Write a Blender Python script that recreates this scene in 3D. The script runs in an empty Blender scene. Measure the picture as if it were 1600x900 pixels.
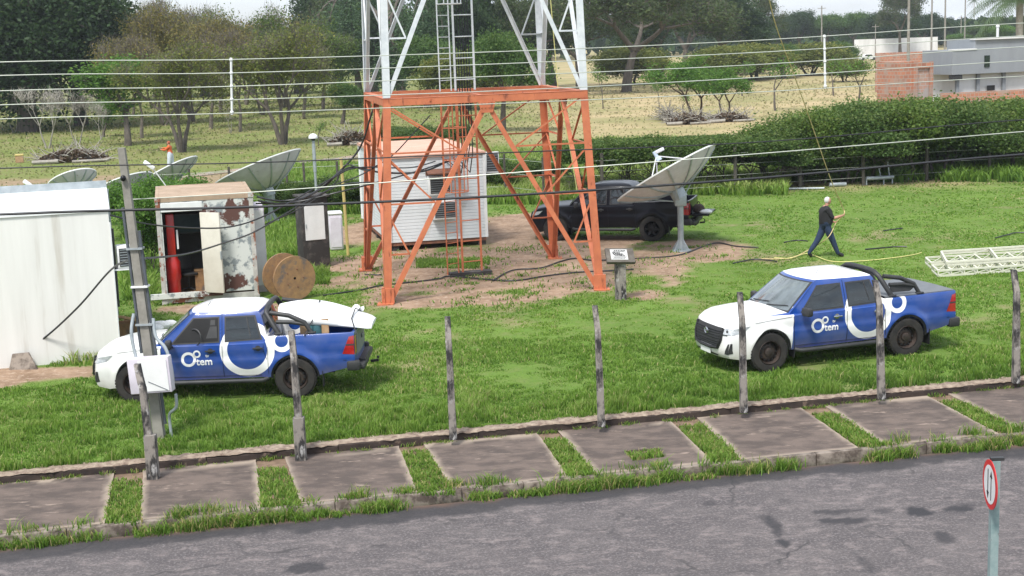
import bpy, bmesh, math, random
import numpy as np
from mathutils import Vector, Matrix, Euler
PI = math.pi
R = math.radians
random.seed(7)
rng = np.random.default_rng(7)
scene = bpy.context.scene
col = scene.collection

# ------------------------------------------------------------------ camera
CAM_H, F_PX = 6.7, 2250.0
P_, R_ = R(9.8), R(2.0)
camF = Vector((0, math.cos(P_), -math.sin(P_)))
_r0 = Vector((1, 0, 0)); _u0 = Vector((0, math.sin(P_), math.cos(P_)))
camR = _r0*math.cos(R_) - _u0*math.sin(R_)
camU = _u0*math.cos(R_) + _r0*math.sin(R_)
cam_data = bpy.data.cameras.new('camera')
cam = bpy.data.objects.new('camera', cam_data); col.objects.link(cam)
M3 = Matrix((camR, camU, -camF)).transposed()
cam.matrix_world = Matrix.Translation((0, 0, CAM_H)) @ M3.to_4x4()
cam_data.sensor_width = 36; cam_data.lens = F_PX/1600*36
cam_data.clip_start = 0.2; cam_data.clip_end = 6000
scene.camera = cam

# ------------------------------------------------------------------ sky, sun, exposure
SUN_EL, SUN_AZ = 58, 205        # the sun stands high, behind and left of the camera, behind thin cloud
w = bpy.data.worlds.new('World'); scene.world = w; w.use_nodes = True
nt = w.node_tree; N = nt.nodes; L = nt.links; N.clear()
sky = N.new('ShaderNodeTexSky'); sky.sky_type = 'NISHITA'; sky.sun_disc = False
sky.sun_elevation = R(SUN_EL); sky.sun_rotation = R(SUN_AZ); sky.air_density = 1.0; sky.dust_density = 1.5
tc = N.new('ShaderNodeTexCoord'); mp = N.new('ShaderNodeMapping'); mp.inputs['Scale'].default_value = (3, 3, 11)
no = N.new('ShaderNodeTexNoise'); no.inputs['Scale'].default_value = 1.6; no.inputs['Detail'].default_value = 7
cr = N.new('ShaderNodeValToRGB'); cr.color_ramp.elements[0].position = .30; cr.color_ramp.elements[1].position = .62
cr.color_ramp.elements[0].color = (.42, .42, .42, 1); cr.color_ramp.elements[1].color = (1, 1, 1, 1)
cl = N.new('ShaderNodeMix'); cl.data_type = 'RGBA'
cl.inputs[7].default_value = (5.8, 6.2, 6.9, 1)
L.new(tc.outputs['Generated'], mp.inputs[0]); L.new(mp.outputs[0], no.inputs[0]); L.new(no.outputs[0], cr.inputs[0])
L.new(cr.outputs[0], cl.inputs[0]); L.new(sky.outputs[0], cl.inputs[6])
bg = N.new('ShaderNodeBackground'); bg.inputs[1].default_value = 0.12
wo = N.new('ShaderNodeOutputWorld'); L.new(cl.outputs[2], bg.inputs[0]); L.new(bg.outputs[0], wo.inputs[0])
sd = bpy.data.lights.new('sun', 'SUN'); sd.energy = 3.0; sd.angle = R(12); sd.color = (1, .965, .91)
so = bpy.data.objects.new('sun', sd); col.objects.link(so)
_az = R(SUN_AZ); _sv = Vector((math.sin(_az)*math.cos(R(SUN_EL)), math.cos(_az)*math.cos(R(SUN_EL)), math.sin(R(SUN_EL))))
so.rotation_euler = _sv.to_track_quat('Z', 'Y').to_euler()
vs = scene.view_settings
vs.view_transform = 'Standard'; vs.look = 'None'; vs.gamma = 1; vs.use_curve_mapping = False
vs.exposure = 0.68

# ------------------------------------------------------------------ pixel of the photograph -> point in the place
def ray(x, y): return camF + camR*((x-800)/F_PX) - camU*((y-450)/F_PX)
def g(x, y, z=0.0):
    d = ray(x, y); t = (z-CAM_H)/d.z
    return Vector((0, 0, CAM_H)) + d*t
def at(x, y, Y):
    d = ray(x, y); return Vector((0, 0, CAM_H)) + d*(Y/d.y)
def mpp(P):                                   # metres per photo pixel at a point
    return (P-Vector((0, 0, CAM_H))).dot(camF)/F_PX

# ------------------------------------------------------------------ numpy value noise
def _h(ix, iy, s):
    n = (ix*374761393 + iy*668265263 + s*982451653) & 0x7fffffff
    n = ((n ^ (n >> 13))*1274126177) & 0x7fffffff
    return ((n ^ (n >> 16)) & 0xffff)/65535.0
def vnoise(x, y, s=0):
    ix = np.floor(x).astype(np.int64); iy = np.floor(y).astype(np.int64)
    fx = x-ix; fy = y-iy; fx = fx*fx*(3-2*fx); fy = fy*fy*(3-2*fy)
    a = _h(ix, iy, s); b = _h(ix+1, iy, s); c = _h(ix, iy+1, s); d = _h(ix+1, iy+1, s)
    return (a*(1-fx)+b*fx)*(1-fy) + (c*(1-fx)+d*fx)*fy
def fbm(x, y, s=0, o=4):
    v = 0; a = .5; t = 0
    for k in range(o):
        v = v+a*vnoise(x*2**k, y*2**k, s+k); t += a; a *= .5
    return v/t
def sstep(a, b, x):
    t = np.clip((x-a)/(b-a), 0, 1); return t*t*(3-2*t)

# ------------------------------------------------------------------ materials
def new_mat(name):
    m = bpy.data.materials.new(name); m.use_nodes = True
    return m, m.node_tree.nodes, m.node_tree.links, m.node_tree.nodes['Principled BSDF']
def mat(name, c1, c2=None, scale=6, rough=.7, metal=0, bump=0, detail=5, stretch=(1, 1, 1), lo=.35, hi=.65,
        c3=None, s3=2, lo3=.55, hi3=.62, spec=.5, st3=(1, 1, 1), coat=0, attr=None, bscale=None, trans=0):
    m, N, L, b = new_mat(name)
    b.inputs['Roughness'].default_value = rough; b.inputs['Metallic'].default_value = metal
    b.inputs['Specular IOR Level'].default_value = spec; b.inputs['Coat Weight'].default_value = coat
    b.inputs['Coat Roughness'].default_value = .06
    tc = N.new('ShaderNodeTexCoord')
    def noise(sc, st, det=detail):
        mp = N.new('ShaderNodeMapping'); mp.inputs['Scale'].default_value = st
        n = N.new('ShaderNodeTexNoise'); n.inputs['Scale'].default_value = sc; n.inputs['Detail'].default_value = det
        n.inputs['Roughness'].default_value = .62
        L.new(tc.outputs['Object'], mp.inputs[0]); L.new(mp.outputs[0], n.inputs[0]); return n
    def ramp(src, a, z):
        r = N.new('ShaderNodeMapRange'); r.inputs[1].default_value = a; r.inputs[2].default_value = z
        L.new(src, r.inputs[0]); return r.outputs[0]
    def mix(f, a, c):
        x = N.new('ShaderNodeMix'); x.data_type = 'RGBA'; L.new(f, x.inputs[0])
        if isinstance(a, tuple): x.inputs[6].default_value = (*a, 1)
        else: L.new(a, x.inputs[6])
        x.inputs[7].default_value = (*c, 1); return x.outputs[2]
    out = c1
    if c2 is None and bump == 0 and c3 is None:
        c2 = tuple(min(1, v*.82) for v in c1)
    if c2:
        n = noise(scale, stretch)
        f = ramp(n.outputs[0], lo, hi)
        if attr:
            a = N.new('ShaderNodeAttribute'); a.attribute_name = attr
            mm = N.new('ShaderNodeMath'); mm.operation = 'MULTIPLY_ADD'; mm.inputs[1].default_value = .45; 
            L.new(f, mm.inputs[0]); 
            m2 = N.new('ShaderNodeMath'); m2.operation = 'MULTIPLY'; m2.inputs[1].default_value = .6
            L.new(a.outputs['Fac'], m2.inputs[0]); L.new(m2.outputs[0], mm.inputs[2]); f = mm.outputs[0]
        out = mix(f, c1, c2)
    if c3:
        n3 = noise(s3, st3); out = mix(ramp(n3.outputs[0], lo3, hi3), out, c3)
    if isinstance(out, tuple): b.inputs['Base Color'].default_value = (*out, 1)
    else: L.new(out, b.inputs['Base Color'])
    if bump:
        nb = noise(bscale or scale*3, stretch); bp = N.new('ShaderNodeBump')
        bp.inputs['Strength'].default_value = bump; bp.inputs['Distance'].default_value = .02
        L.new(nb.outputs[0], bp.inputs['Height']); L.new(bp.outputs[0], b.inputs['Normal'])
    if trans:                                  # thin leaves let some light through
        t = N.new('ShaderNodeBsdfTranslucent'); ms = N.new('ShaderNodeMixShader'); ms.inputs[0].default_value = trans
        if isinstance(out, tuple): t.inputs[0].default_value = (*out, 1)
        else: L.new(out, t.inputs[0])
        o = N['Material Output']; L.new(b.outputs[0], ms.inputs[1]); L.new(t.outputs[0], ms.inputs[2]); L.new(ms.outputs[0], o.inputs[0])
    return m

# ------------------------------------------------------------------ mesh builder
class MB:
    def __init__(s): s.v = []; s.f = []; s.m = []
    def add(s, vs, fs, mi=0):
        o = len(s.v); s.v += [tuple(p) for p in vs]; s.f += [tuple(i+o for i in f) for f in fs]; s.m += [mi]*len(fs)
    def box(s, c, d, rot=None, mi=0, bev=0.0):
        x, y, z = d[0]/2, d[1]/2, d[2]/2
        c = Vector(c)
        Mx = rot if rot is not None else Matrix.Identity(3)
        if bev > 0:
            bm = bmesh.new(); bmesh.ops.create_cube(bm, size=1)
            for q in bm.verts: q.co = Vector((q.co.x*d[0], q.co.y*d[1], q.co.z*d[2]))
            bmesh.ops.bevel(bm, geom=bm.edges[:], offset=bev, segments=2, affect='EDGES', profile=.5)
            bm.verts.index_update()
            s.add([c+Mx@q.co for q in bm.verts], [[q.index for q in f.verts] for f in bm.faces], mi); bm.free(); return
        P = [Vector((a*x, b*y, e*z)) for a in (-1, 1) for b in (-1, 1) for e in (-1, 1)]
        s.add([c+Mx@p for p in P], [(0, 1, 3, 2), (4, 6, 7, 5), (0, 4, 5, 1), (2, 3, 7, 6), (0, 2, 6, 4), (1, 5, 7, 3)], mi)
    def frame(s, p0, p1, up=(0, 0, 1)):
        d = (Vector(p1)-Vector(p0)).normalized(); u = Vector(up)
        if abs(d.dot(u)) > .98: u = Vector((0, 1, 0))
        a = d.cross(u).normalized(); b = a.cross(d).normalized(); return d, a, b
    def prism(s, p0, p1, prof, up=(0, 0, 1), mi=0):
        p0 = Vector(p0); p1 = Vector(p1); d, a, b = s.frame(p0, p1, up); n = len(prof)
        vs = [p0+a*q[0]+b*q[1] for q in prof]+[p1+a*q[0]+b*q[1] for q in prof]
        s.add(vs, [(i, (i+1) % n, n+(i+1) % n, n+i) for i in range(n)]+[tuple(range(n-1, -1, -1)), tuple(range(n, 2*n))], mi)
    def beam(s, p0, p1, w, h=None, up=(0, 0, 1), mi=0):
        h = h or w; s.prism(p0, p1, [(-w/2, -h/2), (w/2, -h/2), (w/2, h/2), (-w/2, h/2)], up, mi)
    def angle(s, p0, p1, w, t=.012, up=(0, 0, 1), mi=0, sx=1, sy=1):
        pr = [(0, 0), (w*sx, 0), (w*sx, t*sy), (t*sx, t*sy), (t*sx, w*sy), (0, w*sy)]
        if sx*sy < 0: pr = pr[::-1]
        s.prism(p0, p1, pr, up, mi)
    def tube(s, pts, r, n=6, mi=0, cap=True):
        pts = [Vector(p) for p in pts]; k = len(pts)
        rr = r if hasattr(r, '__len__') else [r]*k
        d0 = (pts[1]-pts[0]).normalized(); u = Vector((0, 0, 1)) if abs(d0.z) < .9 else Vector((1, 0, 0))
        a = d0.cross(u).normalized(); vs = []
        for i in range(k):
            d = (pts[min(i+1, k-1)]-pts[max(i-1, 0)]).normalized()
            a = (a-d*a.dot(d)).normalized(); b = d.cross(a)
            for j in range(n):
                t = 2*PI*j/n; vs.append(pts[i]+(a*math.cos(t)+b*math.sin(t))*rr[i])
        fs = [(i*n+j, i*n+(j+1) % n, (i+1)*n+(j+1) % n, (i+1)*n+j) for i in range(k-1) for j in range(n)]
        if cap: fs += [tuple(range(n-1, -1, -1)), tuple((k-1)*n+j for j in range(n))]
        s.add(vs, fs, mi)
    def lathe(s, prof, c=(0, 0, 0), axis=(0, 0, 1), n=24, mi=0, a0=0, a1=2*PI):
        ax = Vector(axis).normalized(); u = Vector((1, 0, 0)) if abs(ax.x) < .9 else Vector((0, 1, 0))
        a = ax.cross(u).normalized(); b = ax.cross(a); c = Vector(c); k = len(prof); vs = []
        full = abs(a1-a0-2*PI) < 1e-6; m = n if full else n+1
        for r, h in prof:
            for j in range(m):
                t = a0+(a1-a0)*j/n; vs.append(c+ax*h+(a*math.cos(t)+b*math.sin(t))*r)
        fs = [(i*m+j, i*m+(j+1) % m, (i+1)*m+(j+1) % m, (i+1)*m+j) for i in range(k-1) for j in range(m if full else n)]
        s.add(vs, fs, mi)
    def sphere(s, c, r, n=12, mi=0, sc=(1, 1, 1)):
        pr = []; c = Vector(c)
        vs = []; 
        for i in range(n//2+1):
            ph = PI*i/(n//2)
            for j in range(n):
                t = 2*PI*j/n; vs.append(c+Vector((math.sin(ph)*math.cos(t)*r*sc[0], math.sin(ph)*math.sin(t)*r*sc[1], math.cos(ph)*r*sc[2])))
        s.add(vs, [(i*n+j, (i+1)*n+j, (i+1)*n+(j+1) % n, i*n+(j+1) % n) for i in range(n//2) for j in range(n)], mi)
    def grid(s, P, mi=0):                       # P[i][j] points
        a = len(P); b = len(P[0])
        s.add([p for r_ in P for p in r_], [(i*b+j, i*b+j+1, (i+1)*b+j+1, (i+1)*b+j) for i in range(a-1) for j in range(b-1)], mi)
    def build(s, name, mats, parent=None, smooth=None, merge=False):
        me = bpy.data.meshes.new(name); me.from_pydata(s.v, [], s.f); 
        if not isinstance(mats, (list, tuple)): mats = [mats]
        for m in mats: me.materials.append(m)
        me.polygons.foreach_set('material_index', s.m)
        bm = bmesh.new(); bm.from_mesh(me)
        if merge: bmesh.ops.remove_doubles(bm, verts=bm.verts, dist=.0008)
        bmesh.ops.recalc_face_normals(bm, faces=bm.faces)
        bm.to_mesh(me); bm.free()
        if smooth is not None:
            me.polygons.foreach_set('use_smooth', [True]*len(me.polygons)); me.set_sharp_from_angle(angle=R(smooth))
        me.update()
        o = bpy.data.objects.new(name, me); col.objects.link(o)
        if parent is not None: o.parent = parent
        return o

def tag(o, label=None, cat=None, group=None, kind=None):
    if label: o['label'] = label
    if cat: o['category'] = cat
    if group: o['group'] = group
    if kind: o['kind'] = kind
    return o
def empty(name, loc=(0, 0, 0), rz=0, label=None, cat=None, group=None):
    o = bpy.data.objects.new(name, None); col.objects.link(o); o.location = loc; o.rotation_euler = (0, 0, rz)
    o.empty_display_size = .3
    return tag(o, label, cat, group)
def copy_tree(o, parent=None):
    c = o.copy(); col.objects.link(c)
    if parent is not None: c.parent = parent
    for ch in list(o.children): copy_tree(ch, c)
    return c
def fast_mesh(name, V, F, m, attr=None, fa=None):   # numpy arrays: V (n,3), F (k,3|4)
    me = bpy.data.meshes.new(name); n = len(V); k = len(F); q = F.shape[1]
    me.vertices.add(n); me.vertices.foreach_set('co', V.astype(np.float32).ravel())
    me.loops.add(k*q); me.loops.foreach_set('vertex_index', F.astype(np.int32).ravel())
    me.polygons.add(k); me.polygons.foreach_set('loop_start', np.arange(0, k*q, q, dtype=np.int32))
    me.polygons.foreach_set('loop_total', np.full(k, q, dtype=np.int32))
    me.update(calc_edges=True)
    for a, vals in (attr or {}).items():
        at_ = me.attributes.new(a, 'FLOAT', 'POINT'); at_.data.foreach_set('value', vals.astype(np.float32).ravel())
    me.materials.append(m); me.validate()
    return me
# ------------------------------------------------------------------ palette
M = {}
M['orange'] = mat('orange paint', (.55, .168, .075), (.44, .125, .058), 3, .55, c3=(.22, .060, .03), s3=7, lo3=.60, hi3=.68, st3=(1, 1, .25))
M['wsteel'] = mat('white painted steel', (.66, .68, .70), (.52, .55, .58), 4, .5)
M['galv'] = mat('galvanised steel', (.42, .46, .48), (.30, .34, .36), 5, .45, .35)
M['black'] = mat('black rubber', (.012, .012, .014), None, rough=.6)
M['cable'] = mat('black cable', (.02, .022, .025), None, rough=.5)
M['wire'] = mat('aluminium wire', (.50, .53, .46), (.40, .43, .37), 3, .5, .2)
M['conc'] = mat('weathered concrete', (.24, .215, .19), (.028, .026, .026), 6, .9, bump=.5, lo=.44, hi=.56, stretch=(1, 1, .4), c3=(.40, .39, .38), s3=7, lo3=.56, hi3=.66, st3=(1, 1, .5))
M['polec'] = mat('pole concrete', (.27, .255, .225), (.20, .19, .165), 5, .9, bump=.3)
M['darkc'] = mat('mouldy concrete', (.035, .032, .03), (.12, .105, .095), 3, .9, bump=.4, lo=.5, hi=.7)
M['wood'] = mat('weathered plywood', (.34, .20, .09), (.22, .13, .07), 7, .8, c3=(.13, .11, .10), s3=2.2, lo3=.54, hi3=.62)
M['woodp'] = mat('pale board', (.45, .30, .17), (.33, .2, .1), 7, .8)
M['dish'] = mat('dish panel', (.64, .60, .67), (.54, .50, .56), 4, .55, c3=(.22, .17, .12), s3=6, lo3=.66, hi3=.74)
M['wpaint'] = mat('white paint', (.74, .75, .74), (.66, .67, .66), 3, .5)
M['grass_ground'] = None

def node_ground():
    m, N, L, b = new_mat('ground surface'); b.inputs['Roughness'].default_value = .95; b.inputs['Specular IOR Level'].default_value = .1
    tc = N.new('ShaderNodeTexCoord')
    def noise(sc, det=6):
        n = N.new('ShaderNodeTexNoise'); n.inputs['Scale'].default_value = sc; n.inputs['Detail'].default_value = det; n.inputs['Roughness'].default_value = .65
        L.new(tc.outputs['Object'], n.inputs[0]); return n.outputs[0]
    def rng_(src, a, z):
        r = N.new('ShaderNodeMapRange'); r.inputs[1].default_value = a; r.inputs[2].default_value = z; L.new(src, r.inputs[0]); return r.outputs[0]
    def mix(f, a, c):
        x = N.new('ShaderNodeMix'); x.data_type = 'RGBA'; L.new(f, x.inputs[0])
        for i, v in ((6, a), (7, c)):
            if isinstance(v, tuple): x.inputs[i].default_value = (*v, 1)
            else: L.new(v, x.inputs[i])
        return x.outputs[2]
    def attr(n):
        a = N.new('ShaderNodeAttribute'); a.attribute_name = n; return a.outputs['Fac']
    green = mix(rng_(noise(.35), .38, .62), (.130, .215, .040), (.095, .165, .030))
    green = mix(rng_(noise(2.2), .45, .68), green, (.145, .19, .055))
    green = mix(rng_(noise(14), .50, .75), green, (.07, .12, .025))
    dry = mix(rng_(noise(.10), .36, .60), (.42, .33, .19), (.24, .23, .10))
    dry = mix(rng_(noise(1.1), .50, .70), dry, (.30, .24, .14))
    olive = mix(rng_(noise(.16), .38, .62), (.145, .185, .05), (.21, .20, .085))
    olive = mix(rng_(noise(1.4), .52, .7), olive, (.12, .15, .04))
    dirt = mix(rng_(noise(1.3), .38, .62), (.33, .23, .16), (.20, .135, .09))
    dirt = mix(rng_(noise(7), .52, .72), dirt, (.44, .345, .27))
    c = mix(attr('olive'), green, olive); c = mix(attr('dry'), c, dry); c = mix(attr('dirt'), c, dirt)
    L.new(c, b.inputs['Base Color'])
    bp = N.new('ShaderNodeBump'); bp.inputs['Strength'].default_value = .5; bp.inputs['Distance'].default_value = .04
    L.new(noise(9), bp.inputs['Height']); L.new(bp.outputs[0], b.inputs['Normal'])
    return m

# ------------------------------------------------------------------ the ground and its cover
FA, FB = g(0, 742), g(1600, 592)                      # line of the fence footing
fdir = (FB-FA).normalized(); fnor = Vector((-fdir.y, fdir.x, 0))
def fence_d(x, y):                                    # metres behind the fence line
    return (x-FA.x)*fnor.x + (y-FA.y)*fnor.y
def ell(x, y, c, a, b, th=0.0):
    dx = x-c[0]; dy = y-c[1]; ct, st = math.cos(th), math.sin(th)
    u = (dx*ct+dy*st)/a; v = (-dx*st+dy*ct)/b
    return np.sqrt(u*u+v*v)
def pxe(px, py, wpx, dpx):                            # ellipse on the ground under a pixel box
    c = g(px, py); a = abs(g(px+wpx, py).x-c.x); f = g(px, py-dpx).y; n = g(px, py+dpx).y
    return ((c.x, (f+n)/2), a, (f-n)/2)
DIRT = [pxe(800, 425, 330, 46), pxe(760, 432, 260, 42), pxe(560, 425, 150, 34), pxe(1010, 462, 45, 12), pxe(700, 470, 190, 16), pxe(1090, 395, 110, 20), pxe(880, 430, 150, 38),
        pxe(800, 365, 80, 34), pxe(640, 395, 60, 22), pxe(560, 365, 45, 24), pxe(650, 350, 110, 18), pxe(880, 388, 130, 16), pxe(350, 482, 120, 9), pxe(960, 375, 60, 8)]
DIRT2 = [pxe(60, 585, 150, 13), pxe(-10, 600, 60, 10)]
GREENS = [pxe(700, 412, 60, 6), pxe(500, 433, 26, 8), pxe(520, 428, 35, 5), pxe(980, 400, 15, 5), pxe(450, 395, 20, 10), pxe(455, 370, 30, 10)]
def masks(x, y):
    nz = fbm(x*.9, y*.6, 3); n2 = fbm(x*3.1, y*2.4, 9)
    d = np.zeros_like(x)
    for c, a, b in DIRT+DIRT2:
        e = ell(x, y, c, a, b) + (nz-.5)*.9 + (n2-.5)*.5
        d = np.maximum(d, 1-sstep(.72, 1.0, e))
    for c, a, b in GREENS:
        e = ell(x, y, c, a, b)+(n2-.5)*1.2; d = d*sstep(.5, 1.0, e)
    fd = fence_d(x, y)
    d = np.maximum(d, .8*(1-sstep(.0, .06, np.abs(fd)-.03*nz)))
    # the dirt track far behind on the left
    ty = 73+(x+20)*-.02
    tr = (1-sstep(3.0, 5.5, np.abs(y-ty-2)+(nz-.5)*5))*(1-sstep(-8, -3, x))
    d = np.maximum(d, .75*tr)
    dry = sstep(58, 64, y+(nz-.5)*5)*sstep(-6, 6, x-(y-60)*.02+(fbm(x*.08, y*.08, 21)-.5)*14)
    ol = sstep(60, 66, y+(nz-.5)*4)
    d = np.maximum(d, np.where(fd > .3, .50*sstep(.60, .72, .7*fbm(x*.5, y*.4, 31)+.3*n2)*(y < 58), 0))
    return d, dry, ol
def axis(vals): return np.concatenate(vals)
def ground_sheet():
    xs = axis([np.array([-3000, -1500, -700, -350, -180, -110, -70, -50, -38]), np.arange(-30, 36, .28), np.array([38, 44, 55, 75, 110, 180, 350, 700, 1500, 3000])])
    ys = axis([np.array([-300, -60, 0, 10, 16, 18]), np.arange(20, 62, .22), np.arange(62, 110, .8), np.arange(110, 300, 6), np.array([350, 500, 800, 1300, 2200, 4000])])
    X, Y = np.meshgrid(xs, ys); d, dry, ol = masks(X, Y)
    fd = fence_d(X, Y)
    near = np.clip(1-np.abs(Y-40)/30, 0, 1)
    Z = np.where(fd < .04, -.36, (fbm(X*.5, Y*.5, 5)-.5)*.06*np.clip(near*2, 0, 1))
    nx, ny = len(xs), len(ys)
    V = np.stack([X, Y, Z], -1).reshape(-1, 3)
    i = np.arange(ny-1)[:, None]*nx+np.arange(nx-1)[None, :]
    F = np.stack([i, i+1, i+1+nx, i+nx], -1).reshape(-1, 4)
    me = fast_mesh('ground', V, F, node_ground(), {'dirt': d, 'dry': dry, 'olive': ol})
    me.polygons.foreach_set('use_smooth', [True]*len(me.polygons))
    o = bpy.data.objects.new('ground', me); col.objects.link(o); tag(o, kind='structure')
ground_sheet()

# road -----------------------------------------------------------------------
ZP, ZR = -.13, -.29                                   # pavement top, road surface
KA, KB = g(0, 838, ZP), g(1600, 677, ZP); kdir = (KB-KA).normalized(); knor = Vector((-kdir.y, kdir.x, 0))
def road_mat():
    m, N, L, b = new_mat('asphalt'); b.inputs['Roughness'].default_value = .85
    tc = N.new('ShaderNodeTexCoord')
    def noise(sc, det=6, st=(1, 1, 1), dist=0):
        mp = N.new('ShaderNodeMapping'); mp.inputs['Scale'].default_value = st; mp.inputs['Rotation'].default_value = (0, 0, -math.atan2(kdir.y, kdir.x))
        n = N.new('ShaderNodeTexNoise'); n.inputs['Scale'].default_value = sc; n.inputs['Detail'].default_value = det; n.inputs['Roughness'].default_value = .7
        n.inputs['Distortion'].default_value = dist
        L.new(tc.outputs['Object'], mp.inputs[0]); L.new(mp.outputs[0], n.inputs[0]); return n.outputs[0]
    def rg(src, a, z, c=0, d=1):
        r = N.new('ShaderNodeMapRange'); r.inputs[1].default_value = a; r.inputs[2].default_value = z; r.inputs[3].default_value = c; r.inputs[4].default_value = d
        L.new(src, r.inputs[0]); return r.outputs[0]
    def mix(f, a, c):
        x = N.new('ShaderNodeMix'); x.data_type = 'RGBA'; L.new(f, x.inputs[0])
        for i, v in ((6, a), (7, c)):
            if isinstance(v, tuple): x.inputs[i].default_value = (*v, 1)
            else: L.new(v, x.inputs[i])
        return x.outputs[2]
    c = mix(rg(noise(.9, 7, (.7, 1.3, 1)), .38, .62), (.104, .090, .088), (.066, .057, .058))
    c = mix(rg(noise(4.5, 7, (.8, 1.25, 1)), .50, .68), c, (.185, .155, .148))
    c = mix(rg(noise(10, 6, (.8, 1.2, 1)), .54, .72), c, (.048, .042, .045))
    c = mix(rg(noise(24, 5), .50, .70), c, (.205, .185, .182))
    c = mix(rg(noise(33, 4), .54, .74), c, (.055, .050, .053))
    vo = N.new('ShaderNodeTexVoronoi'); vo.feature = 'DISTANCE_TO_EDGE'; vo.inputs['Scale'].default_value = .42
    mx = N.new('ShaderNodeMixRGB') if False else None
    ad = N.new('ShaderNodeVectorMath'); ad.operation = 'MULTIPLY_ADD'
    nn = N.new('ShaderNodeTexNoise'); nn.inputs['Scale'].default_value = 1.7; nn.inputs['Detail'].default_value = 6
    L.new(tc.outputs['Object'], nn.inputs[0]); L.new(nn.outputs['Color'], ad.inputs[0]); ad.inputs[1].default_value = (.9, .9, .9); L.new(tc.outputs['Object'], ad.inputs[2])
    L.new(ad.outputs[0], vo.inputs[0])
    crk = N.new('ShaderNodeMath'); crk.operation = 'MULTIPLY'; L.new(rg(vo.outputs[0], .004, .016, 1, 0), crk.inputs[0]); L.new(rg(noise(.35, 3), .50, .58), crk.inputs[1])
    c = mix(crk.outputs[0], c, (.05, .045, .045))
    at_ = N.new('ShaderNodeAttribute'); at_.attribute_name = 'stain'
    c = mix(at_.outputs['Fac'], c, (.022, .021, .024))
    at2 = N.new('ShaderNodeAttribute'); at2.attribute_name = 'soil'
    c = mix(at2.outputs['Fac'], c, (.12, .075, .055))
    L.new(c, b.inputs['Base Color'])
    bp = N.new('ShaderNodeBump'); bp.inputs['Strength'].default_value = .45; bp.inputs['Distance'].default_value = .01
    L.new(noise(50, 3), bp.inputs['Height']); L.new(bp.outputs[0], b.inputs['Normal'])
    return m
def road_sheet():
    us = axis([np.array([-300, -100, -40, -15, -6]), np.arange(-2, 22, .07), np.array([25, 40, 100, 300])])
    vsn = axis([np.array([-16, -14, -13]), np.arange(-12, -.12, .07), np.array([-.10])])
    U, V_ = np.meshgrid(us, vsn); X = KA.x+U*kdir.x+V_*knor.x; Y = KA.y+U*kdir.y+V_*knor.y
    n1 = fbm(X*2.3, Y*2.3, 40); n2 = fbm(X*7, Y*7, 44)
    st = .80*(1-sstep(.30, .46, -V_-.30+(fbm(X*1.1, Y*1.1, 60)-.5)*.55+(n2-.5)*.25))
    for (px, py, wx, wy, a) in [(487, 888, 52, 8, .8), (1305, 799, 42, 5, .75), (1328, 813, 44, 6, .85), (1390, 798, 25, 4, .5), (1437, 800, 30, 7, .95), (1492, 795, 32, 6, .9), (1508, 790, 15, 4, .6),
                             (1207, 818, 12, 14, .85), (1222, 848, 13, 12, .9), (1213, 832, 8, 20, .7), (1228, 866, 10, 5, .6), (1470, 840, 22, 12, .75), (1350, 880, 12, 14, .55), (1338, 868, 6, 8, .5),
                             (594, 853, 12, 3, .55), (1106, 787, 14, 4, .5), (1485, 778, 10, 3, .4), (1225, 783, 12, 4, .35), (1198, 810, 12, 6, .5), (1160, 700, 3, 3, .1)]:
        c = g(px, py, ZR); a_ = abs(g(px+wx, py, ZR).x-c.x); f = g(px, py-wy, ZR).y; n = g(px, py+wy, ZR).y
        e = ell(X, Y, (c.x, (f+n)/2), a_, (f-n)/2)+(n1-.5)*1.1+(n2-.5)*1.0
        st = np.maximum(st, a*(1-sstep(.74, .98, e)))
    soil = 1-sstep(.06, .30, -V_+(n1-.5)*.35)
    Z = np.full_like(X, ZR)+.0+ (fbm(X*.7, Y*.7, 50)-.5)*.02
    nx, ny = len(us), len(vsn); V = np.stack([X, Y, Z], -1).reshape(-1, 3)
    i = np.arange(ny-1)[:, None]*nx+np.arange(nx-1)[None, :]
    F = np.stack([i, i+1, i+1+nx, i+nx], -1).reshape(-1, 4)
    me = fast_mesh('road', V, F, road_mat(), {'stain': st, 'soil': soil}); me.polygons.foreach_set('use_smooth', [True]*len(me.polygons))
    o = bpy.data.objects.new('road', me); col.objects.link(o); tag(o, kind='structure')
road_sheet()

# pavement slabs, soil under the grass strips, kerb, fence footing -----------------------------
M['slab'] = mat('old pavement concrete', (.135, .102, .084), (.075, .057, .048), 2.6, .9, bump=.6, bscale=26, detail=9, stretch=(.8, 1.3, 1), lo=.40, hi=.60, c3=(.29, .225, .18), s3=4.2, lo3=.60, hi3=.72, st3=(.6, 1.5, 1))
M['kerbm'] = mat('kerb concrete', (.24, .20, .165), (.085, .065, .052), 5, .9, bump=.4, lo=.42, hi=.6)
M['soil'] = mat('red soil', (.24, .165, .11), (.13, .085, .055), 5, .95, bump=.5)
M['foot'] = mat('mouldy footing concrete', (.028, .020, .017), (.055, .038, .030), 4, .95, bump=.4, c3=(.17, .12, .09), s3=5, lo3=.60, hi3=.7)
M['foottop'] = mat('soil capped footing', (.16, .11, .085), (.36, .29, .22), 9, .95, bump=.5)
STRIPS = [((175, 222, 755), (163, 219, 818)), ((403, 450, 737), (408, 472, 792)), ((630, 672, 710), (654, 712, 772)), ((852, 888, 690), (886, 932, 742)),
          ((1062, 1110, 668), (1112, 1162, 720)), ((1274, 1318, 650), (1338, 1384, 697)), ((1474, 1514, 630), (1550, 1598, 672))]
def kproj(P): v = P-KA; return v.dot(kdir), v.dot(knor)
def kpt(u, v, z): return Vector((KA.x+u*kdir.x+v*knor.x, KA.y+u*kdir.y+v*knor.y, z))
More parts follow.
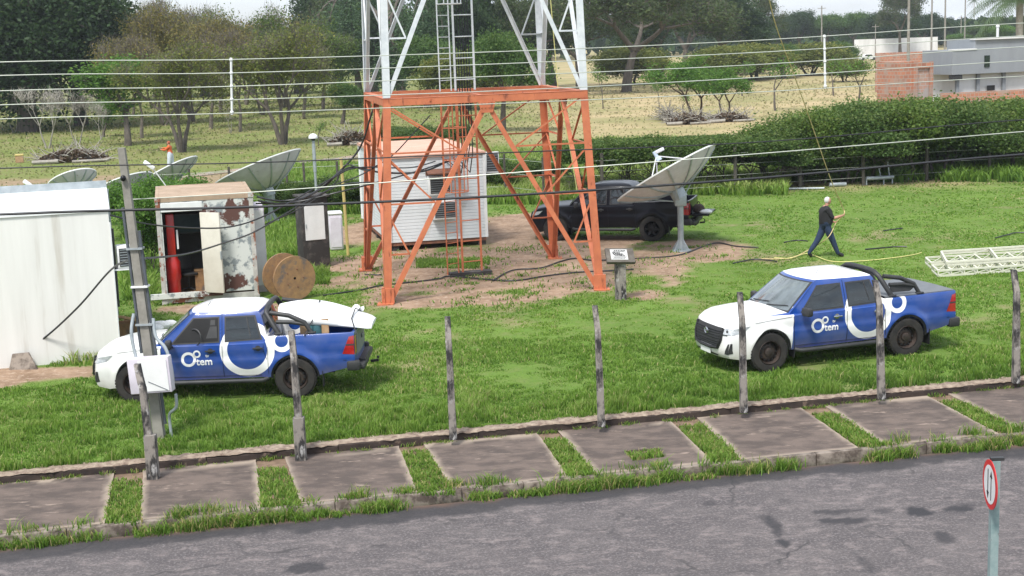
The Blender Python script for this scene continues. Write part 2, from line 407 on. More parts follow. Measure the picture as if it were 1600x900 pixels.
def foot_v(u):                                        # footing front face, measured from the kerb
    P = kpt(u, 0, 0); den = knor.x*fnor.x+knor.y*fnor.y
    return -((P.x-FA.x)*fnor.x+(P.y-FA.y)*fnor.y)/den - .05
strips_u = []
for (a, b, y0), (c, d, y1) in STRIPS:
    strips_u.append([kproj(g(a, y0, ZP)), kproj(g(b, y0, ZP)), kproj(g(c, y1, ZP)), kproj(g(d, y1, ZP))])
VK = .13                                              # pavement starts behind the kerb stone
def slab_edges(k):                                    # u at back and front of the left and right side of slab k
    if k == 0: lb = lf = strips_u[0][0][0]-2.3
    else: lb, lf = strips_u[k-1][1][0], strips_u[k-1][3][0]
    if k == 7: rb = rf = strips_u[6][1][0]+2.6
    else: rb, rf = strips_u[k][0][0], strips_u[k][2][0]
    return lb, lf, rb, rf
mb = MB()
hole = [kproj(g(*q, ZP)) for q in ((975, 704), (1030, 700), (1038, 714), (990, 720))]
def edge_jit(p, q, n, amp, sd):
    out = []
    for i in range(n+1):
        t = i/n; v = p.lerp(q, t); d = (q-p).normalized(); no_ = Vector((-d.y, d.x, 0))
        out.append(v+no_*amp*(float(fbm(np.array([i*.7+sd*13.1]), np.array([sd*3.3]), 2)[0])-.5)*2)
    return out
for k in range(-2, 10):
    if 0 <= k <= 7: lb, lf, rb, rf = slab_edges(k)
    else: continue
    p = [kpt(lf, VK, ZP), kpt(rf, VK, ZP), kpt(rb, foot_v(rb), ZP), kpt(lb, foot_v(lb), ZP)]
    if k == 4:
        hp = [kpt(*q, ZP) for q in (hole[3], hole[2], hole[1], hole[0])]
        for i in range(4):
            j = (i+1) % 4; mb.grid([[p[i].lerp(p[j], a_/24).lerp(hp[i].lerp(hp[j], a_/24), b_/10) for b_ in range(11)] for a_ in range(25)])
            mb.add([hp[i], hp[j], hp[j]-Vector((0, 0, .05)), hp[i]-Vector((0, 0, .05))], [(0, 1, 2, 3)])
        top = p
    else:
        n = 22
        A_ = edge_jit(p[0], p[3], n, .025, k*2+1); B_ = edge_jit(p[1], p[2], n, .025, k*2+2)
        mb.grid([[A_[i].lerp(B_[i], j/30) for j in range(31)] for i in range(n+1)])
        for E_ in (A_, B_): mb.grid([[q, q-Vector((0, 0, .06))] for q in E_])
    for i in (0, 2): mb.add([p[i], p[(i+1) % 4], p[(i+1) % 4]-Vector((0, 0, .06)), p[i]-Vector((0, 0, .06))], [(0, 1, 2, 3)])
pave = mb.build('pavement', M['slab']); tag(pave, kind='structure')
vc = np.empty(len(pave.data.vertices)*3, np.float32); pave.data.vertices.foreach_get('co', vc); vc = vc.reshape(-1, 3)
uu = (vc[:, 0]-KA.x)*kdir.x+(vc[:, 1]-KA.y)*kdir.y; vv = (vc[:, 0]-KA.x)*knor.x+(vc[:, 1]-KA.y)*knor.y; lat = np.full(len(uu), 9.)
for q_ in strips_u:
    for a_, b_ in ((q_[0], q_[2]), (q_[1], q_[3])):
        t_ = np.clip((vv-b_[1])/(a_[1]-b_[1]), -.1, 1.1); lat = np.minimum(lat, np.abs(uu-(b_[0]+(a_[0]-b_[0])*t_)))
bk = foot_v(5.0)+(foot_v(6.)-foot_v(5.))*(uu-5)-vv; fr_ = vv-VK; n1 = fbm(uu*1.3, vv*2.5, 201); n2 = fbm(uu*5, vv*5, 203)
wear = np.maximum.reduce([1-sstep(.0, .12, lat+(n2-.5)*.12), .8*(1-sstep(.02, .12, fr_+(n2-.5)*.1)), 1.0*sstep(.52, .60, n1+(n2-.5)*.12)*(1-sstep(.15, .32, bk)), 0*n1])
pave.data.attributes.new('wear', 'FLOAT', 'POINT').data.foreach_set('value', wear.astype(np.float32))
_nt = M['slab'].node_tree; _b = _nt.nodes['Principled BSDF']; _src = _b.inputs['Base Color'].links[0].from_socket
_a = _nt.nodes.new('ShaderNodeAttribute'); _a.attribute_name = 'wear'; _x = _nt.nodes.new('ShaderNodeMix'); _x.data_type = 'RGBA'; _nt.links.new(_a.outputs['Fac'], _x.inputs[0]); _nt.links.new(_src, _x.inputs[6])
_x.inputs[7].default_value = (.34, .275, .215, 1); _nt.links.new(_x.outputs[2], _b.inputs['Base Color'])
mb = MB(); ul, ur = slab_edges(0)[0]-60, slab_edges(7)[2]+60       # soil bed under the pavement
mb.add([kpt(ul, VK-.02, ZP-.035), kpt(ur, VK-.02, ZP-.035), kpt(ur, foot_v(ur)+.1, ZP-.035), kpt(ul, foot_v(ul)+.1, ZP-.035)], [(0, 1, 2, 3)])
tag(mb.build('soil_bed', M['soil']), kind='structure')
mb = MB(); u = -3.0                                   # kerb stones
while u < 22:
    ln = .98; dz = random.uniform(-.008, .008)
    c = kpt(u+ln/2, VK/2, (ZP+.004+ZR-.06)/2+dz); ang = math.atan2(kdir.y, kdir.x)
    mb.box(c, (ln-.012, VK-.006, ZP-ZR+.06), Matrix.Rotation(ang+random.uniform(-.004, .004), 3, 'Z'), bev=.012); u += ln
tag(mb.build('kerb', M['kerbm'], smooth=40), kind='structure')
# footing: a low wall under the fence, soil has crept over its top
mb = MB(); mt_ = MB(); u = -6.0; k = 0
while u < 26:
    ln = 2.45 if k % 2 else 2.2; a, b = u, u+ln-.012
    pa, pb = FA+fdir*a, FA+fdir*b
    top = -.015+random.uniform(-.012, .012)
    def q(P, v, z): return (P.x+fnor.x*v, P.y+fnor.y*v, z)
    mb.add([q(pa, -.06, -.22), q(pb, -.06, -.22), q(pb, -.06, top-.02), q(pa, -.06, top-.02), q(pb, -.04, top), q(pa, -.04, top), q(pb, .10, top), q(pa, .10, top), q(pb, .10, -.2), q(pa, .10, -.2)],
           [(0, 1, 2, 3), (3, 2, 4, 5), (5, 4, 6, 7), (7, 6, 8, 9), (0, 3, 5, 7, 9), (1, 8, 6, 4, 2)], 0)
    u += ln; k += 1
mb.v = mb.v
foot = mb.build('fence_footing', M['foot']); tag(foot, 'long low dark mouldy concrete footing running under the line of fence posts', 'footing')
P_ = []; n = 520                                      # crumbly soil and dry thatch on top of it
for i in range(n+1):
    P0 = FA+fdir*(-6+32*i/n); r_ = []
    for v, z in ((-.062, -.03), (-.05, -.005), (0, .01), (.08, .02), (.2, .015), (.3, -.03)):
        jj = float(fbm(np.array([i*.55]), np.array([v*9.]), 7)[0])-.5; j2 = float(fbm(np.array([i*.11]), np.array([4.]), 8)[0])-.5
        vv = v+jj*.08+j2*.08*(v < .02); r_.append((P0.x+fnor.x*vv, P0.y+fnor.y*vv, z+jj*.05+(.02 if vv < -.05 and v < 0 else 0)))
    P_.append(r_)
mb = MB(); mb.grid(P_); tag(mb.build('soil_strip', M['foottop'], smooth=60), kind='structure')

# ------------------------------------------------------------------ grass
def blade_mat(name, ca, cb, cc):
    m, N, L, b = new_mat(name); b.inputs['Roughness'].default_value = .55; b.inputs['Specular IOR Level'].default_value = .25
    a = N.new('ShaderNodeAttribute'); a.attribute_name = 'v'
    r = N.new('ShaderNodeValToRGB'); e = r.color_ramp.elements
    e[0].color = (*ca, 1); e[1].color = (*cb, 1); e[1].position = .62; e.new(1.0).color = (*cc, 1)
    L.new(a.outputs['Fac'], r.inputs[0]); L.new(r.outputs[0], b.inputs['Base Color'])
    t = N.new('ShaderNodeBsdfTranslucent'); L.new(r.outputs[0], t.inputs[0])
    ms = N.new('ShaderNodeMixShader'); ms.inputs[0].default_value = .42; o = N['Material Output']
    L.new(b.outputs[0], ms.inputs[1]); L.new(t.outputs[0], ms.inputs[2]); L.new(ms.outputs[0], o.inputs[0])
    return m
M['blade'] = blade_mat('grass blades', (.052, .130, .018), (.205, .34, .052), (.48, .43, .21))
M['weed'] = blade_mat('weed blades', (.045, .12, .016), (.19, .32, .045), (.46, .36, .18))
def blades(x, y, z, h, wd, v, lean=.55):
    n = len(x); th = rng.uniform(0, 2*PI, n); ph = rng.uniform(0, 2*PI, n); ln = rng.uniform(.1, 1, n)*lean*h
    bx, by = np.cos(th)*wd/2, np.sin(th)*wd/2; lx, ly = np.cos(ph)*ln, np.sin(ph)*ln
    V = np.empty((n, 5, 3))
    V[:, 0] = np.stack([x-bx, y-by, z], -1); V[:, 1] = np.stack([x+bx, y+by, z], -1)
    V[:, 2] = np.stack([x+bx*.8+lx*.4, y+by*.8+ly*.4, z+h*.6], -1); V[:, 3] = np.stack([x-bx*.8+lx*.4, y-by*.8+ly*.4, z+h*.6], -1)
    V[:, 4] = np.stack([x+lx*1.1, y+ly*1.1, z+h*rng.uniform(.75, 1, n)], -1)
    i = np.arange(n)[:, None]*5
    F = np.concatenate([i+np.array([[0, 1, 2]]), i+np.array([[0, 2, 3]]), i+np.array([[3, 2, 4]])])
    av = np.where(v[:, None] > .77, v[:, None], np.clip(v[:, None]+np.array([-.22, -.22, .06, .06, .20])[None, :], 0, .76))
    return V.reshape(-1, 3), F, av.ravel()
def put_grass(name, parts, m, z0=0):
    Vs, Fs, As = [], [], []; o = 0
    for V, F, a in parts: Vs.append(V); Fs.append(F+o); As.append(a); o += len(V)
    me = fast_mesh(name, np.concatenate(Vs), np.concatenate(Fs), m, {'v': np.concatenate(As)})
    ob = bpy.data.objects.new(name, me); col.objects.link(ob); tag(ob, kind='stuff'); return ob
def lawn():
    parts = []
    for y0, y1, dens, hh, ww in ((21, 27, 1600, .085, .019), (27, 32, 900, .060, .024), (32, 40, 420, .045, .034), (40, 50, 170, .035, .05), (50, 62, 70, .045, .07)):
        x0, x1 = -.38*y1-1, .40*y1+1; n = int((x1-x0)*(y1-y0)*dens)
        x = rng.uniform(x0, x1, n); y = rng.uniform(y0, y1, n)
        fd = fence_d(x, y); d, dry, ol = masks(x, y)
        clump = .45*fbm(x*1.1, y*1.1, 71)+.55*fbm(x*3.4, y*3.4, 72); c2 = fbm(x*.3, y*.3, 77); c3 = fbm(x*5, y*5, 79)
        keep = (fd > .13) & (rng.uniform(0, 1, n) > np.maximum(d*1.05, dry*.8)) & (rng.uniform(0, 1, n) < .62+.8*sstep(.3, .6, clump*.6+c3*.4)) & (np.abs(x) < .375*y+1)
        near = 1-sstep(.2, 3.5, fd)                   # longer by the footing where no mower goes
        h = hh*(.35+1.45*sstep(.34, .66, clump))*(1+.8*near*sstep(.35, .6, c3+.1))*rng.uniform(.6, 1.25, n)
        v = np.clip(.10+.42*c2+.30*rng.uniform(0, 1, n)-.08+.75*(clump-.5)+.35*(c3-.5), 0, .72)
        dead = rng.uniform(0, 1, n) < .05+.10*sstep(.55, .7, fbm(x*.5, y*.5, 88)); v = np.where(dead, rng.uniform(.8, 1, n), v)
        x, y, h, v = x[keep], y[keep], h[keep], v[keep]
        parts.append(blades(x, y, np.zeros_like(x)-.01, h, ww*rng.uniform(.6, 1.2, len(x)), v))
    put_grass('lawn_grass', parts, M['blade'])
lawn()
def strips_grass():
    parts = []
    def fill(poly, n, h, vv=.35):
        (a, b, c, d) = poly; s = rng.uniform(0, 1, n); t = rng.uniform(0, 1, n)
        P = [np.array(kpt(*q, 0))[:2] for q in (a, b, c, d)]
        top = P[0][None]*(1-s[:, None])+P[1][None]*s[:, None]; bot = P[2][None]*(1-s[:, None])+P[3][None]*s[:, None]
        q = top*(1-t[:, None])+bot*t[:, None]+rng.normal(0, .02, (n, 2)); x, y = q[:, 0], q[:, 1]
        cl = fbm(x*4, y*4, 91); k = rng.uniform(0, 1, n) < (.2+1.3*cl)*sstep(-.05, .16, t)
        x, y, cl, t = x[k], y[k], cl[k], t[k]; m_ = len(x)
        v = np.clip(vv*.4+.5*cl+rng.uniform(-.2, .25, m_), 0, .7); v = np.where(rng.uniform(0, 1, m_) < .10, .9, v)
        parts.append(blades(x, y, np.full(m_, ZP-.03), h*(.5+cl+t*.8)*rng.uniform(.6, 1.2, m_), .018*rng.uniform(.6, 1.3, m_), v, .9))
    for s_ in strips_u:
        ex = [(s_[k_][0]+(s_[k_][0]-s_[k_+2][0])*.16, s_[k_][1]+(s_[k_][1]-s_[k_+2][1])*.16) for k_ in (0, 1)]
        fill((ex[0], ex[1], s_[2], s_[3]), 3000, .06)
    fill((hole[0], hole[1], hole[3], hole[2]), 500, .07)
    # tufts over the kerb, in the gutter and at the footing
    n = 260
    for i in range(n):
        u = rng.uniform(-1, 20); big = rng.uniform(0, 1); dn = float(fbm(np.array([u*.9]), np.array([5.]), 95)[0])
        if dn < .45 and big < .88: continue
        v0 = rng.uniform(-.20, -.02) if big < .85 else VK+rng.uniform(-.02, .12); k = int(rng.integers(35, 120))
        P = kpt(u, v0, 0); x = P.x+rng.normal(0, .10, k); y = P.y+rng.normal(0, .05, k)
        zz = np.where((x-KA.x)*knor.x+(y-KA.y)*knor.y > VK*.0, ZP-.02, ZR)
        v = np.clip(rng.uniform(.15, .65, k), 0, .7); dd = rng.uniform(0, .35); v = np.where(rng.uniform(0, 1, k) < dd, rng.uniform(.8, 1, k), v)
        parts.append(blades(x, y, zz, rng.uniform(.09, .26)*rng.uniform(.5, 1.1, k)*1.0, .017*rng.uniform(.6, 1.2, k), v, 1.0))
    for i in range(110):
        u = rng.uniform(-1, 19); P = FA+fdir*u; k = int(rng.integers(8, 40)); v0 = -.09+rng.normal(0, .03)
        x = P.x+fnor.x*v0+rng.normal(0, .06, k); y = P.y+fnor.y*v0+rng.normal(0, .03, k)
        parts.append(blades(x, y, np.full(k, ZP-.02), rng.uniform(.05, .11)*rng.uniform(.5, 1.1, k), .015*rng.uniform(.6, 1.2, k), rng.uniform(.1, .9, k), 1.0))
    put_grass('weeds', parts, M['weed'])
strips_grass()
def dirt_tufts():                                     # sparse tufts and weeds on the bare soil under the tower
    parts = []
    for i in range(230):
        px = rng.uniform(380, 1180); py = rng.uniform(385, 485); P = g(px, py); k = int(rng.integers(10, 50))
        d, _, _ = masks(np.array([P.x]), np.array([P.y]))
        if d[0] < .5: continue
        s = rng.uniform(.08, .42)
        x = P.x+rng.normal(0, s, k); y = P.y+rng.normal(0, s, k)
        parts.append(blades(x, y, np.zeros(k), rng.uniform(.05, .13)*rng.uniform(.5, 1.1, k), .04*rng.uniform(.6, 1.2, k), rng.uniform(.1, .8, k), 1.0))
    put_grass('tuft_grass', parts, M['weed'])
dirt_tufts()
# ------------------------------------------------------------------ pickup trucks
# local space: +X forward, +Y left, s = metres behind the front bumper, origin on the ground midway between the axles
SX = 2.48
def X_(s): return SX-s
AX = (.93, 4.03)                                     # axle positions
WZ, WR = .395, .395
def tab(x, xs, ys_): return float(np.interp(x, xs, ys_))
def z_bot(s):
    z = tab(s, [0, .25, .5, .62, 4.5, 5.25], [.31, .27, .31, .40, .44, .60])
    for a in AX:
        d = abs(s-a)
        if d < .475: z = max(z, WZ+math.sqrt(.475**2-d*d))
    return z
def z_edge(s): return tab(s, [0, .10, .40, .9, 1.38, 1.5, 2.6, 3.5, 3.52, 5.25], [.91, .985, 1.03, 1.06, 1.085, 1.08, 1.085, 1.10, 1.205, 1.23])
def y_side(s, z):
    y = tab(z, [.27, .5, .62, .78, .84, .98, 1.12, 1.25], [.835, .875, .905, .920, .905, .915, .905, .885])
    for a in AX:
        d = math.hypot(s-a, z-WZ); y += .045*math.exp(-((d-.49)/.085)**2)
    if s < .7: y *= 1-.15*((.7-s)/.7)**2
    if s > 4.9: y *= 1-.03*((s-4.9)/.35)**2
    return y
def dfm(s, y, z):                                     # nose rounded in plan and raked in profile
    k = max(0., 1-s/1.0)**1.6; t = abs(y)/.9
    lean = tab(z, [.27, .36, .46, .6, .78, .92, 1.0], [.09, .02, .0, .01, .03, .09, .15])
    s2 = s+k*(.22*t**3.2+lean)
    if s > 4.9: s2 = s-.05*t**3*(s-4.9)/.35
    return Vector((X_(s2), y, z))
def side_pt(s, z, off=0, sgn=1): return dfm(s, sgn*(y_side(s, z)+off), z)
G_Z = [1.05, 1.13, 1.25, 1.40, 1.55, 1.64, 1.70, 1.745, 1.775, 1.79]
def gF(z): return tab(z, [1.05, 1.13, 1.66, 1.72, 1.76, 1.79], [1.20, 1.29, 1.90, 2.00, 2.20, 2.6])
def gR(z): return tab(z, [1.05, 1.16, 1.64, 1.70, 1.745, 1.79], [3.55, 3.54, 3.40, 3.35, 3.25, 2.95])
def gW(z): return tab(z, [1.05, 1.13, 1.40, 1.64, 1.70, 1.745, 1.775, 1.79], [.885, .875, .79, .705, .67, .60, .48, .20])
def gh_y(s, z):
    a, b = gF(z)+.24, gR(z)-.06; m = (a+b)/2; return gW(z)*(1-.045*((s-m)/((b-a)/2))**2)
def gh_side(s, z, off=0, sgn=1): return Vector((X_(s), sgn*(gh_y(s, z)+off), z))
def gh_front(y, z, off=0):                            # windscreen surface
    t = abs(y)/gW(z); return Vector((X_(gF(z)+.13*t**2.2)+off*.75, y, z+off*.6))
def gh_rear(y, z, off=0): return Vector((X_(gR(z)-.02*(y/.8)**2)-off, y, z))
def patch(mb, fn, q, nu=6, nv=4, mi=0, thick=0, rnd=0):
    # q: corners (a,b,c,d) in parameter space, anticlockwise; a grid mapped onto a body surface
    P = []
    for i in range(nv+1):
        t = i/nv; l = (q[0][0]*(1-t)+q[3][0]*t, q[0][1]*(1-t)+q[3][1]*t); r = (q[1][0]*(1-t)+q[2][0]*t, q[1][1]*(1-t)+q[2][1]*t)
        row = []
        for j in range(nu+1):
            u = j/nu
            row.append(fn(l[0]*(1-u)+r[0]*u, l[1]*(1-u)+r[1]*u))
        P.append(row)
    mb.grid(P, mi)
def arc_strip(mb, fn, c, r0, r1, a0=0, a1=2*PI, n=40, mi=0):
    mb.grid([[fn(c[0]+r*math.cos(a0+(a1-a0)*i/n), c[1]+r*math.sin(a0+(a1-a0)*i/n)) for r in (r0, (r0+r1)/2, r1)] for i in range(n+1)], mi)

def paint_mat(name, blue, white, livery=True, front_s=1.44):
    m, N, L, b = new_mat(name); b.inputs['Roughness'].default_value = .28; b.inputs['Coat Weight'].default_value = .6; b.inputs['Coat Roughness'].default_value = .05
    tc = N.new('ShaderNodeTexCoord'); sp = N.new('ShaderNodeSeparateXYZ'); L.new(tc.outputs['Object'], sp.inputs[0])
    def M_(op, a, c=None):
        x = N.new('ShaderNodeMath'); x.operation = op
        for i, v in enumerate((a, c)):
            if v is None: continue
            if isinstance(v, (int, float)): x.inputs[i].default_value = v
            else: L.new(v, x.inputs[i])
        return x.outputs[0]
    def mix(f, a, c):
        x = N.new('ShaderNodeMix'); x.data_type = 'RGBA'; L.new(f, x.inputs[0])
        for i, v in ((6, a), (7, c)):
            if isinstance(v, tuple): x.inputs[i].default_value = (*v, 1)
            else: L.new(v, x.inputs[i])
        return x.outputs[2]
    Xo, Yo, Zo = sp.outputs
    def ring(s, z, r, R_):
        dx = M_('SUBTRACT', Xo, X_(s)); dz = M_('SUBTRACT', Zo, z)
        d = M_('SQRT', M_('ADD', M_('MULTIPLY', dx, dx), M_('MULTIPLY', dz, dz)))
        return M_('MULTIPLY', M_('GREATER_THAN', d, r), M_('LESS_THAN', d, R_))
    if livery:
        front = M_('GREATER_THAN', M_('ADD', Xo, M_('MULTIPLY', M_('SUBTRACT', Zo, .8), .10)), X_(front_s))
        low = M_('MULTIPLY', front, M_('LESS_THAN', Zo, 1.10))
        hood = M_('MULTIPLY', M_('GREATER_THAN', Xo, X_(1.52)), M_('LESS_THAN', M_('ABSOLUTE', Yo), .78))
        roof = M_('MULTIPLY', M_('GREATER_THAN', M_('ADD', Zo, M_('MULTIPLY', Xo, -.01)), 1.695), M_('LESS_THAN', M_('ABSOLUTE', Yo), .72))
        rings = M_('MAXIMUM', ring(3.13, .98, .385, .53), ring(3.80, 1.135, .125, .215))
        sides = M_('MULTIPLY', rings, M_('GREATER_THAN', M_('ABSOLUTE', Yo), .55))
        w_ = M_('MINIMUM', M_('ADD', M_('ADD', low, hood), M_('ADD', roof, sides)), 1)
        c = mix(w_, blue, white)
    else:
        c = mix(M_('LESS_THAN', Zo, -9), blue, white)
    n = N.new('ShaderNodeTexNoise'); n.inputs['Scale'].default_value = 2.6; n.inputs['Detail'].default_value = 8; L.new(tc.outputs['Object'], n.inputs[0])
    dz = N.new('ShaderNodeMapRange'); dz.inputs[1].default_value = .75; dz.inputs[2].default_value = .38; L.new(Zo, dz.inputs[0])   # road dust on the sills
    dm = M_('MULTIPLY', M_('MULTIPLY', dz.outputs[0], n.outputs[0]), .62 if livery else .2)
    c = mix(dm, c, (.26, .19, .13) if livery else (.06, .05, .045))
    n2 = N.new('ShaderNodeMapRange'); n2.inputs[1].default_value = .45; n2.inputs[2].default_value = .8; n2.inputs[3].default_value = 0; n2.inputs[4].default_value = .12 if livery else .02; L.new(n.outputs[0], n2.inputs[0])
    c = mix(n2.outputs[0], c, (.42, .38, .33) if livery else (.05, .05, .05))
    if not livery: b.inputs['Coat Weight'].default_value = .15; b.inputs['Specular IOR Level'].default_value = .2
    L.new(c, b.inputs['Base Color'])
    r = N.new('ShaderNodeMapRange'); r.inputs[3].default_value = .2; r.inputs[4].default_value = .42; L.new(n.outputs[0], r.inputs[0]); L.new(r.outputs[0], b.inputs['Roughness'])
    return m
M['blue'] = paint_mat('blue and white car paint', (.006, .052, .265), (.84, .84, .83))
M['blackp'] = paint_mat('black car paint', (.004, .005, .009), (.004, .005, .009), False)
M['glass'] = mat('tinted glass', (.010, .014, .016), (.020, .028, .032), 2, .05, spec=.7, coat=.2, stretch=(1, 1, 4))
M['glassw'] = mat('windscreen glass', (.14, .17, .18), (.07, .085, .09), 2.2, .06, spec=1, coat=.8)
M['dark'] = mat('dark cabin opening', (.008, .008, .009), None, rough=.8)
M['trim'] = mat('black plastic trim', (.022, .023, .025), (.035, .035, .036), 5, .55)
M['seam'] = mat('door gap', (.006, .007, .010), None, rough=.8)
M['tyre'] = mat('dusty tyre rubber', (.014, .013, .013), (.030, .026, .022), 7, .85)
M['rim'] = mat('dark wheel rim', (.030, .024, .021), (.065, .045, .036), 9, .6, .3)
M['rimb'] = mat('black alloy rim', (.012, .012, .014), None, rough=.3, metal=.5)
M['lampw'] = mat('headlamp lens', (.55, .57, .58), (.25, .27, .29), 9, .1, spec=.9, coat=1)
M['lampr'] = mat('tail lamp lens', (.42, .012, .015), (.30, .008, .010), 12, .15, coat=1)
M['chrome'] = mat('chrome', (.62, .63, .64), None, rough=.15, metal=1)
M['decal'] = mat('white vinyl lettering', (.80, .80, .80), None, rough=.5)
M['tonneau'] = mat('grey vinyl bed cover', (.115, .125, .135), (.14, .15, .16), 4, .6)
M['bedliner'] = mat('bed liner', (.02, .02, .022), None, rough=.8)

def wheel(parent, s, sgn, rimm):
    ty = MB(); c = (X_(s), sgn*.80, WZ); ax = (0, sgn, 0)
    r = WR
    prof = [(r*.62, -.115), (r*.78, -.125), (r*.93, -.12), (r*.985, -.10), (r, -.07), (r, .07), (r*.985, .10), (r*.93, .12), (r*.78, .125), (r*.62, .115)]
    ty.lathe(prof, c, ax, 40)
    for k in range(40):                                # tread blocks
        a = 2*PI*k/40
        for h in (-.075, 0, .075):
            aa = a+(.07 if h == 0 else 0); p = Vector((c[0]+math.cos(aa)*(r+.001), c[1]+h, c[2]+math.sin(aa)*(r+.001)))
            ty.box(p, (.014, .05, .038), Matrix.Rotation(-aa, 3, 'Y'))
    w_ = ty.build('wheel', M['tyre'], parent, 35)
    rm = MB(); rm.lathe([(r*.62, .10), (r*.58, .115), (r*.555, .09), (r*.53, .03), (r*.50, -.01), (r*.42, .03), (r*.30, .045), (.085, .04), (.085, .075), (.06, .085), (.001, .085)], c, ax, 36)
    for k in range(12 if rimm is not M['rimb'] else 6):
        a = 2*PI*k/(12 if rimm is not M['rimb'] else 6); p = Vector(c)+Vector((math.cos(a)*r*.42, sgn*.034, math.sin(a)*r*.42))
        rm.lathe([(.001, .012), (.022, .012)], p, ax, 8, mi=1)
        if rimm is M['rimb']: rm.beam(Vector(c)+Vector((math.cos(a)*.06, sgn*.055, math.sin(a)*.06)), Vector(c)+Vector((math.cos(a)*r*.56, sgn*.085, math.sin(a)*r*.56)), .06, .035, (0, 1, 0))
    rm.build('rim', [rimm, M['dark']], w_, 35)
    return w_

def text_mesh(body, size, offx):
    cu = bpy.data.curves.new('lettering', 'FONT'); cu.body = body; cu.size = size; cu.offset = offx; cu.resolution_u = 4
    ob = bpy.data.objects.new('tmp', cu); col.objects.link(ob); bpy.context.view_layer.update()
    me = bpy.data.meshes.new_from_object(ob.evaluated_get(bpy.context.evaluated_depsgraph_get())); bpy.data.objects.remove(ob)
    return me

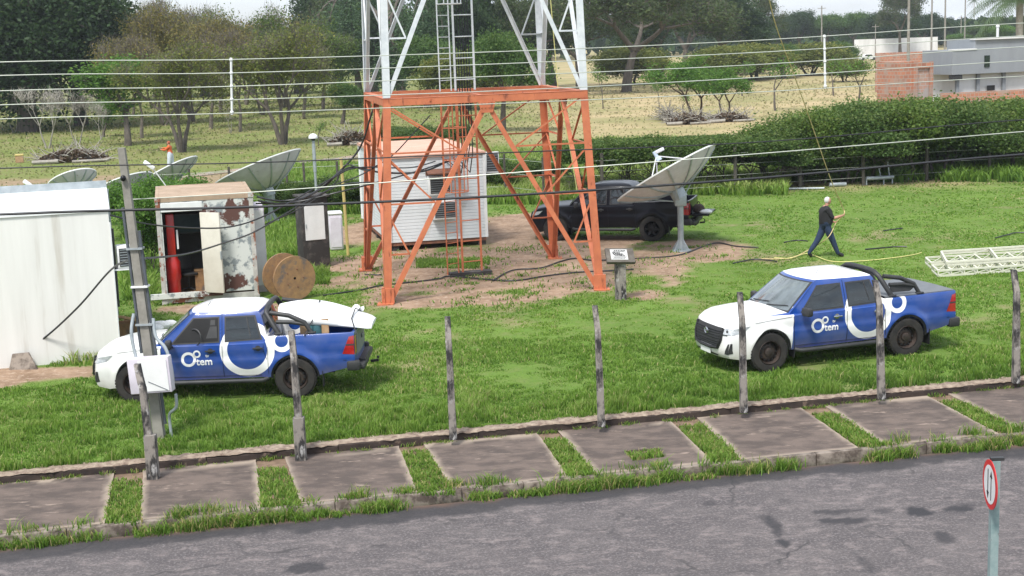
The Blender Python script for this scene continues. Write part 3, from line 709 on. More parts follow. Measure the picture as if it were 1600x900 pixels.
def pickup(kind, label, loc, rz, cat='pickup truck', group=None):
    root = empty('pickup_truck', loc, rz, label, cat, group)
    paint = M['blue'] if kind != 'black' else M['blackp']
    # --- lower body loft
    SS = sorted(set([round(v, 3) for v in list(np.arange(0, 5.2, .045))+[5.16, 5.20, 5.24]+[a+b for a in AX for b in (-.4751, -.474, -.465, -.45, -.42, .42, .45, .465, .474, .4751)]]))
    def section(s, mode):
        zb, ze = z_bot(s), z_edge(s); P = [(0, zb), (.45, zb), (.66, zb)]
        for i in range(15):
            z = zb+(ze-zb)*i/14; P.append((y_side(s, z), z))
        yt = y_side(s, ze)
        if mode == 'bed': P += [(yt-.012, ze+.018), (yt-.075, ze+.018), (yt-.10, .74), (.4, .72), (.2, .72), (0, .72)]
        elif mode == 'full': P += [(yt-.012, ze+.016), (yt-.075, ze+.018), (yt-.10, ze+.018), (.4, ze+.018), (.2, ze+.018), (0, ze+.018)]
        else:
            up = tab(s, [0, .3, 1.4, 1.6], [.02, .045, .07, .03])
            P += [(yt-.022, ze+.018), (yt*.86, ze+.018+up*.35), (yt*.72, ze+.02+up*.5), (yt*.5, ze+.02+up*.72), (yt*.25, ze+.02+up*.93), (0, ze+.02+up)]
        return P
    secs = []
    for s in SS:
        if s < 3.53: secs.append((s, section(s, 'hood')))
        else:
            if len(secs) and secs[-1][0] < 3.53: secs += [(3.53, section(3.53, 'hood')), (3.531, section(3.531, 'bed'))]
            if s <= 5.17: secs.append((s, section(s, 'bed')))
            elif s < 5.19: pass
            else: secs.append((s, section(s, 'full')))
    # close the bed at the tail
    out = []; done = False
    for s, p in secs:
        if s >= 5.19 and not done: out.append((5.171, section(5.171, 'full'))); done = True
        out.append((s, p))
    mb = MB(); G = [[dfm(s, sg*y, z) for (y, z) in (p if sg > 0 else p)] for s, p in out for sg in (1,)]
    G2 = [[dfm(s, -y, z) for (y, z) in p] for s, p in out]
    mb.grid(G); mb.grid(G2)
    s0, p0 = out[0]
    cap = [[dfm(s0, y*t, z) for t in np.linspace(-1, 1, 17)] for (y, z) in p0[3:]]; mb.grid(cap)
    mb.grid([[dfm(s0, y*t, z) for t in np.linspace(-1, 1, 17)] for (y, z) in [(p0[2][0], p0[2][1]), p0[3]]])
    s1, p1 = out[-1]
    mb.grid([[dfm(s1, y*t, z) for t in np.linspace(-1, 1, 9)] for (y, z) in p1[3:20]])
    body = mb.build('body', paint, root, 32, merge=True)
    # --- cabin shell
    mb = MB(); rings = []
    for z in G_Z:
        W_ = gW(z); f, r = gF(z), gR(z); q = []
        for t in np.linspace(0, .97, 7): q.append((f+.13*t**2.2, W_*t))
        a, b = f+.22, r-.07
        q.append((f+.17, gh_y(f+.24, z)*.998))
        for t in np.linspace(0, 1, 12): s = a+.02+(b-a-.02)*t; q.append((s, gh_y(s, z)))
        q.append((r-.035, gh_y(r-.06, z)*.985))
        for t in np.linspace(.94, 0, 6): q.append((r-.02*t*t, W_*t))
        rings.append([Vector((X_(s), y, z)) for s, y in q]+[Vector((X_(s), -y, z)) for s, y in q[::-1]])
    for rg in rings: rg.append(rg[0])
    mb.grid(rings)
    rt = rings[-1][:-1]; h = len(rt)//2
    for i in range(h-1): mb.add([rt[i], rt[i+1], rt[len(rt)-2-i], rt[len(rt)-1-i]], [(0, 1, 2, 3)])
    mb.build('cabin', paint, root, 40, merge=True)
    # roof ribs
    # --- glass
    mb = MB()
    mb2 = MB(); patch(mb2, lambda y, z: gh_front(y, z, .004), [(-.80, 1.12), (.80, 1.12), (.66, 1.665), (-.66, 1.665)], 14, 6); 
    mb3 = MB(); patch(mb3, lambda y, z: gh_front(y, z, .008), [(-.76, 1.155), (.76, 1.155), (.62, 1.645), (-.62, 1.645)], 14, 6)
    fr = mb2.build('windscreen', M['trim'], root, 60); mb3.build('pane', M['glassw'], fr, 60)
    wp = MB()
    for a, b in ((-.62, .02), (.05, .66)): wp.tube([gh_front(a, 1.175, .02), gh_front((a+b)/2, 1.20, .03), gh_front(b, 1.23, .022)], .009, 5)
    wp.build('wipers', M['trim'], fr)
    for sg in (1, -1):
        opened = kind == 'left' and sg == 1
        A = [(1.64, 1.115), (2.60, 1.135), (2.60, 1.615), (2.08, 1.60)]; A2 = [(1.70, 1.145), (2.575, 1.165), (2.575, 1.59), (2.10, 1.58)]
        B = [(2.70, 1.138), (3.42, 1.16), (3.29, 1.62), (2.70, 1.615)]; B2 = [(2.725, 1.168), (3.375, 1.19), (3.26, 1.592), (2.725, 1.59)]
        for nm, q, q2, isf in (('front_window', A, A2, 1), ('rear_window', B, B2, 0)):
            fm = MB(); patch(fm, lambda s, z: gh_side(s, z, .004, sg), q, 8, 5); wo_ = fm.build(nm, M['trim'], root, 60)
            pm = MB(); patch(pm, lambda s, z: gh_side(s, z, .009, sg), q2, 8, 5); pm.build('pane', M['dark'] if (opened and isf) else M['glass'], wo_, 60)  # open window: opaque black sheet stands in for the shaded cabin
            if opened and isf:                        # seat and wheel shapes laid over the black sheet in the open window
                im = MB(); im.lathe([(.155, -.012), (.17, 0), (.155, .012)], gh_side(2.13, 1.25, .016), (.55, .8, .1), 20)
                patch(im, lambda s, z: gh_side(s, z, .013, sg), [(2.34, 1.22), (2.56, 1.22), (2.55, 1.44), (2.42, 1.44)], 3, 3); patch(im, lambda s, z: gh_side(s, z, .013, sg), [(2.42, 1.46), (2.52, 1.46), (2.52, 1.56), (2.43, 1.56)], 2, 2)
                im.build('cabin_interior', M['trim'], wo_)
        bm_ = MB(); bm_.beam(gh_side(3.20, 1.22, .013, sg), gh_side(3.12, 1.60, .013, sg), .022, .006, (0, 1, 0)); bm_.build('window_divider', M['trim'], root)
    rw = MB(); patch(rw, lambda y, z: gh_rear(y, z, .005), [(-.68, 1.27), (.68, 1.27), (.58, 1.60), (-.58, 1.60)], 8, 3); rw.build('rear_screen', M['glass'], root, 60)
    # --- door gaps, handles, mirrors
    for sg in (1, -1):
        def line(pts, w_=.015):
            sm = MB()
            for i in range(len(pts)-1):
                a, b = pts[i], pts[i+1]; n = 8
                for k in range(n):
                    u, v = (a[0]+(b[0]-a[0])*k/n, a[1]+(b[1]-a[1])*k/n), (a[0]+(b[0]-a[0])*(k+1)/n, a[1]+(b[1]-a[1])*(k+1)/n)
                    f = (lambda q: side_pt(q[0], q[1], .0015, sg) if q[1] < 1.09 else gh_side(q[0], max(q[1], 1.12), .0018, sg))
                    A_, B_ = f(u), f(v)
                    if (A_-B_).length > .3: continue
                    sm.beam(A_, B_, .005, w_, (0, 1, 0))
            sm.build('door_gap', M['seam'], root)
        line([(1.47, .48), (1.46, 1.06)]); line([(2.65, .46), (2.65, 1.07)]); line([(2.65, 1.12), (2.65, 1.66)]); line([(1.50, .475), (3.38, .475)])
        line([(3.52, .5), (3.52, 1.09)], .018); line([(3.45, 1.06), (3.44, .96), (3.50, .78)])
        line([(.50, 1.0), (1.42, 1.06)], .008); line([(4.98, .72), (5.06, .72)], .01)
        for s, z in ((2.42, .985), (3.34, 1.01)):
            hm = MB(); p = side_pt(s, z, .035, sg); hm.box(p, (.20, .03, .035), bev=.012)
            arc_strip(hm, lambda a, b: side_pt(a, b, .003, sg), (s, z-.005), 0, .055, 0, 2*PI, 16, 0)
            hm.build('door_handle', M['trim'] if kind != 'right' else M['chrome'], root, 40)
        mm = MB(); p = side_pt(1.68, 1.06, .0, sg); mm.box(p+Vector((.02, sg*.17, .10)), (.13, .24, .17), Matrix.Rotation(sg*.15, 3, 'Z'), bev=.04)
        mm.beam(p+Vector((0, 0, .02)), p+Vector((.01, sg*.12, .06)), .05, .05); mm.build('mirror', M['trim'], root, 40)
        # wheel-arch liner lip and side step, mud flap
        for a in AX:
            am = MB(); arc_strip(am, lambda u, v: side_pt(u, v, -.006, sg), (a, WZ), .43, .478, .02, PI-.02, 30)
            am.build('arch_lining', M['dark'], root, 60)
        st = MB(); st.tube([Vector((X_(1.5), sg*.86, .40)), Vector((X_(1.6), sg*.93, .375)), Vector((X_(3.4), sg*.93, .375)), Vector((X_(3.5), sg*.86, .40))], .045, 8); st.build('side_step', M['trim'], root, 60)
        mf = MB(); mf.box((X_(4.56), sg*.80, .36), (.012, .24, .32)); mf.build('mud_flap', M['black'], root)
        mf = MB(); mf.box((X_(1.47), sg*.80, .36), (.012, .22, .24)); mf.build('mud_flap', M['black'], root)
    # --- underbody between the wheels
    ub = MB(); ub.box((X_(2.6), 0, .52), (4.3, 1.10, .24)); ub.box((X_(2.5), 0, .62), (1.9, 1.5, .3))
    for a in AX: ub.tube([(X_(a), -.78, WZ), (X_(a), .78, WZ)], .06, 8); ub.box((X_(a), 0, .78), (1.0, 1.30, .12))
    ub.build('underbody', M['black'], root)
    for a in AX:
        for sg in (1, -1): wheel(root, a, sg, M['rim'] if kind != 'black' else M['rimb'])
    # --- nose
    F = lambda y, z, o=.004: dfm(0, y, z)+Vector((o, 0, 0))
    gm = MB(); patch(gm, lambda y, z: F(y, z, .006), [(-.46, .52), (.46, .52), (.54, .90), (-.54, .90)], 14, 5)
    gr = gm.build('grille', M['trim'], root, 60)
    sl = MB()
    for z in (.55, .59, .63, .69, .74, .79): sl.tube([F(y, z, .014) for y in np.linspace(-.50, .50, 9)], .008, 4)
    sl.tube([F(y, .83, .014) for y in np.linspace(-.53, .53, 9)], .014, 5)
    sl.tube([F(-.55, .89, .012), F(-.55, .68, .014), F(-.47, .51, .016), F(-.2, .485, .016), F(.2, .485, .016), F(.47, .51, .016), F(.55, .68, .014), F(.55, .89, .012)], .034, 5)
    sl.build('grille_bars', M['black'], gr, 60)
    em = MB(); c = F(0, .775, .022)
    for rx, rz_ in ((.085, .058), (.03, .055), (.07, .022)):
        em.tube([c+Vector((0, rx*math.cos(t), rz_*math.sin(t)+(.018 if rx == .07 else 0))) for t in np.linspace(0, 2*PI, 20)], .007, 4, cap=False)
    em.build('emblem', M['chrome'], gr, 60)
    for sg in (1, -1):
        hm = MB()
        f = lambda s, z: dfm(s, sg*y_side(s, z)*1.0, z)+Vector((.004, sg*.006, 0))
        fF = lambda y, z: F(sg*y, z, .008)
        patch(hm, fF, [(.56, .775), (y_side(0, .78)-.005, .785), (y_side(0, .9)-.005, .90), (.57, .905)], 6, 3)
        patch(hm, f, [(.0, .785), (.24, .83), (.38, .955), (.0, .90)], 6, 3)
        lamp = hm.build('headlight', M['lampw'], root, 60)
        hb = MB(); patch(hb, lambda y, z: F(sg*y, z, .012), [(.58, .765), (.70, .765), (.70, .785), (.58, .785)], 4, 1); hb.sphere(F(sg*.66, .84, .0), .035, 10, sc=(.6, 1, 1)); hb.build('lamp_bezel', M['trim'], lamp, 60)
        fg = MB(); patch(fg, lambda y, z: F(sg*y, z, .006), [(.64, .40), (.735, .39), (.755, .62), (.72, .60)], 4, 3)
        patch(fg, f, [(.0, .40), (.09, .42), (.04, .62), (.0, .62)], 3, 3); fg.build('fog_lamp_housing', M['trim'], root, 60)
    lb = MB(); patch(lb, lambda y, z: F(y, z, .005), [(-.42, .33), (.42, .33), (.46, .37), (-.46, .37)], 10, 2); lb.build('bumper_intake', M['trim'], root, 60)
    pl = MB(); pl.box(F(0, .405, .02), (.012, .42, .12)); pl.build('number_plate', M['wpaint'], root)
    # --- tail
    T = lambda y, z, o=.004: dfm(5.24, y, z)-Vector((o, 0, 0))
    for sg in (1, -1):
        tm = MB(); patch(tm, lambda s, z: side_pt(s, z, .006, sg), [(4.97, .84), (5.235, .82), (5.235, 1.19), (5.13, 1.17)], 5, 6)
        patch(tm, lambda y, z: T(sg*y, z, .006), [(.74, .83), (y_side(5.24, .85), .82), (y_side(5.24, 1.15), 1.19), (.74, 1.19)], 4, 5)
        tl = tm.build('tail_lamp', M['lampr'], root, 60)
        t2 = MB(); patch(t2, lambda s, z: side_pt(s, z, .009, sg), [(5.06, 1.0), (5.235, 1.0), (5.235, 1.03), (5.06, 1.03)], 3, 1); t2.build('lamp_divider', M['trim'], tl, 60)
    bp = MB(); bp.box((X_(5.29), 0, .56), (.16, 1.64, .12), bev=.035); bp.box((X_(5.30), 0, .645), (.13, 1.1, .03))
    bp.build('rear_bumper', M['trim'], root, 40)
    for sg in (1, -1):
        cb = MB(); cb.box((X_(5.16), sg*.86, .60), (.26, .14, .20), bev=.04); cb.build('bumper_corner', M['trim'], root, 40)
    tb = MB(); tb.beam((X_(5.40), -.0, .48), (X_(5.56), 0, .50), .05, .05); tb.sphere((X_(5.55), 0, .56), .028, 8); tb.beam((X_(5.3), -.35, .46), (X_(5.3), .35, .46), .06); tb.build('tow_bar', M['black'], root)
    if kind != 'black':
        tg = MB(); patch(tg, lambda y, z: T(y, z, .006), [(-.70, .78), (.70, .78), (.70, 1.20), (-.70, 1.20)], 6, 4); tg.box((X_(5.262), 0, 1.02), (.02, .24, .07), bev=.01)
        tg.build('tailgate', M['blue'] if kind == 'right' else mat('bare tailgate lining', (.20, .21, .23), (.15, .16, .17), 5, .5), root, 60)
    if kind in ('left', 'right'):                      # tubular roll bar behind the cab
        rb = MB()
        z0, z1 = 1.25, 1.76
        top = [(X_(3.50), y, z1-.10*(abs(y)/.70)**4) for y in np.linspace(-.70, .70, 9)]
        rb.tube([(X_(3.74), -.80, z0)]+top+[(X_(3.74), .80, z0)], .052, 8)
        for sg in (1, -1):
            rb.tube([(X_(3.58), sg*.73, 1.66), (X_(3.95), sg*.77, 1.60), (X_(4.25), sg*.80, 1.46), (X_(4.38), sg*.81, z0)], [.044, .046, .046, .044], 8)
            rb.tube([(X_(3.70), sg*.76, 1.48), (X_(4.0), sg*.79, 1.47), (X_(4.28), sg*.80, 1.42)], .04, 8)
            rb.add([(X_(3.70), sg*.775, 1.47), (X_(4.28), sg*.80, 1.40), (X_(4.16), sg*.80, 1.32), (X_(3.74), sg*.79, 1.32), (X_(3.70), sg*.76, 1.47), (X_(4.28), sg*.785, 1.40), (X_(4.16), sg*.785, 1.32), (X_(3.74), sg*.775, 1.32)], [(0, 1, 2, 3), (7, 6, 5, 4), (0, 4, 5, 1), (1, 5, 6, 2), (2, 6, 7, 3), (3, 7, 4, 0)]) if kind == 'right' else None
            rb.box((X_(3.74), sg*.81, 1.262), (.16, .09, .04), bev=.01); rb.box((X_(4.38), sg*.81, 1.262), (.16, .09, .04), bev=.01)
        rb.build('roll_bar', M['trim'], root, 60)
    if kind == 'right':
        tn = MB(); tn.grid([[(X_(s), y, 1.258+.012*(1-(y/.8)**2)+.004*math.sin(s*9)) for y in np.linspace(-.83, .83, 9)] for s in np.linspace(3.56, 5.20, 16)])
        for sg in (1, -1): tn.grid([[(X_(s), sg*.83, z) for z in (1.258, 1.235)] for s in (3.56, 5.20)])
        tn.grid([[(X_(5.20), y, z) for z in (1.26, 1.235)] for y in (-.83, .83)])
        tn.build('bed_cover', M['tonneau'], root, 50)
    an = MB(); an.tube([(X_(2.3), .3, 1.76), (X_(2.36), .3, 1.84)], .006, 4); an.build('aerial', M['trim'], root)
    if kind != 'black':                                # door lettering and its small rings, wrapped on both doors
        for sg in (1, -1):
            lm = MB(); f = lambda s, z: side_pt(s, z, .004, sg)
            s0_ = 1.99
            dirn = 1 if sg == 1 else -1
            cs = s0_ if sg == 1 else 2.33
            arc_strip(lm, f, (cs, .83), .092, .145); arc_strip(lm, f, (cs+dirn*.165, .93), .042, .075)
            for body_, size, ox, oz in (('tem', .20, .145, .715), ('tv', .085, .33, .865)):
                me = text_mesh(body_, size, .0045 if body_ == 'tem' else .002)
                vs_ = [f(cs+dirn*(ox+v.co.x*1.0), oz+v.co.y) for v in me.vertices]
                lm.add(vs_, [tuple(p.vertices) for p in me.polygons])
            lm.build('door_logo', M['decal'], root)
    return root

def truck_pose(fpx, rpx):                              # from where the near front and rear tyres stand
    a = g(*fpx); b = g(*rpx); d = (a-b); d.z = 0; m = (a+b)/2; d.normalize()
    left = Vector((-d.y, d.x, 0)); c = m-left*.82; return (c.x, c.y, 0), math.atan2(d.y, d.x)
lp, lr = truck_pose((220, 628), (461, 620)); rp, rr = truck_pose((1199, 582), (1417, 553))
truck_l = pickup('left', 'blue and white pickup with a long white shell strapped over its bed', lp, lr)
truck_r = pickup('right', 'blue and white pickup with a flat grey bed cover behind its roll bar', rp, rr)
bp_, br_ = truck_pose((860, 376), (1030, 377))
truck_r.scale = (1.015, 1.015, 1.015); truck_r.rotation_euler[2] = rr-R(3)
truck_b = pickup('black', 'black pickup with open tailgate parked behind the big dish beyond the tower', bp_, br_)

truck_b.scale = (1.05, 1.05, 1.07)
# ------------------------------------------------------------------ lattice tower
def lerp(a, b, t): return Vector(a)*(1-t)+Vector(b)*t
TF = [g(601, 476), g(943, 453), g(869, 403), g(569, 422)]
TC = (TF[0]+TF[1]+TF[2]+TF[3])/4
ZT = 5.22                                             # top of the orange base
def corner(i, z): k = 1-.085*z/ZT if z <= ZT else .915-.045*(z-ZT)/6.2; return Vector((TC.x+(TF[i].x-TC.x)*k, TC.y+(TF[i].y-TC.y)*k, z))
tower = empty('lattice_tower', (TC.x, TC.y, 0), 0, 'tall steel lattice tower with orange base and white upper frame', 'tower')
def loc(o): o.location = (-TC.x, -TC.y, 0); return o
def panel(z0, z1, m, wl, wb, wr, halves=4, redund=True):
    for i in range(4):
        a, b = corner(i, z0), corner(i, z1); inn = (Vector((TC.x, TC.y, a.z))-a).normalized()
        mb = MB(); nb = Vector((TF[(i+1) % 4]-TF[i])).normalized(); pv = Vector((TF[(i-1) % 4]-TF[i])).normalized()
        for d in (nb, pv):                           # angle section: two plates meeting at the corner
            n_ = d.cross(Vector((0, 0, 1))).normalized()
            mb.add([a, a+d*wl, b+d*wl, b, a+n_*.014, a+d*wl+n_*.014, b+d*wl+n_*.014, b+n_*.014], [(0, 1, 2, 3), (4, 7, 6, 5), (1, 5, 6, 2), (0, 3, 7, 4), (2, 6, 7, 3), (0, 4, 5, 1)])
        if z0 == 0:
            mb.box(a+inn*.06+Vector((0, 0, .02)), (.42, .42, .04)); 
            for d in (nb, pv): mb.box(a+d*.10+Vector((0, 0, .22)), (.30*abs(d.x)+.03, .30*abs(d.y)+.03, .40))
        loc(mb.build('leg', m, tower))
    for i in range(4):                                # bolted gusset plates at the apex and on the feet
        j = (i+1) % 4; mid = (corner(i, z1)+corner(j, z1))/2; e_ = (corner(j, z1)-corner(i, z1)).normalized(); out = Vector((e_.y, -e_.x, 0)); gb = MB()
        q_ = [mid+e_*-.24-Vector((0, 0, .06)), mid+e_*.24-Vector((0, 0, .06)), mid+e_*.15-Vector((0, 0, .38)), mid-e_*.15-Vector((0, 0, .38))]
        gb.add([v+out*.012 for v in q_]+[v+out*.024 for v in q_], [(0, 1, 2, 3), (7, 6, 5, 4), (0, 4, 5, 1), (1, 5, 6, 2), (2, 6, 7, 3), (3, 7, 4, 0)])
        for a_ in (-.14, -.05, .05, .14):
            for b_ in (.12, .24): gb.box(mid+e_*a_+out*.03-Vector((0, 0, b_)), (.03, .03, .03))
        loc(gb.build('gusset_plate', m, tower))
    for i in range(4):
        j = (i+1) % 4; mid = (corner(i, z1)+corner(j, z1))/2; out = Vector(((TF[j]-TF[i]).y, -(TF[j]-TF[i]).x, 0)).normalized()
        for s_, e in ((i, j), (j, i)):
            f, t = corner(s_, z0), corner(s_, z1); dr = (corner(e, z0)-f).normalized(); off = -out*.03
            mb = MB(); mb.angle(f+dr*.06+off, mid+off, wb, .014, out, sx=1 if s_ == i else -1, sy=-1)
            loc(mb.build('brace', m, tower))
            if redund:
                mb = MB()
                for k in range(1, 4):
                    u = k/4; mb.angle(lerp(f, t, u)+off*.5, lerp(f, mid, u)+off*.5, wr, .01, out, sy=-1)
                    mb.angle(lerp(f, t, (k+1)/4)+off*.8, lerp(f, mid, u)+off*.8, wr, .01, out, sy=-1)
                loc(mb.build('tie_bars', m, tower))
def panel_mb(): pass
panel(0, ZT, M['orange'], .19, .125, .045)
for i in range(4):                                    # doubled girder ring on top of the base
    j = (i+1) % 4; mb = MB(); a, b = corner(i, ZT), corner(j, ZT); out = Vector(((b-a).y, -(b-a).x, 0)).normalized()
    mb.beam(a+Vector((0, 0, -.02)), b+Vector((0, 0, -.02)), .03, .17); mb.beam(a+Vector((0, 0, .075))-out*.08, b+Vector((0, 0, .085))-out*.08, .20, .014); mb.beam(a-out*.17-Vector((0, 0, .02)), b-out*.17-Vector((0, 0, .02)), .014, .20)
    mb.beam(lerp(a, b, .22)+out*.02-Vector((0, 0, .0)), lerp(a, corner((j+1) % 4, ZT), .5)*.5+lerp(a, b, .5)*.5, .08, .05)
    loc(mb.build('girder', M['orange'], tower))
mb = MB()
for i in range(2): mb.beam(lerp(corner(i, ZT+.02), corner(i+1, ZT+.02), .5), lerp(corner((i+2) % 4, ZT+.02), corner((i+3) % 4, ZT+.02), .5), .10, .07)
loc(mb.build('cross_beam', M['orange'], tower))
for q in range(3): panel(ZT+.10+q*6.2, ZT+6.2+q*6.2, M['wsteel'], .18-.02*q, .11, .045)
for q in range(3):
    zz = ZT+.10+(q+1)*6.2-.1
    for i in range(4):
        mb = MB(); mb.angle(corner(i, zz), corner((i+1) % 4, zz), .09, .01, (0, 0, 1)); loc(mb.build('girder', M['wsteel'], tower))
# climbing ladder and cable ladder inside the tower, foot beam
LB = [g(700, 435), g(722, 431), g(753, 428)]
zb_ = .10
def ladder(name, xa, xb, z0, z1, m, step, r_=.022, cage=False, wide=.05):
    mb = MB()
    for P in (xa, xb): mb.beam((P.x, P.y, z0), (P.x, P.y, z1), wide, .03)
    z = z0+.3
    while z < z1: mb.tube([(xa.x, xa.y, z), (xb.x, xb.y, z)], r_, 5); z += step
    o = mb.build(name, m, tower); loc(o)
    if cage:
        cg = MB(); c = (xa+xb)/2; d = (xb-xa).normalized(); n_ = Vector((d.y, -d.x, 0))
        z = max(z0+2.4, z0)
        def hp(t): return c+d*.34*math.cos(t)+n_*(.34*math.sin(t)+.30)
        while z < z1:
            cg.tube([hp(t)+Vector((0, 0, z)) for t in np.linspace(-.9, PI+.9, 14)], .014, 4); z += .9
        for t in (-.5, .4, PI/2, PI-.4, PI+.5): cg.beam(hp(t)+Vector((0, 0, z0+2.4)), hp(t)+Vector((0, 0, z1)), .03, .008)
        loc(cg.build('ladder_cage', m, o)); o.children[0].location = (0, 0, 0)
    return o
la, lb_, lc = LB[0]+Vector((.0, 0, 0)), LB[1], LB[2]
for z0, z1, m in ((zb_, ZT, M['orange']), (ZT+.1, 23, M['wsteel'])):
    ladder('climbing_ladder', la, la+(lb_-la).normalized()*.42, z0, z1, m, .30, .011, True, .035)
    ladder('cable_ladder', lb_+Vector((.03, 0, 0)), lc, z0, z1, m, .60, .018, False, .06)
mb = MB(); mb.box(((lb_+lc)/2+Vector((-.05, 0, .05))), (1.25, .35, .12), Matrix.Rotation(R(14), 3, 'Z'), bev=.01); loc(mb.build('ladder_footing', M['darkc'], tower))
for k in range(6):                                    # feeder cables clipped to the cable ladder, then sweeping to the shelter
    t = .12+.13*k; p = lerp(lb_, lc, t)+Vector((0, .06, 0)); zz = 3.15+.12*math.sin(k*2.1)
    e = at(690+k*6, 246+(k % 3)*3, 44.9*1.047)
    pts = [p+Vector((0, 0, z)) for z in (23, 12, 6.5, 5, zz+.5)]+[lerp(p+Vector((0, 0, zz)), e, .25)+Vector((0, 0, -.15)), lerp(p+Vector((0, 0, zz)), e, .6)+Vector((0, 0, -.1)), e]
    mb = MB(); mb.tube(pts, .017, 5); loc(mb.build('feeder_cable', M['cable'], tower))
for k, i in enumerate((0, 3)):
    pass

# ------------------------------------------------------------------ generic helpers for cables
def sag(a, b, s, n=14): a = Vector(a); b = Vector(b); return [lerp(a, b, t)-Vector((0, 0, 4*s*t*(1-t))) for t in np.linspace(0, 1, n)]
def cat_spline(P, n=8):
    P = [Vector(p) for p in P]; out = []
    for i in range(len(P)-1):
        p0, p1, p2, p3 = P[max(i-1, 0)], P[i], P[i+1], P[min(i+2, len(P)-1)]
        for k in range(n):
            t = k/n; out.append(.5*((2*p1)+(-p0+p2)*t+(2*p0-5*p1+4*p2-p3)*t*t+(-p0+3*p1-3*p2+p3)*t**3))
    return out+[P[-1]]
def cable(name, P, r, m, label, cat, group=None, n=8):
    mb = MB(); mb.tube(cat_spline(P, n), r, 5); o = mb.build(name, m, smooth=60); tag(o, label, cat, group); return o

# ------------------------------------------------------------------ equipment shelters
def rot2(v): return math.atan2(v.y, v.x)
# white hut with a sloping roof, at the left edge
a, b = g(0, 577), g(188, 560); d = (b-a).normalized(); n_ = Vector((-d.y, d.x, 0)); 
M['hut'] = mat('stained white wall', (.74, .73, .70), (.66, .65, .62), 1.6, .8, stretch=(1.5, 1.5, .12), c3=(.46, .42, .36), s3=1.5, lo3=.56, hi3=.78, st3=(1.6, 1.6, .16))
M['hutroof'] = mat('white sheet roof', (.80, .81, .81), (.70, .71, .71), 2, .5)
hut = empty('equipment_hut', b, rot2(d), 'long windowless white hut with rain-streaked wall and white sloping roof', 'hut')
HW, HD, HH, HB = 6.5, 3.9, 3.30, 3.44               # local: x<0 along the wall, y depth
mb = MB(); mb.add([(-HW, 0, 0), (0, 0, 0), (0, 0, HH), (-HW, 0, HH), (-HW, HD, 0), (0, HD, 0), (0, HD, HB), (-HW, HD, HB)], [(0, 1, 2, 3), (1, 5, 6, 2), (5, 4, 7, 6), (4, 0, 3, 7)])
mb.build('wall', M['hut'], hut)
mb = MB(); mb.add([(-HW, -.03, HH), (.03, -.03, HH), (.03, HD, HB), (-HW, HD, HB), (-HW, -.03, HH+.04), (.03, -.03, HH+.04), (.03, HD, HB+.04), (-HW, HD, HB+.04)], [(0, 1, 5, 4), (1, 2, 6, 5), (4, 5, 6, 7), (3, 0, 4, 7), (2, 3, 7, 6)])
mb.build('roof', M['hutroof'], hut)
mb = MB(); mb.beam((-HW, HD-.05, HB+.11), (.03, HD-.05, HB+.11), .06, .20); mb.build('gutter', M['galv'], hut)
for x in (-.02,): mb = MB(); mb.beam((.012, -.012, .02), (.012, -.012, HH-.25), .03, .03); mb.build('corner_trim', M['wpaint'], hut)
mb = MB(); mb.tube([(.06, .10, HH-.4), (.06, .10, 1.15)], .028, 6); mb.build('conduit', M['trim'], hut)
mb = MB(); mb.beam((.02, HD-.05, 0), (.02, HD-.05, HB), .10, .06); mb.build('corner_post', M['galv'], hut)
def ac_window(root_loc, rz, w_, h_, dp, label, grp=None):
    r_ = empty('air_conditioner', root_loc, rz, label, 'air conditioner', grp)       # local -y faces out
    mb = MB(); mb.box((0, -dp/2, h_/2), (w_, dp, h_), bev=.015); mb.build('casing', M['wpaint'], r_, 40)
    mb = MB(); mb.box((0, -dp-.006, h_/2), (w_*.86, .012, h_*.80)); gr = mb.build('grille', M['trim'], r_)
    mb = MB()
    for k in range(7): mb.box((0, -dp-.016, h_*.16+h_*.68*k/6), (w_*.80, .008, .012))
    mb.build('louvres', M['galv'], gr)
    return r_
P0 = hut.matrix_basis if False else None
def hl(x, y, z): return Vector(b)+d*x+n_*y+Vector((0, 0, z))
ac_window(hl(.0, .42, 1.98), rot2(d)+PI/2*.0+R(4), .54, .50, .40, 'boxy air conditioner on the end wall of the white hut')
bpy.context.scene.objects['air_conditioner'].location = hl(.36, .44, 2.0)
mb = MB(); mb.box(hl(.28, .30, 1.98), (.58, .55, .03), Matrix.Rotation(rot2(d), 3, 'Z')); o = mb.build('bracket_shelf', M['wpaint'], hut); 
o.parent = hut; o.matrix_parent_inverse = (Matrix.Translation(b) @ Matrix.Rotation(rot2(d), 4, 'Z')).inverted()
# loose concrete slab leaning on the wall
p = g(38, 576); mb = MB()
mb.add([(-.30, 0, 0), (.34, -.05, 0), (.10, .17, .34), (-.25, .17, .32), (-.30, .06, 0), (.34, .01, 0), (.10, .23, .34), (-.25, .23, .32)], [(0, 1, 2, 3), (4, 7, 6, 5), (0, 4, 5, 1), (1, 5, 6, 2), (2, 6, 7, 3), (3, 7, 4, 0)])
o = mb.build('concrete_slab', M['kerbm']); o.location = p+Vector((.0, -.12, 0)); tag(o, 'broken pale concrete slab leaning against the foot of the white hut', 'slab')

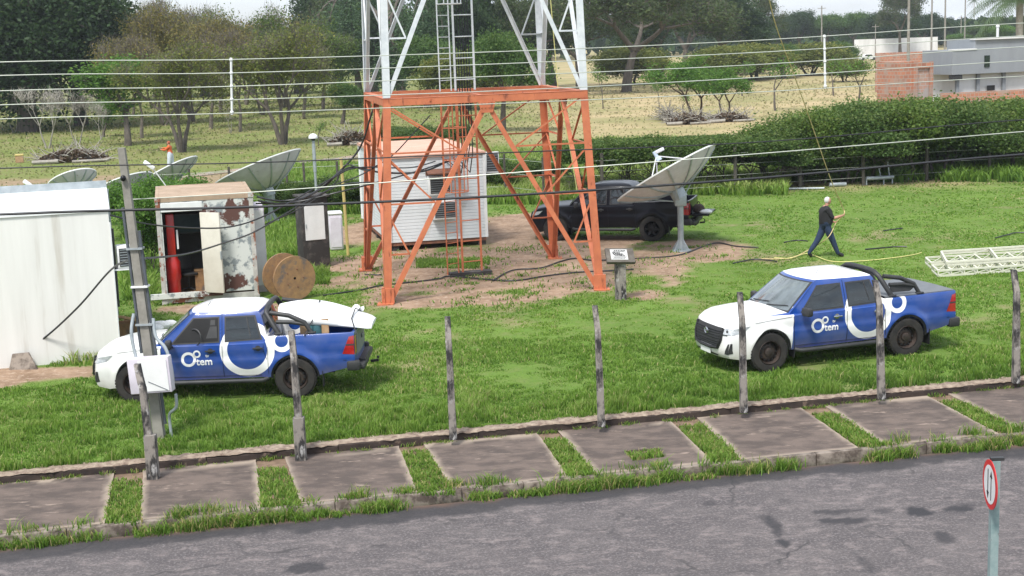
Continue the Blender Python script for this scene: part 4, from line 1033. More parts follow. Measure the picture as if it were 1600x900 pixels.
# rusty container with its door open
a, b = g(255, 477), g(405, 466); d = (b-a).normalized(); n_ = Vector((-d.y, d.x, 0)); W_ = (b-a).length; H_ = 2.86; D_ = 3.7
M['rustwall'] = mat('flaking white paint over rust', (.58, .60, .57), (.22, .25, .26), 3.4, .8, lo=.50, hi=.58, c3=(.10, .045, .035), s3=1.1, lo3=.545, hi3=.575)
M['rustframe'] = mat('rusty container frame', (.52, .51, .47), (.36, .35, .33), 5, .8, c3=(.24, .085, .045), s3=3.2, lo3=.52, hi3=.58)
M['rustroof'] = mat('rusty sand roof', (.42, .31, .22), (.30, .22, .15), 1.5, .85, c3=(.22, .14, .09), s3=5, lo3=.6, hi3=.7)
M['cream'] = mat('cream door paint', (.66, .63, .55), (.58, .55, .47), 3, .6)
M['inner'] = mat('grey cabin lining', (.26, .27, .26), (.20, .21, .20), 2, .8)
M['red'] = mat('red enamel', (.50, .018, .015), (.38, .015, .012), 3, .35, coat=.3)
ct = empty('shipping_container', a, rot2(d), 'small rust-patched white container with its cream door standing open', 'container')
dx0, dx1, dz0, dz1 = .10*W_/1, .0, .28, 2.44
dx0 = .14; dx1 = dx0+.98
mb = MB()                                             # shell with a real door opening
y = .03
mb.box((dx0/2+.03, y, H_/2+.1), (dx0-.06, .05, H_-.25)); mb.build('side_jamb', M['rustwall'], ct)
mb = MB(); mb.box(((dx0+dx1)/2, y, (dz1+H_)/2), (dx1-dx0, .05, H_-dz1-.12)); mb.build('lintel_panel', M['rustwall'], ct)
mb = MB(); mb.box(((dx1+W_)/2-.04, y, (H_+.16)/2), (W_-dx1-.1, .05, H_-.34)); 
mb.build('front_panel', M['rustwall'], ct)
mb = MB(); mb.box((.03, D_/2, H_/2+.05), (.04, D_-.1, H_-.3)); mb.box((W_-.03, D_/2, H_/2+.05), (.04, D_-.1, H_-.3)); mb.box((W_/2, D_-.03, H_/2+.05), (W_-.1, .04, H_-.3))
for k in range(8): mb.box((W_-.005, .3+k*.28, H_/2+.05), (.03, .10, H_-.4))
mb.build('shell', M['rustwall'], ct)
mb = MB(); mb.box((W_/2, D_/2, H_-.02), (W_-.14, D_-.14, .03)); mb.build('roof', M['rustroof'], ct)
mb = MB(); mb.box((W_/2, D_/2, .17), (W_-.1, D_-.1, .06)); mb.build('floor', M['woodp'], ct)
mb = MB(); mb.box((W_/2, D_-.10, H_/2), (W_-.2, .02, H_-.4)); mb.box((.08, D_/2, H_/2), (.02, D_-.2, H_-.4)); mb.build('lining', M['inner'], ct)
for x in (0.05, W_-.05):
    for yy in (.05, D_-.05): mb = MB(); mb.box((x, yy, H_/2), (.12, .12, H_), bev=.01); mb.build('corner_post', M['rustframe'], ct)
for z, h in ((H_-.05, .11), (.12, .16)):
    for p_, q_ in (((.11, .04), (W_-.11, .04)), ((.11, D_-.04), (W_-.11, D_-.04)), ((.04, .11), (.04, D_-.11)), ((W_-.04, .11), (W_-.04, D_-.11))):
        mb = MB(); mb.beam((*p_, z), (*q_, z), .09, h); mb.build('frame_rail', M['rustroof'] if z > 1 else M['rustframe'], ct)
for x in (.05, W_-.05):
    for z in (H_-.03, .06): mb = MB(); mb.box((x, -.015, z), (.15, .03, .13), bev=.01); mb.build('corner_casting', M['rustframe'], ct)
mb = MB(); mb.box((dx0+.5, -.02, .24), (1.9, .10, .14)); mb.build('sill', M['rustwall'], ct)
mb = MB(); pr = [(0, 0), (.66, 0), (.66, 0), (0, 0)]
ang = R(-38); hx = dx1+.01
mb.box((hx+math.cos(ang)*.31, math.sin(ang)*.31-.02, (dz0+dz1)/2), (.62, .05, dz1-dz0), Matrix.Rotation(ang, 3, 'Z'), bev=.006)
dr = mb.build('door', M['cream'], ct, 40)
mb = MB(); mb.box((hx+math.cos(ang)*.60, math.sin(ang)*.60-.055, 1.3), (.03, .06, .22), Matrix.Rotation(ang, 3, 'Z')); mb.build('handle', M['galv'], dr)
mb = MB(); mb.box((dx0+.52, -.005, H_-.25), (1.08, .03, .24), bev=.01); mb.build('canopy', M['wpaint'], ct)
# things stored inside the container
def inl(x, y, z): return Vector(a)+d*x+n_*y+Vector((0, 0, z))
r_ = empty('fuel_dispenser', inl(.33, .42, .2), rot2(d), 'tall glossy red machine just inside the open container doorway', 'machine')
mb = MB(); mb.box((0, 0, 1.62), (.22, .20, 1.16), bev=.03); mb.build('upper_body', M['red'], r_, 40)
mb = MB(); mb.lathe([(.001, .0), (.15, 0), (.17, .10), (.17, .38), (.20, .44), (.20, .90), (.15, .98), (.12, 1.1), (.001, 1.1)], (.0, 0, 0), n=20); mb.build('lower_body', M['red'], r_, 50)
mb = MB(); mb.box((.17, -.05, 1.5), (.05, .04, .52), bev=.008); mb.build('lever', M['wpaint'], r_)
r_ = empty('hanging_cabinet', inl(.80, 1.15, 1.72), rot2(d), 'dark rectangular cabinet hanging on the back wall inside the container', 'cabinet')
mb = MB(); mb.box((0, .2, .30), (.85, .36, .56), bev=.01); mb.build('casing', M['trim'], r_); mb = MB(); mb.box((0, .01, .30), (.78, .015, .48)); mb.build('door', mat('dark glass door', (.03, .05, .05), None, rough=.15), r_)
r_ = empty('office_chair', inl(.72, .85, .2), .6, 'black office chair inside the rusty container', 'chair')
mb = MB(); mb.box((0, 0, .48), (.42, .42, .08), bev=.03); mb.build('seat', M['trim'], r_, 50)
mb = MB(); mb.box((0, .22, .78), (.38, .06, .42), Matrix.Rotation(R(-8), 3, 'X'), bev=.03); mb.build('backrest', M['trim'], r_, 50)
mb = MB(); mb.tube([(0, 0, .08), (0, 0, .45)], .025, 8)
for k in range(5): t = 2*PI*k/5; mb.tube([(0, 0, .10), (.25*math.cos(t), .25*math.sin(t), .05)], .02, 5)
mb.build('base', M['trim'], r_)
mb = MB(); mb.box((0, 0, .28), (.34, .30, .56), bev=.008)
mb.box((0, 0, .565), (.36, .32, .03)); o = mb.build('crate', M['wood']); o.location = inl(1.06, .9, .2); o.rotation_euler = (0, 0, rot2(d)); tag(o, 'brown wooden crate standing inside the rusty container', 'crate')

# pale panelled box behind the container and grey cabinet by it
p = inl(W_+.16, 1.6, 0)
r_ = empty('equipment_cabinet', p, rot2(d), 'narrow pale green cabinet standing close behind the rusty container', 'cabinet')
mb = MB(); mb.box((0, 0, 1.2), (.34, 1.3, 2.4), bev=.02); mb.build('casing', M['dish'], r_, 40); mb = MB(); mb.box((.02, -.66, 1.25), (.25, .015, 2.1)); mb.build('door', M['wpaint'], r_)

# ribbed white shelter with a pink roof, behind the tower
a, b = g(611, 393), g(761, 383); d = (b-a).normalized(); n_ = Vector((-d.y, d.x, 0)); W_ = (b-a).length; H0, H1 = .28, 3.02; D_ = 7.2
M['ribbed'] = mat('white ribbed cladding', (.66, .69, .71), (.60, .63, .64), 2, .55, c3=(.46, .44, .38), s3=1.3, lo3=.62, hi3=.8, st3=(1, 1, .3))
M['pinkroof'] = mat('faded pink roof', (.60, .36, .27), (.50, .29, .21), 1.2, .8)
M['rust'] = mat('rusty steel', (.22, .09, .05), (.13, .06, .04), 6, .8)
sh = empty('equipment_shelter', a, rot2(d), 'white ribbed equipment shelter with faded pink roof behind the orange tower base', 'shelter')
def ribwall(x0, y0, x1, y1, nx_, ny_):
    mb = MB(); P = []; n = 26
    for k in range(n):
        z = H0+(H1-H0)*k/n; z2 = H0+(H1-H0)*(k+.86)/n; z3 = H0+(H1-H0)*(k+.93)/n
        P += [(z, 0), (z2, .0), (z3, .022)]
    P.append((H1, 0))
    mb.grid([[(x0+nx_*-o, y0+ny_*-o, z), (x1+nx_*-o, y1+ny_*-o, z)] for z, o in P]); return mb
for q in ((0, 0, W_, 0, 0, -1), (0, D_, 0, 0, -1, 0), (W_, 0, W_, D_, 1, 0), (W_, D_, 0, D_, 0, 1)): ribwall(*q).build('wall', M['ribbed'], sh)
mb = MB(); mb.add([(-.06, -.06, H1), (W_+.06, -.06, H1), (W_+.06, D_+.06, H1), (-.06, D_+.06, H1), (-.06, -.06, H1+.09), (W_+.06, -.06, H1+.09), (W_+.06, D_+.06, H1+.09), (-.06, D_+.06, H1+.09)], [(0, 1, 5, 4), (1, 2, 6, 5), (2, 3, 7, 6), (3, 0, 4, 7), (0, 3, 2, 1)]); 
for k in range(12): 
    y0_, y1_ = -.06+(D_+.12)*k/12, -.06+(D_+.12)*(k+1)/12
    mb.add([(-.06, y0_, H1+.09), (W_+.06, y0_, H1+.09), (W_+.06, (y0_+y1_)/2, H1+.105), (-.06, (y0_+y1_)/2, H1+.105), (W_+.06, y1_, H1+.09), (-.06, y1_, H1+.09)], [(0, 1, 2, 3), (3, 2, 4, 5)])
mb.build('roof', M['pinkroof'], sh)
for x, yy in ((0, 0), (W_, 0), (W_, D_), (0, D_)): mb = MB(); mb.box((x, yy, (H0+H1)/2), (.09, .09, H1-H0-.01)); mb.build('corner_trim', M['wpaint'], sh)
mb = MB(); mb.box((W_/2, D_/2, H0-.06), (W_-.02, D_-.05, .11)); mb.build('base_frame', M['rust'], sh)
for x in (.15, W_-.15):
    for yy in (.2, D_/2, D_-.2): mb = MB(); mb.box((x, yy, .11), (.26, .26, .22)); mb.build('support_block', M['darkc'], sh)
def sl_(x, y, z): return Vector(a)+d*x+n_*y+Vector((0, 0, z))
mb = MB(); mb.box((W_*.56, -.30, 2.55), (1.1, .6, .04), Matrix.Rotation(R(10), 3, 'X')); mb.box((W_*.56, -.03, 2.50), (1.1, .02, .16)); mb.build('awning', M['rust'], sh)
ac_window(sl_(W_*.52, 0, 1.78), rot2(d), .74, .62, .28, 'upper of two air conditioners on the front of the ribbed shelter')
ac_window(sl_(W_*.56, 0, .98), rot2(d), .78, .62, .30, 'lower of two air conditioners on the front of the ribbed shelter')
ac_window(sl_(W_+.50, 1.1, 2.28), rot2(d), .46, .72, .1, 'white split condenser hung on the end wall of the ribbed shelter')
mb = MB()
for k in range(2): mb.box(sl_(W_+.22, .95+.3*k, 2.24), (.5, .03, .04), Matrix.Rotation(rot2(d), 3, 'Z'))
o = mb.build('condenser_bracket', M['trim'], sh); o.matrix_parent_inverse = (Matrix.Translation(a) @ Matrix.Rotation(rot2(d), 4, 'Z')).inverted()
p = sl_(W_+.10, -.15, 0); 

# ------------------------------------------------------------------ dark service kiosk, small cabinet, posts
a, b = g(476, 420), g(517, 416); d = (b-a).normalized(); n_ = Vector((-d.y, d.x, 0)); kw = (b-a).length
r_ = empty('service_kiosk', a, rot2(d), 'dark mouldy concrete meter kiosk with one white door', 'kiosk')
mb = MB(); hh = 2.16
mb.box((kw/2, .35, hh/2), (kw, .7, hh), bev=.015); mb.build('body', M['darkc'], r_, 40)
mb = MB(); mb.box((kw/2, .33, hh+.035), (kw+.10, .84, .07), bev=.01); mb.build('cap_slab', M['darkc'], r_)
mb = MB(); mb.box((kw*.48, -.012, 1.42), (kw*.74, .03, 1.12), bev=.006); dd_ = mb.build('door', M['wpaint'], r_); mb = MB(); mb.box((kw*.14, -.035, 1.30), (.03, .03, .12)); mb.build('handle', M['galv'], dd_)
p = g(527, 392); r_ = empty('fibreglass_cabinet', p, R(10), 'pale grey-green rounded cabinet behind the dark kiosk', 'cabinet')
mb = MB(); mb.box((0, .25, .62), (.44, .5, 1.20), bev=.05); mb.build('body', M['dish'], r_, 50); mb = MB(); mb.box((0, .25, 1.24), (.48, .55, .10), bev=.045); mb.build('lid', M['wpaint'], r_, 50); mb = MB(); mb.box((0, -.01, .62), (.34, .012, .98)); mb.build('door', M['dish'], r_)
M['yellow'] = mat('faded yellow paint', (.52, .42, .14), (.42, .34, .13), 6, .7)
p = g(544, 399); mb = MB(); mb.tube([(0, 0, 0), (-.06, 0, 3.1)], .05, 8); mb.tube([(-.06, 0, 3.1), (-.06, 0, 3.14)], .055, 8); o = mb.build('yellow_post', M['yellow'], smooth=40); o.location = p; tag(o, 'thin faded yellow post between the kiosk and the ribbed shelter', 'post')
p = g(497, 350); r_ = empty('camera_pole', p, 0, 'thin grey pole topped by a white dome camera', 'camera')
mb = MB(); mb.tube([(0, 0, 0), (0, 0, 3.2)], .05, 8); mb.tube([(0, 0, 2.0), (0, 0, 3.05)], .065, 8); mb.build('pole', M['galv'], r_, 50)
mb = MB(); mb.lathe([(.17, 0), (.175, .05), (.15, .12), (.09, .17), (.001, .19)], (0, 0, 3.26), n=18); mb.build('housing', M['wpaint'], r_, 60); mb = MB(); mb.lathe([(.10, .03), (.095, -.03), (.06, -.08), (.001, -.10)], (0, 0, 3.26), n=16); mb.build('dome', M['rimb'], r_, 60)

# cable spool
p0 = g(462, 469); r_ = empty('cable_spool', p0, R(32), 'large empty wooden cable spool lying on its rims beside the dark kiosk', 'cable spool')
RD = .60
for yy, s_ in ((0, 1), (.74, -1)):
    mb = MB(); mb.lathe([(.035, -.035), (RD, -.035), (RD, .035), (.035, .035), (.035, -.035)], (0, yy, RD), (0, 1, 0), 36); fl = mb.build('flange', M['wood'], r_, 30)
    mb = MB()
    for t in np.linspace(0, 2*PI, 6)[:-1]: mb.sphere((.25*math.cos(t), yy-.036*s_, RD+.25*math.sin(t)), .022, 6)
    mb.build('bolts', M['rust'], fl)
mb = MB(); mb.lathe([(.26, .0), (.26, .67)], (0, .035, RD), (0, 1, 0), 24); mb.build('drum', M['wood'], r_, 50)
mb = MB(); mb.lathe([(.034, -.037), (.034, .04), (.001, .04)], (0, 0, RD), (0, 1, 0), 14); mb.build('axle_hole', M['dark'], r_)

# inscription plate on a pedestal
p = g(970, 468); r_ = empty('plaque_stand', p, R(4), 'concrete pedestal carrying a tilted framed metal plaque', 'plaque')
mb = MB(); mb.prism((0, 0, 0), (0, 0, 1.02), [(-.13, -.13), (.13, -.13), (.13, .13), (-.13, .13)]); mb.build('pedestal', M['conc'], r_)
Mx = Matrix.Rotation(R(38), 3, 'X') @ Matrix.Rotation(R(4), 3, 'Y')
mb = MB(); mb.box((0, .0, 1.13), (.74, .50, .10), Mx, bev=.02); mb.build('backing', mat('dark varnished block', (.075, .062, .05), (.13, .115, .095), 6, .7), r_, 40)
mb = MB(); mb.box(Vector((0, 0, 1.13))+Mx@Vector((-.03, .0, .056)), (.44, .36, .012), Mx); pq = mb.build('plate', mat('pale metal plate', (.52, .52, .50), (.42, .42, .41), 6, .5), r_)
mb = MB(); random.seed(5)                             # unreadable dark relief and rows of small text, as rows of thin strokes
c0 = Vector((0, 0, 1.13))
for rr_, (y0, x0, x1, th) in enumerate([(.14, -.12, .13, .030), (.105, -.15, .15, .012), (.07, -.17, .02, .03), (.03, -.16, .08, .035), (-.01, -.14, .12, .035), (-.05, -.10, .16, .03), (-.09, -.17, .16, .010), (-.12, -.15, .13, .010), (-.15, -.17, .15, .010)]):
    x = x0
    while x < x1:
        l = random.uniform(.012, .05); mb.box(c0+Mx@Vector((-.03+x+l/2, y0*.95, .0645)), (l, th, .003), Mx); x += l+random.uniform(.006, .016)
mb.build('inscription', M['trim'], pq)

# ------------------------------------------------------------------ satellite dishes
def dish(name_label, foot, Rr, dep, nrm, hub_z, feed=True, mast=True, rib=12, panels=True):
    r_ = empty('satellite_dish', foot, 0, name_label, 'satellite dish')
    nrm = Vector(nrm).normalized(); vtx = Vector((0, 0, hub_z))+nrm*.28; fo = Rr*Rr/(4*dep)
    mb = MB(); pr = [(r*Rr, (r*r)*dep) for r in np.linspace(.02, 1, 12)]
    back = [(r*Rr, (r*r)*dep-.025) for r in np.linspace(1, .02, 12)]
    mb.lathe(pr+back, vtx, nrm, 48); mb.build('reflector', M['dish'], r_, 30)
    mb = MB(); mb.lathe([(Rr-.015, dep-.03), (Rr+.02, dep-.03), (Rr+.02, dep+.015), (Rr-.015, dep+.015), (Rr-.015, dep-.03)], vtx, nrm, 48); mb.build('rim', M['wpaint'], r_, 30)
    u = nrm.cross(Vector((0, 1, 0))).normalized() if abs(nrm.y) < .9 else nrm.cross(Vector((1, 0, 0))).normalized(); v = nrm.cross(u)
    for k in range(rib):
        t = 2*PI*k/rib; e = u*math.cos(t)+v*math.sin(t)
        mb = MB(); q = [vtx+e*Rr*r+nrm*(dep*r*r-.045) for r in np.linspace(.1, .99, 7)]
        for i in range(6): mb.beam(q[i], q[i+1], .05, .03, nrm)
        mb.build('rib', M['galv'], r_)
    mb = MB(); mb.lathe([(.001, -.32), (.24, -.32), (.24, -.02), (.001, -.02)], vtx, nrm, 16); mb.box(Vector((0, 0, hub_z-.05)), (.36, .34, .42), bev=.03); mb.build('mount', M['galv'], r_, 40)
    mb = MB(); 
    for s_ in (-1, 1): mb.tube([Vector((0, .0, hub_z-.15)), vtx+u*Rr*.45*s_+nrm*(dep*.2-.03)], .022, 5)
    mb.tube([Vector((0, 0, hub_z-.2)), vtx+v*Rr*.5+nrm*(dep*.25-.03)], .022, 5); mb.build('strut', M['galv'], r_)
    if feed:
        fp = vtx+nrm*min(fo, Rr*.70)
        for k in range(3):
            t = 2*PI*k/3+.9; e = u*math.cos(t)+v*math.sin(t); mb = MB(); mb.tube([vtx+e*Rr*.72+nrm*dep*.52, fp], .018, 5); mb.build('feed_arm', M['wpaint'], r_)
        mb = MB(); mb.lathe([(.001, -.16), (.11, -.16), (.11, -.08), (.06, -.05), (.06, .16), (.001, .16)], fp, nrm, 14); mb.build('feed_horn', mat('pale blue feed horn', (.55, .66, .75), None, rough=.5), r_, 40)
        mb = MB(); mb.box(fp+Vector((.10, 0, .17)), (.30, .10, .10), Matrix.Rotation(R(-25), 3, 'Y'), bev=.02); mb.build('receiver', M['wpaint'], r_, 40)
    if mast:
        mb = MB(); mb.tube([(0, 0, 0), (0, 0, hub_z-.15)], .095, 14); mb.build('mast', M['galv'], r_, 60)
        mb = MB(); mb.lathe([(.001, 0), (.33, 0), (.33, .03), (.001, .03)], n=16); mb.build('base_plate', M['galv'], r_, 30)
        for k in range(4):
            t = PI/4+PI/2*k; e = Vector((math.cos(t), math.sin(t), 0)); n2 = Vector((-e.y, e.x, 0))*.012
            A = [e*.09+Vector((0, 0, .03)), e*.34+Vector((0, 0, .03)), e*.09+Vector((0, 0, .38))]
            mb = MB(); mb.add([q+n2 for q in A]+[q-n2 for q in A], [(0, 1, 2), (3, 5, 4), (0, 3, 4, 1), (1, 4, 5, 2), (2, 5, 3, 0)]); mb.build('gusset', M['galv'], r_)
    return r_
dish('big grey satellite dish on a steel mast in front of the black pickup', g(1064, 392), 1.72, .60, (-.47, .21, .88), 1.68)
p = g(424, 345); dish('big mottled satellite dish standing behind the rusty container', p, 1.80, .90, (-.36, .12, .93), 1.02)
p = g(124, 345); dish('grey dish peeping over the white hut roof near its left end', p, 1.0, .36, (-.30, .30, .80), 1.12, feed=False)
p = g(205, 352); dish('weathered dish half hidden behind the leaning concrete pole', p, 1.2, .40, (-.30, .20, .80), 1.0, feed=False)
p = g(274, 330); dish('white-rimmed dish overgrown by shrubs left of the rusty container', p, 1.5, .4, (-.42, .12, .80), 1.0, feed=False)
# LNB arms seen above the hut
for px, py, lab in ((45, 288, 'small white receiver block on an arm over the hut roof'), (233, 258, 'white receiver arm above the shrubs beside the concrete pole')):
    P1 = at(px, py, 42); mb = MB(); c = Matrix.Rotation(R(38), 3, 'Y'); mb.box(P1, (.36, .10, .11), c, bev=.02); mb.tube([P1+Vector((.1, 0, -.1)), Vector((P1.x+.4, 42.1, P1.z-.6)), Vector((P1.x+.5, 42.1, 0))], .018, 5)
    tag(mb.build('receiver_arm', M['wpaint'], smooth=40), lab, 'receiver')

# ------------------------------------------------------------------ fence posts
def fence_post(base, top, h, label, grp, lean_out=(0, 0), fat=False):
    r0 = empty('fence_post', base, 0, label, 'fence post', grp)
    dx, dy = top.x-base.x, top.y-base.y
    k = .80; 
    mb = MB(); sq = lambda a: [(-a, -a), (a, -a), (a, a), (-a, a)]
    zs = [0, .3, .7, 1.2, h*k]; w0, w1 = .065, .048
    rows = []
    for z in zs+[h*k+.001, h*.9, h]:
        if z <= h*k: c = Vector((dx*.42*z/(h*k), dy*.3*z/(h*k), z))
        else: t = (z-h*k)/(h-h*k); c = Vector((dx*.42+(dx-dx*.42)*t, dy*.3+(dy-dy*.3)*t, z))
        ww = w0+(w1-w0)*z/h; j = random.uniform(-.004, .004)
        rows.append([c+Vector((a_*ww+j, b_*ww, 0)) for a_, b_ in ((-1, -1), (1, -1), (1, 1), (-1, 1))])
        rows[-1].append(rows[-1][0])
    mb.grid(rows); mb.add(rows[-1][:4], [(0, 1, 2, 3)]); o = mb.build('shaft', M['conc'], r0)
    if fat: mb = MB(); mb.prism((0, 0, -.2), (0, 0, fat), [(-.088, -.088), (.088, -.088), (.088, .088), (-.088, .088)]); mb.build('collar', M['conc'], r0)
    return r0
random.seed(3)
PO = [((239, 737), (214, 567), 'dark mouldy fence post in front of the grey meter box', .62), ((470, 708), (455, 515), 'fence post in front of the left pickup rear wheel', .62), ((708, 686), (699, 493), 'fence post standing alone on open lawn between two pickups, nearest the left one', 0),
      ((940, 666), (929, 476), 'fence post on open lawn below the plaque stand', 0), ((1162, 644), (1156, 455), 'fence post in front of the right pickup bonnet', 0), ((1377, 623), (1367, 436), 'fence post in front of the right pickup rear door', 0), ((1587, 598), (1584, 420), 'last fence post at the right edge beside the steel lattice', 0)]
for (bx, by), (tx, ty), lab, fat in PO:
    B_ = g(bx, by, -.02); h = None
    # height from the picture: the tip leans 0.25 m towards the lot
    T_ = at(tx, ty, B_.y+.25); h = T_.z
    fence_post(B_, T_, h, lab, 'concrete posts along the pavement', fat=fat)

# ------------------------------------------------------------------ leaning concrete pole with meter box
B_ = g(250, 684); T_ = at(190, 231, B_.y+.15)
dP = (T_-B_); r_ = empty('utility_pole', B_, 0, 'leaning square concrete utility pole with pipes strapped to it', 'utility pole')
mb = MB(); n = 10; rows = []
for k in range(n+1):
    t = k/n; c = dP*t; w_ = .088-.03*t; rows.append([c+Vector((a_*w_, b_*w_, 0)) for a_, b_ in ((-1, -1), (1, -1), (1, 1), (-1, 1), (-1, -1))])
mb.grid(rows); mb.add(rows[-1][:4], [(0, 1, 2, 3)]); mb.build('shaft', M['polec'], r_)
M['pipe'] = mat('dark grey conduit', (.09, .10, .12), (.06, .07, .08), 4, .5)
def onp(t, x, y): return dP*t+Vector((x, y, 0))
for x0, t0, t1 in ((-.122, .30, .80), (.135, .05, .72)): mb = MB(); mb.tube([onp(t, x0*(1-.15*t), -.03) for t in np.linspace(t0, t1, 6)], .028, 8); mb.build('conduit', M['pipe'], r_, 60)
mb = MB(); mb.tube(cat_spline([onp(.42, .17, -.05), onp(.36, .19, -.12), onp(.32, .34, -.16), onp(.26, .40, -.17), onp(.20, .40, -.16)], 5), .03, 8); mb.build('bent_pipe', M['galv'], r_, 60)
mb = MB(); mb.tube(cat_spline([onp(.16, .42, -.17), onp(.115, .40, -.16), onp(.09, .26, -.1), onp(.06, .22, -.05), onp(0, .22, -.05)], 5), .028, 8); mb.build('bent_pipe', M['galv'], r_, 60)
mb = MB(); mb.tube(cat_spline([onp(.44, -.14, -.1), onp(.39, -.20, -.16), onp(.34, -.20, -.20), onp(.28, -.16, -.22)], 5), .03, 8); mb.build('bent_pipe', M['galv'], r_, 60)
for t in (.53, .66, .40): mb = MB(); mb.box(onp(t, .01, -.01), (.34-.10*t, .24-.06*t, .03)); mb.build('strap', M['wpaint'] if t > .5 and t < .6 else M['galv'], r_)
mb = MB(); mb.sphere(onp(.90, -.01, -.12), .055, 8); mb.tube([onp(.90, -.01, -.05), onp(.90, -.01, -.16)], .03, 6); mb.build('insulator', M['rimb'], r_, 50)
C0 = at(236, 585, B_.y-.28)
r2 = empty('meter_box', (C0.x, C0.y, 0), R(-4), 'pale grey sheet-steel meter box strapped to the leaning pole', 'meter box'); zc = C0.z
mb = MB(); mb.box((0, 0, zc), (.73, .20, .62), Matrix.Rotation(R(-3), 3, 'Y'), bev=.012); mb.build('case', M['dish'], r2, 40)
mb = MB(); mb.box((.075, -.108, zc), (.50, .012, .54), Matrix.Rotation(R(-3), 3, 'Y')); mb.build('door', M['wpaint'], r2)
mb = MB(); mb.beam((-.02, -.118, zc-.10), (.31, -.118, zc-.25), .012, .006); mb.build('scratch', M['pipe'], r2)
mb = MB(); mb.beam((-.10, .16, zc-.1), (.12, .16, zc-.1), .05, .16); mb.build('bracket', M['galv'], r2)

# rubbish pile behind the left pickup
for px, py, sz, rz, m, lab, nm in ((197, 520, (.5, .4, .36), .3, 'wood', 'broken brown wooden box on the scrap heap by the hut', 'wooden_box'), (206, 522, (.62, .38, .06), .9, 'woodp', 'pale board lying on top of the scrap heap', 'board'),
                                   (214, 508, (.55, .3, .3), 1.2, 'woodp', 'small pale crate at the back of the scrap heap', 'wooden_box')):
    r_ = empty(nm, g(px, py+6), rz, lab, 'scrap wood')
    if nm == 'board': 
        mb = MB(); mb.box((0, 0, .46), sz, Matrix.Rotation(R(20), 3, 'Y'), bev=.005); mb.build('plank', M[m], r_)
        mb = MB(); mb.box((.1, 0, .2), (.05, .3, .4), Matrix.Rotation(R(8), 3, 'Y')); mb.build('leg', M[m], r_)
    else:
        for s_ in (-1, 1):
            mb = MB(); mb.box((s_*sz[0]/2, 0, sz[2]/2), (.02, sz[1], sz[2])); mb.build('side_panel', M[m], r_); mb = MB(); mb.box((0, s_*sz[1]/2, sz[2]/2), (sz[0], .02, sz[2])); mb.build('side_panel', M[m], r_)
        mb = MB(); mb.box((0, 0, .012), (sz[0], sz[1], .02)); mb.build('bottom', M[m], r_)
random.seed(11)
for k, (px, py, s_, lab) in enumerate(((238, 520, .20, 'largest crumpled white sack on the scrap heap'), (252, 512, .16, 'middle crumpled white sack on the scrap heap'), (266, 508, .13, 'smallest crumpled white sack, rightmost on the scrap heap'))):
    mb = MB(); mb.sphere((0, 0, s_*.7), s_, 14, sc=(1.5, 1, .8)); 
    mb.v = [tuple(Vector(v)*(1+.22*(float(fbm(np.array([v[0]*9.+k]), np.array([v[1]*9.+v[2]*7]), 3)[0])-.5)*2)) for v in mb.v]
    o = mb.build('sack', M['wpaint'], smooth=25); o.location = g(px, py+4); tag(o, lab, 'sack')

# load on the left pickup
def onto(o, tr): o.matrix_world = tr.matrix_basis @ o.matrix_basis; return o
TLm = Matrix.Translation(lp) @ Matrix.Rotation(lr, 4, 'Z')
r_ = bpy.data.objects.new('moulded_shell', None); col.objects.link(r_); r_.matrix_world = TLm; tag(r_, 'long white moulded fibreglass shell lying upside down on the left pickup bed', 'shell')
mb = MB(); rows = []
for s in np.linspace(3.66, 5.50, 26):
    t = (s-3.66)/1.84; cz = 1.46-.30*max(0, t-.25)**1.5*1.1; hw = .66*min(1, .50+t*1.7)*(1-.45*max(0, t-.6)**1.3); hh = .20*math.sin(PI*min(1, .22+.78*t*1.02)**.9)+.09
    if t > .97: hh *= .6; hw *= .9
    rows.append([Vector((X_(s), hw*math.cos(a), cz+hh*max(-.25, math.sin(a)))) for a in np.linspace(-.35, PI+.35, 17)])
mb.grid(rows); mb.add(rows[0], [tuple(range(17))]); mb.add(rows[-1], [tuple(range(17))]); mb.build('hull', M['hutroof'], r_, 50)
mb = MB()
for s, dr_ in ((4.45, .2), (5.15, -.1)): mb.tube([Vector((X_(s-dr_), .92, 1.22)), Vector((X_(s-.02), .56, 1.56-.1*(s > 5))), Vector((X_(s), 0, 1.74-.18*(s > 5))), Vector((X_(s+.02), -.56, 1.56-.1*(s > 5))), Vector((X_(s+dr_), -.92, 1.22))], .012, 4)
mb.build('strap', M['trim'], r_)
for k, (s, m, lab, cc) in enumerate(((4.2, 'woodp', 'upright pale wooden board in the left pickup bed', 'board'), (4.62, 'woodp', 'second pale board nearer the tailgate in the pickup bed', 'board'))):
    mb = MB(); mb.box((X_(s), .62, 1.12), (.14, .05, .74), bev=.004); mb.box((X_(s), .60, 1.12), (.06, .03, .72)); o = mb.build('board', M[m]); onto(o, None) if False else None; o.matrix_world = TLm; tag(o, lab, cc)
M['teal'] = mat('teal drum paint', (.05, .16, .18), (.04, .10, .12), 4, .4)
mb = MB(); mb.lathe([(.001, 0), (.2, 0), (.21, .1), (.205, .3), (.21, .5), (.2, .62), (.001, .62)], (X_(4.4), .45, .74), n=20); o = mb.build('drum', M['teal'], smooth=50); o.matrix_world = TLm; tag(o, 'dark teal drum standing in the left pickup bed under the shell', 'drum')
mb = MB(); mb.sphere((X_(5.15), -.3, 1.50), .08, 12, sc=(1.8, 1.6, .45)); mb.v = [(v[0], v[1], v[2]+.05*math.sin(v[0]*30+v[1]*22)) for v in mb.v]; o = mb.build('plastic_sheet', M['wpaint'], smooth=20); o.matrix_world = TLm; tag(o, 'crumpled translucent plastic sheet on the tail end of the white shell', 'sheet')
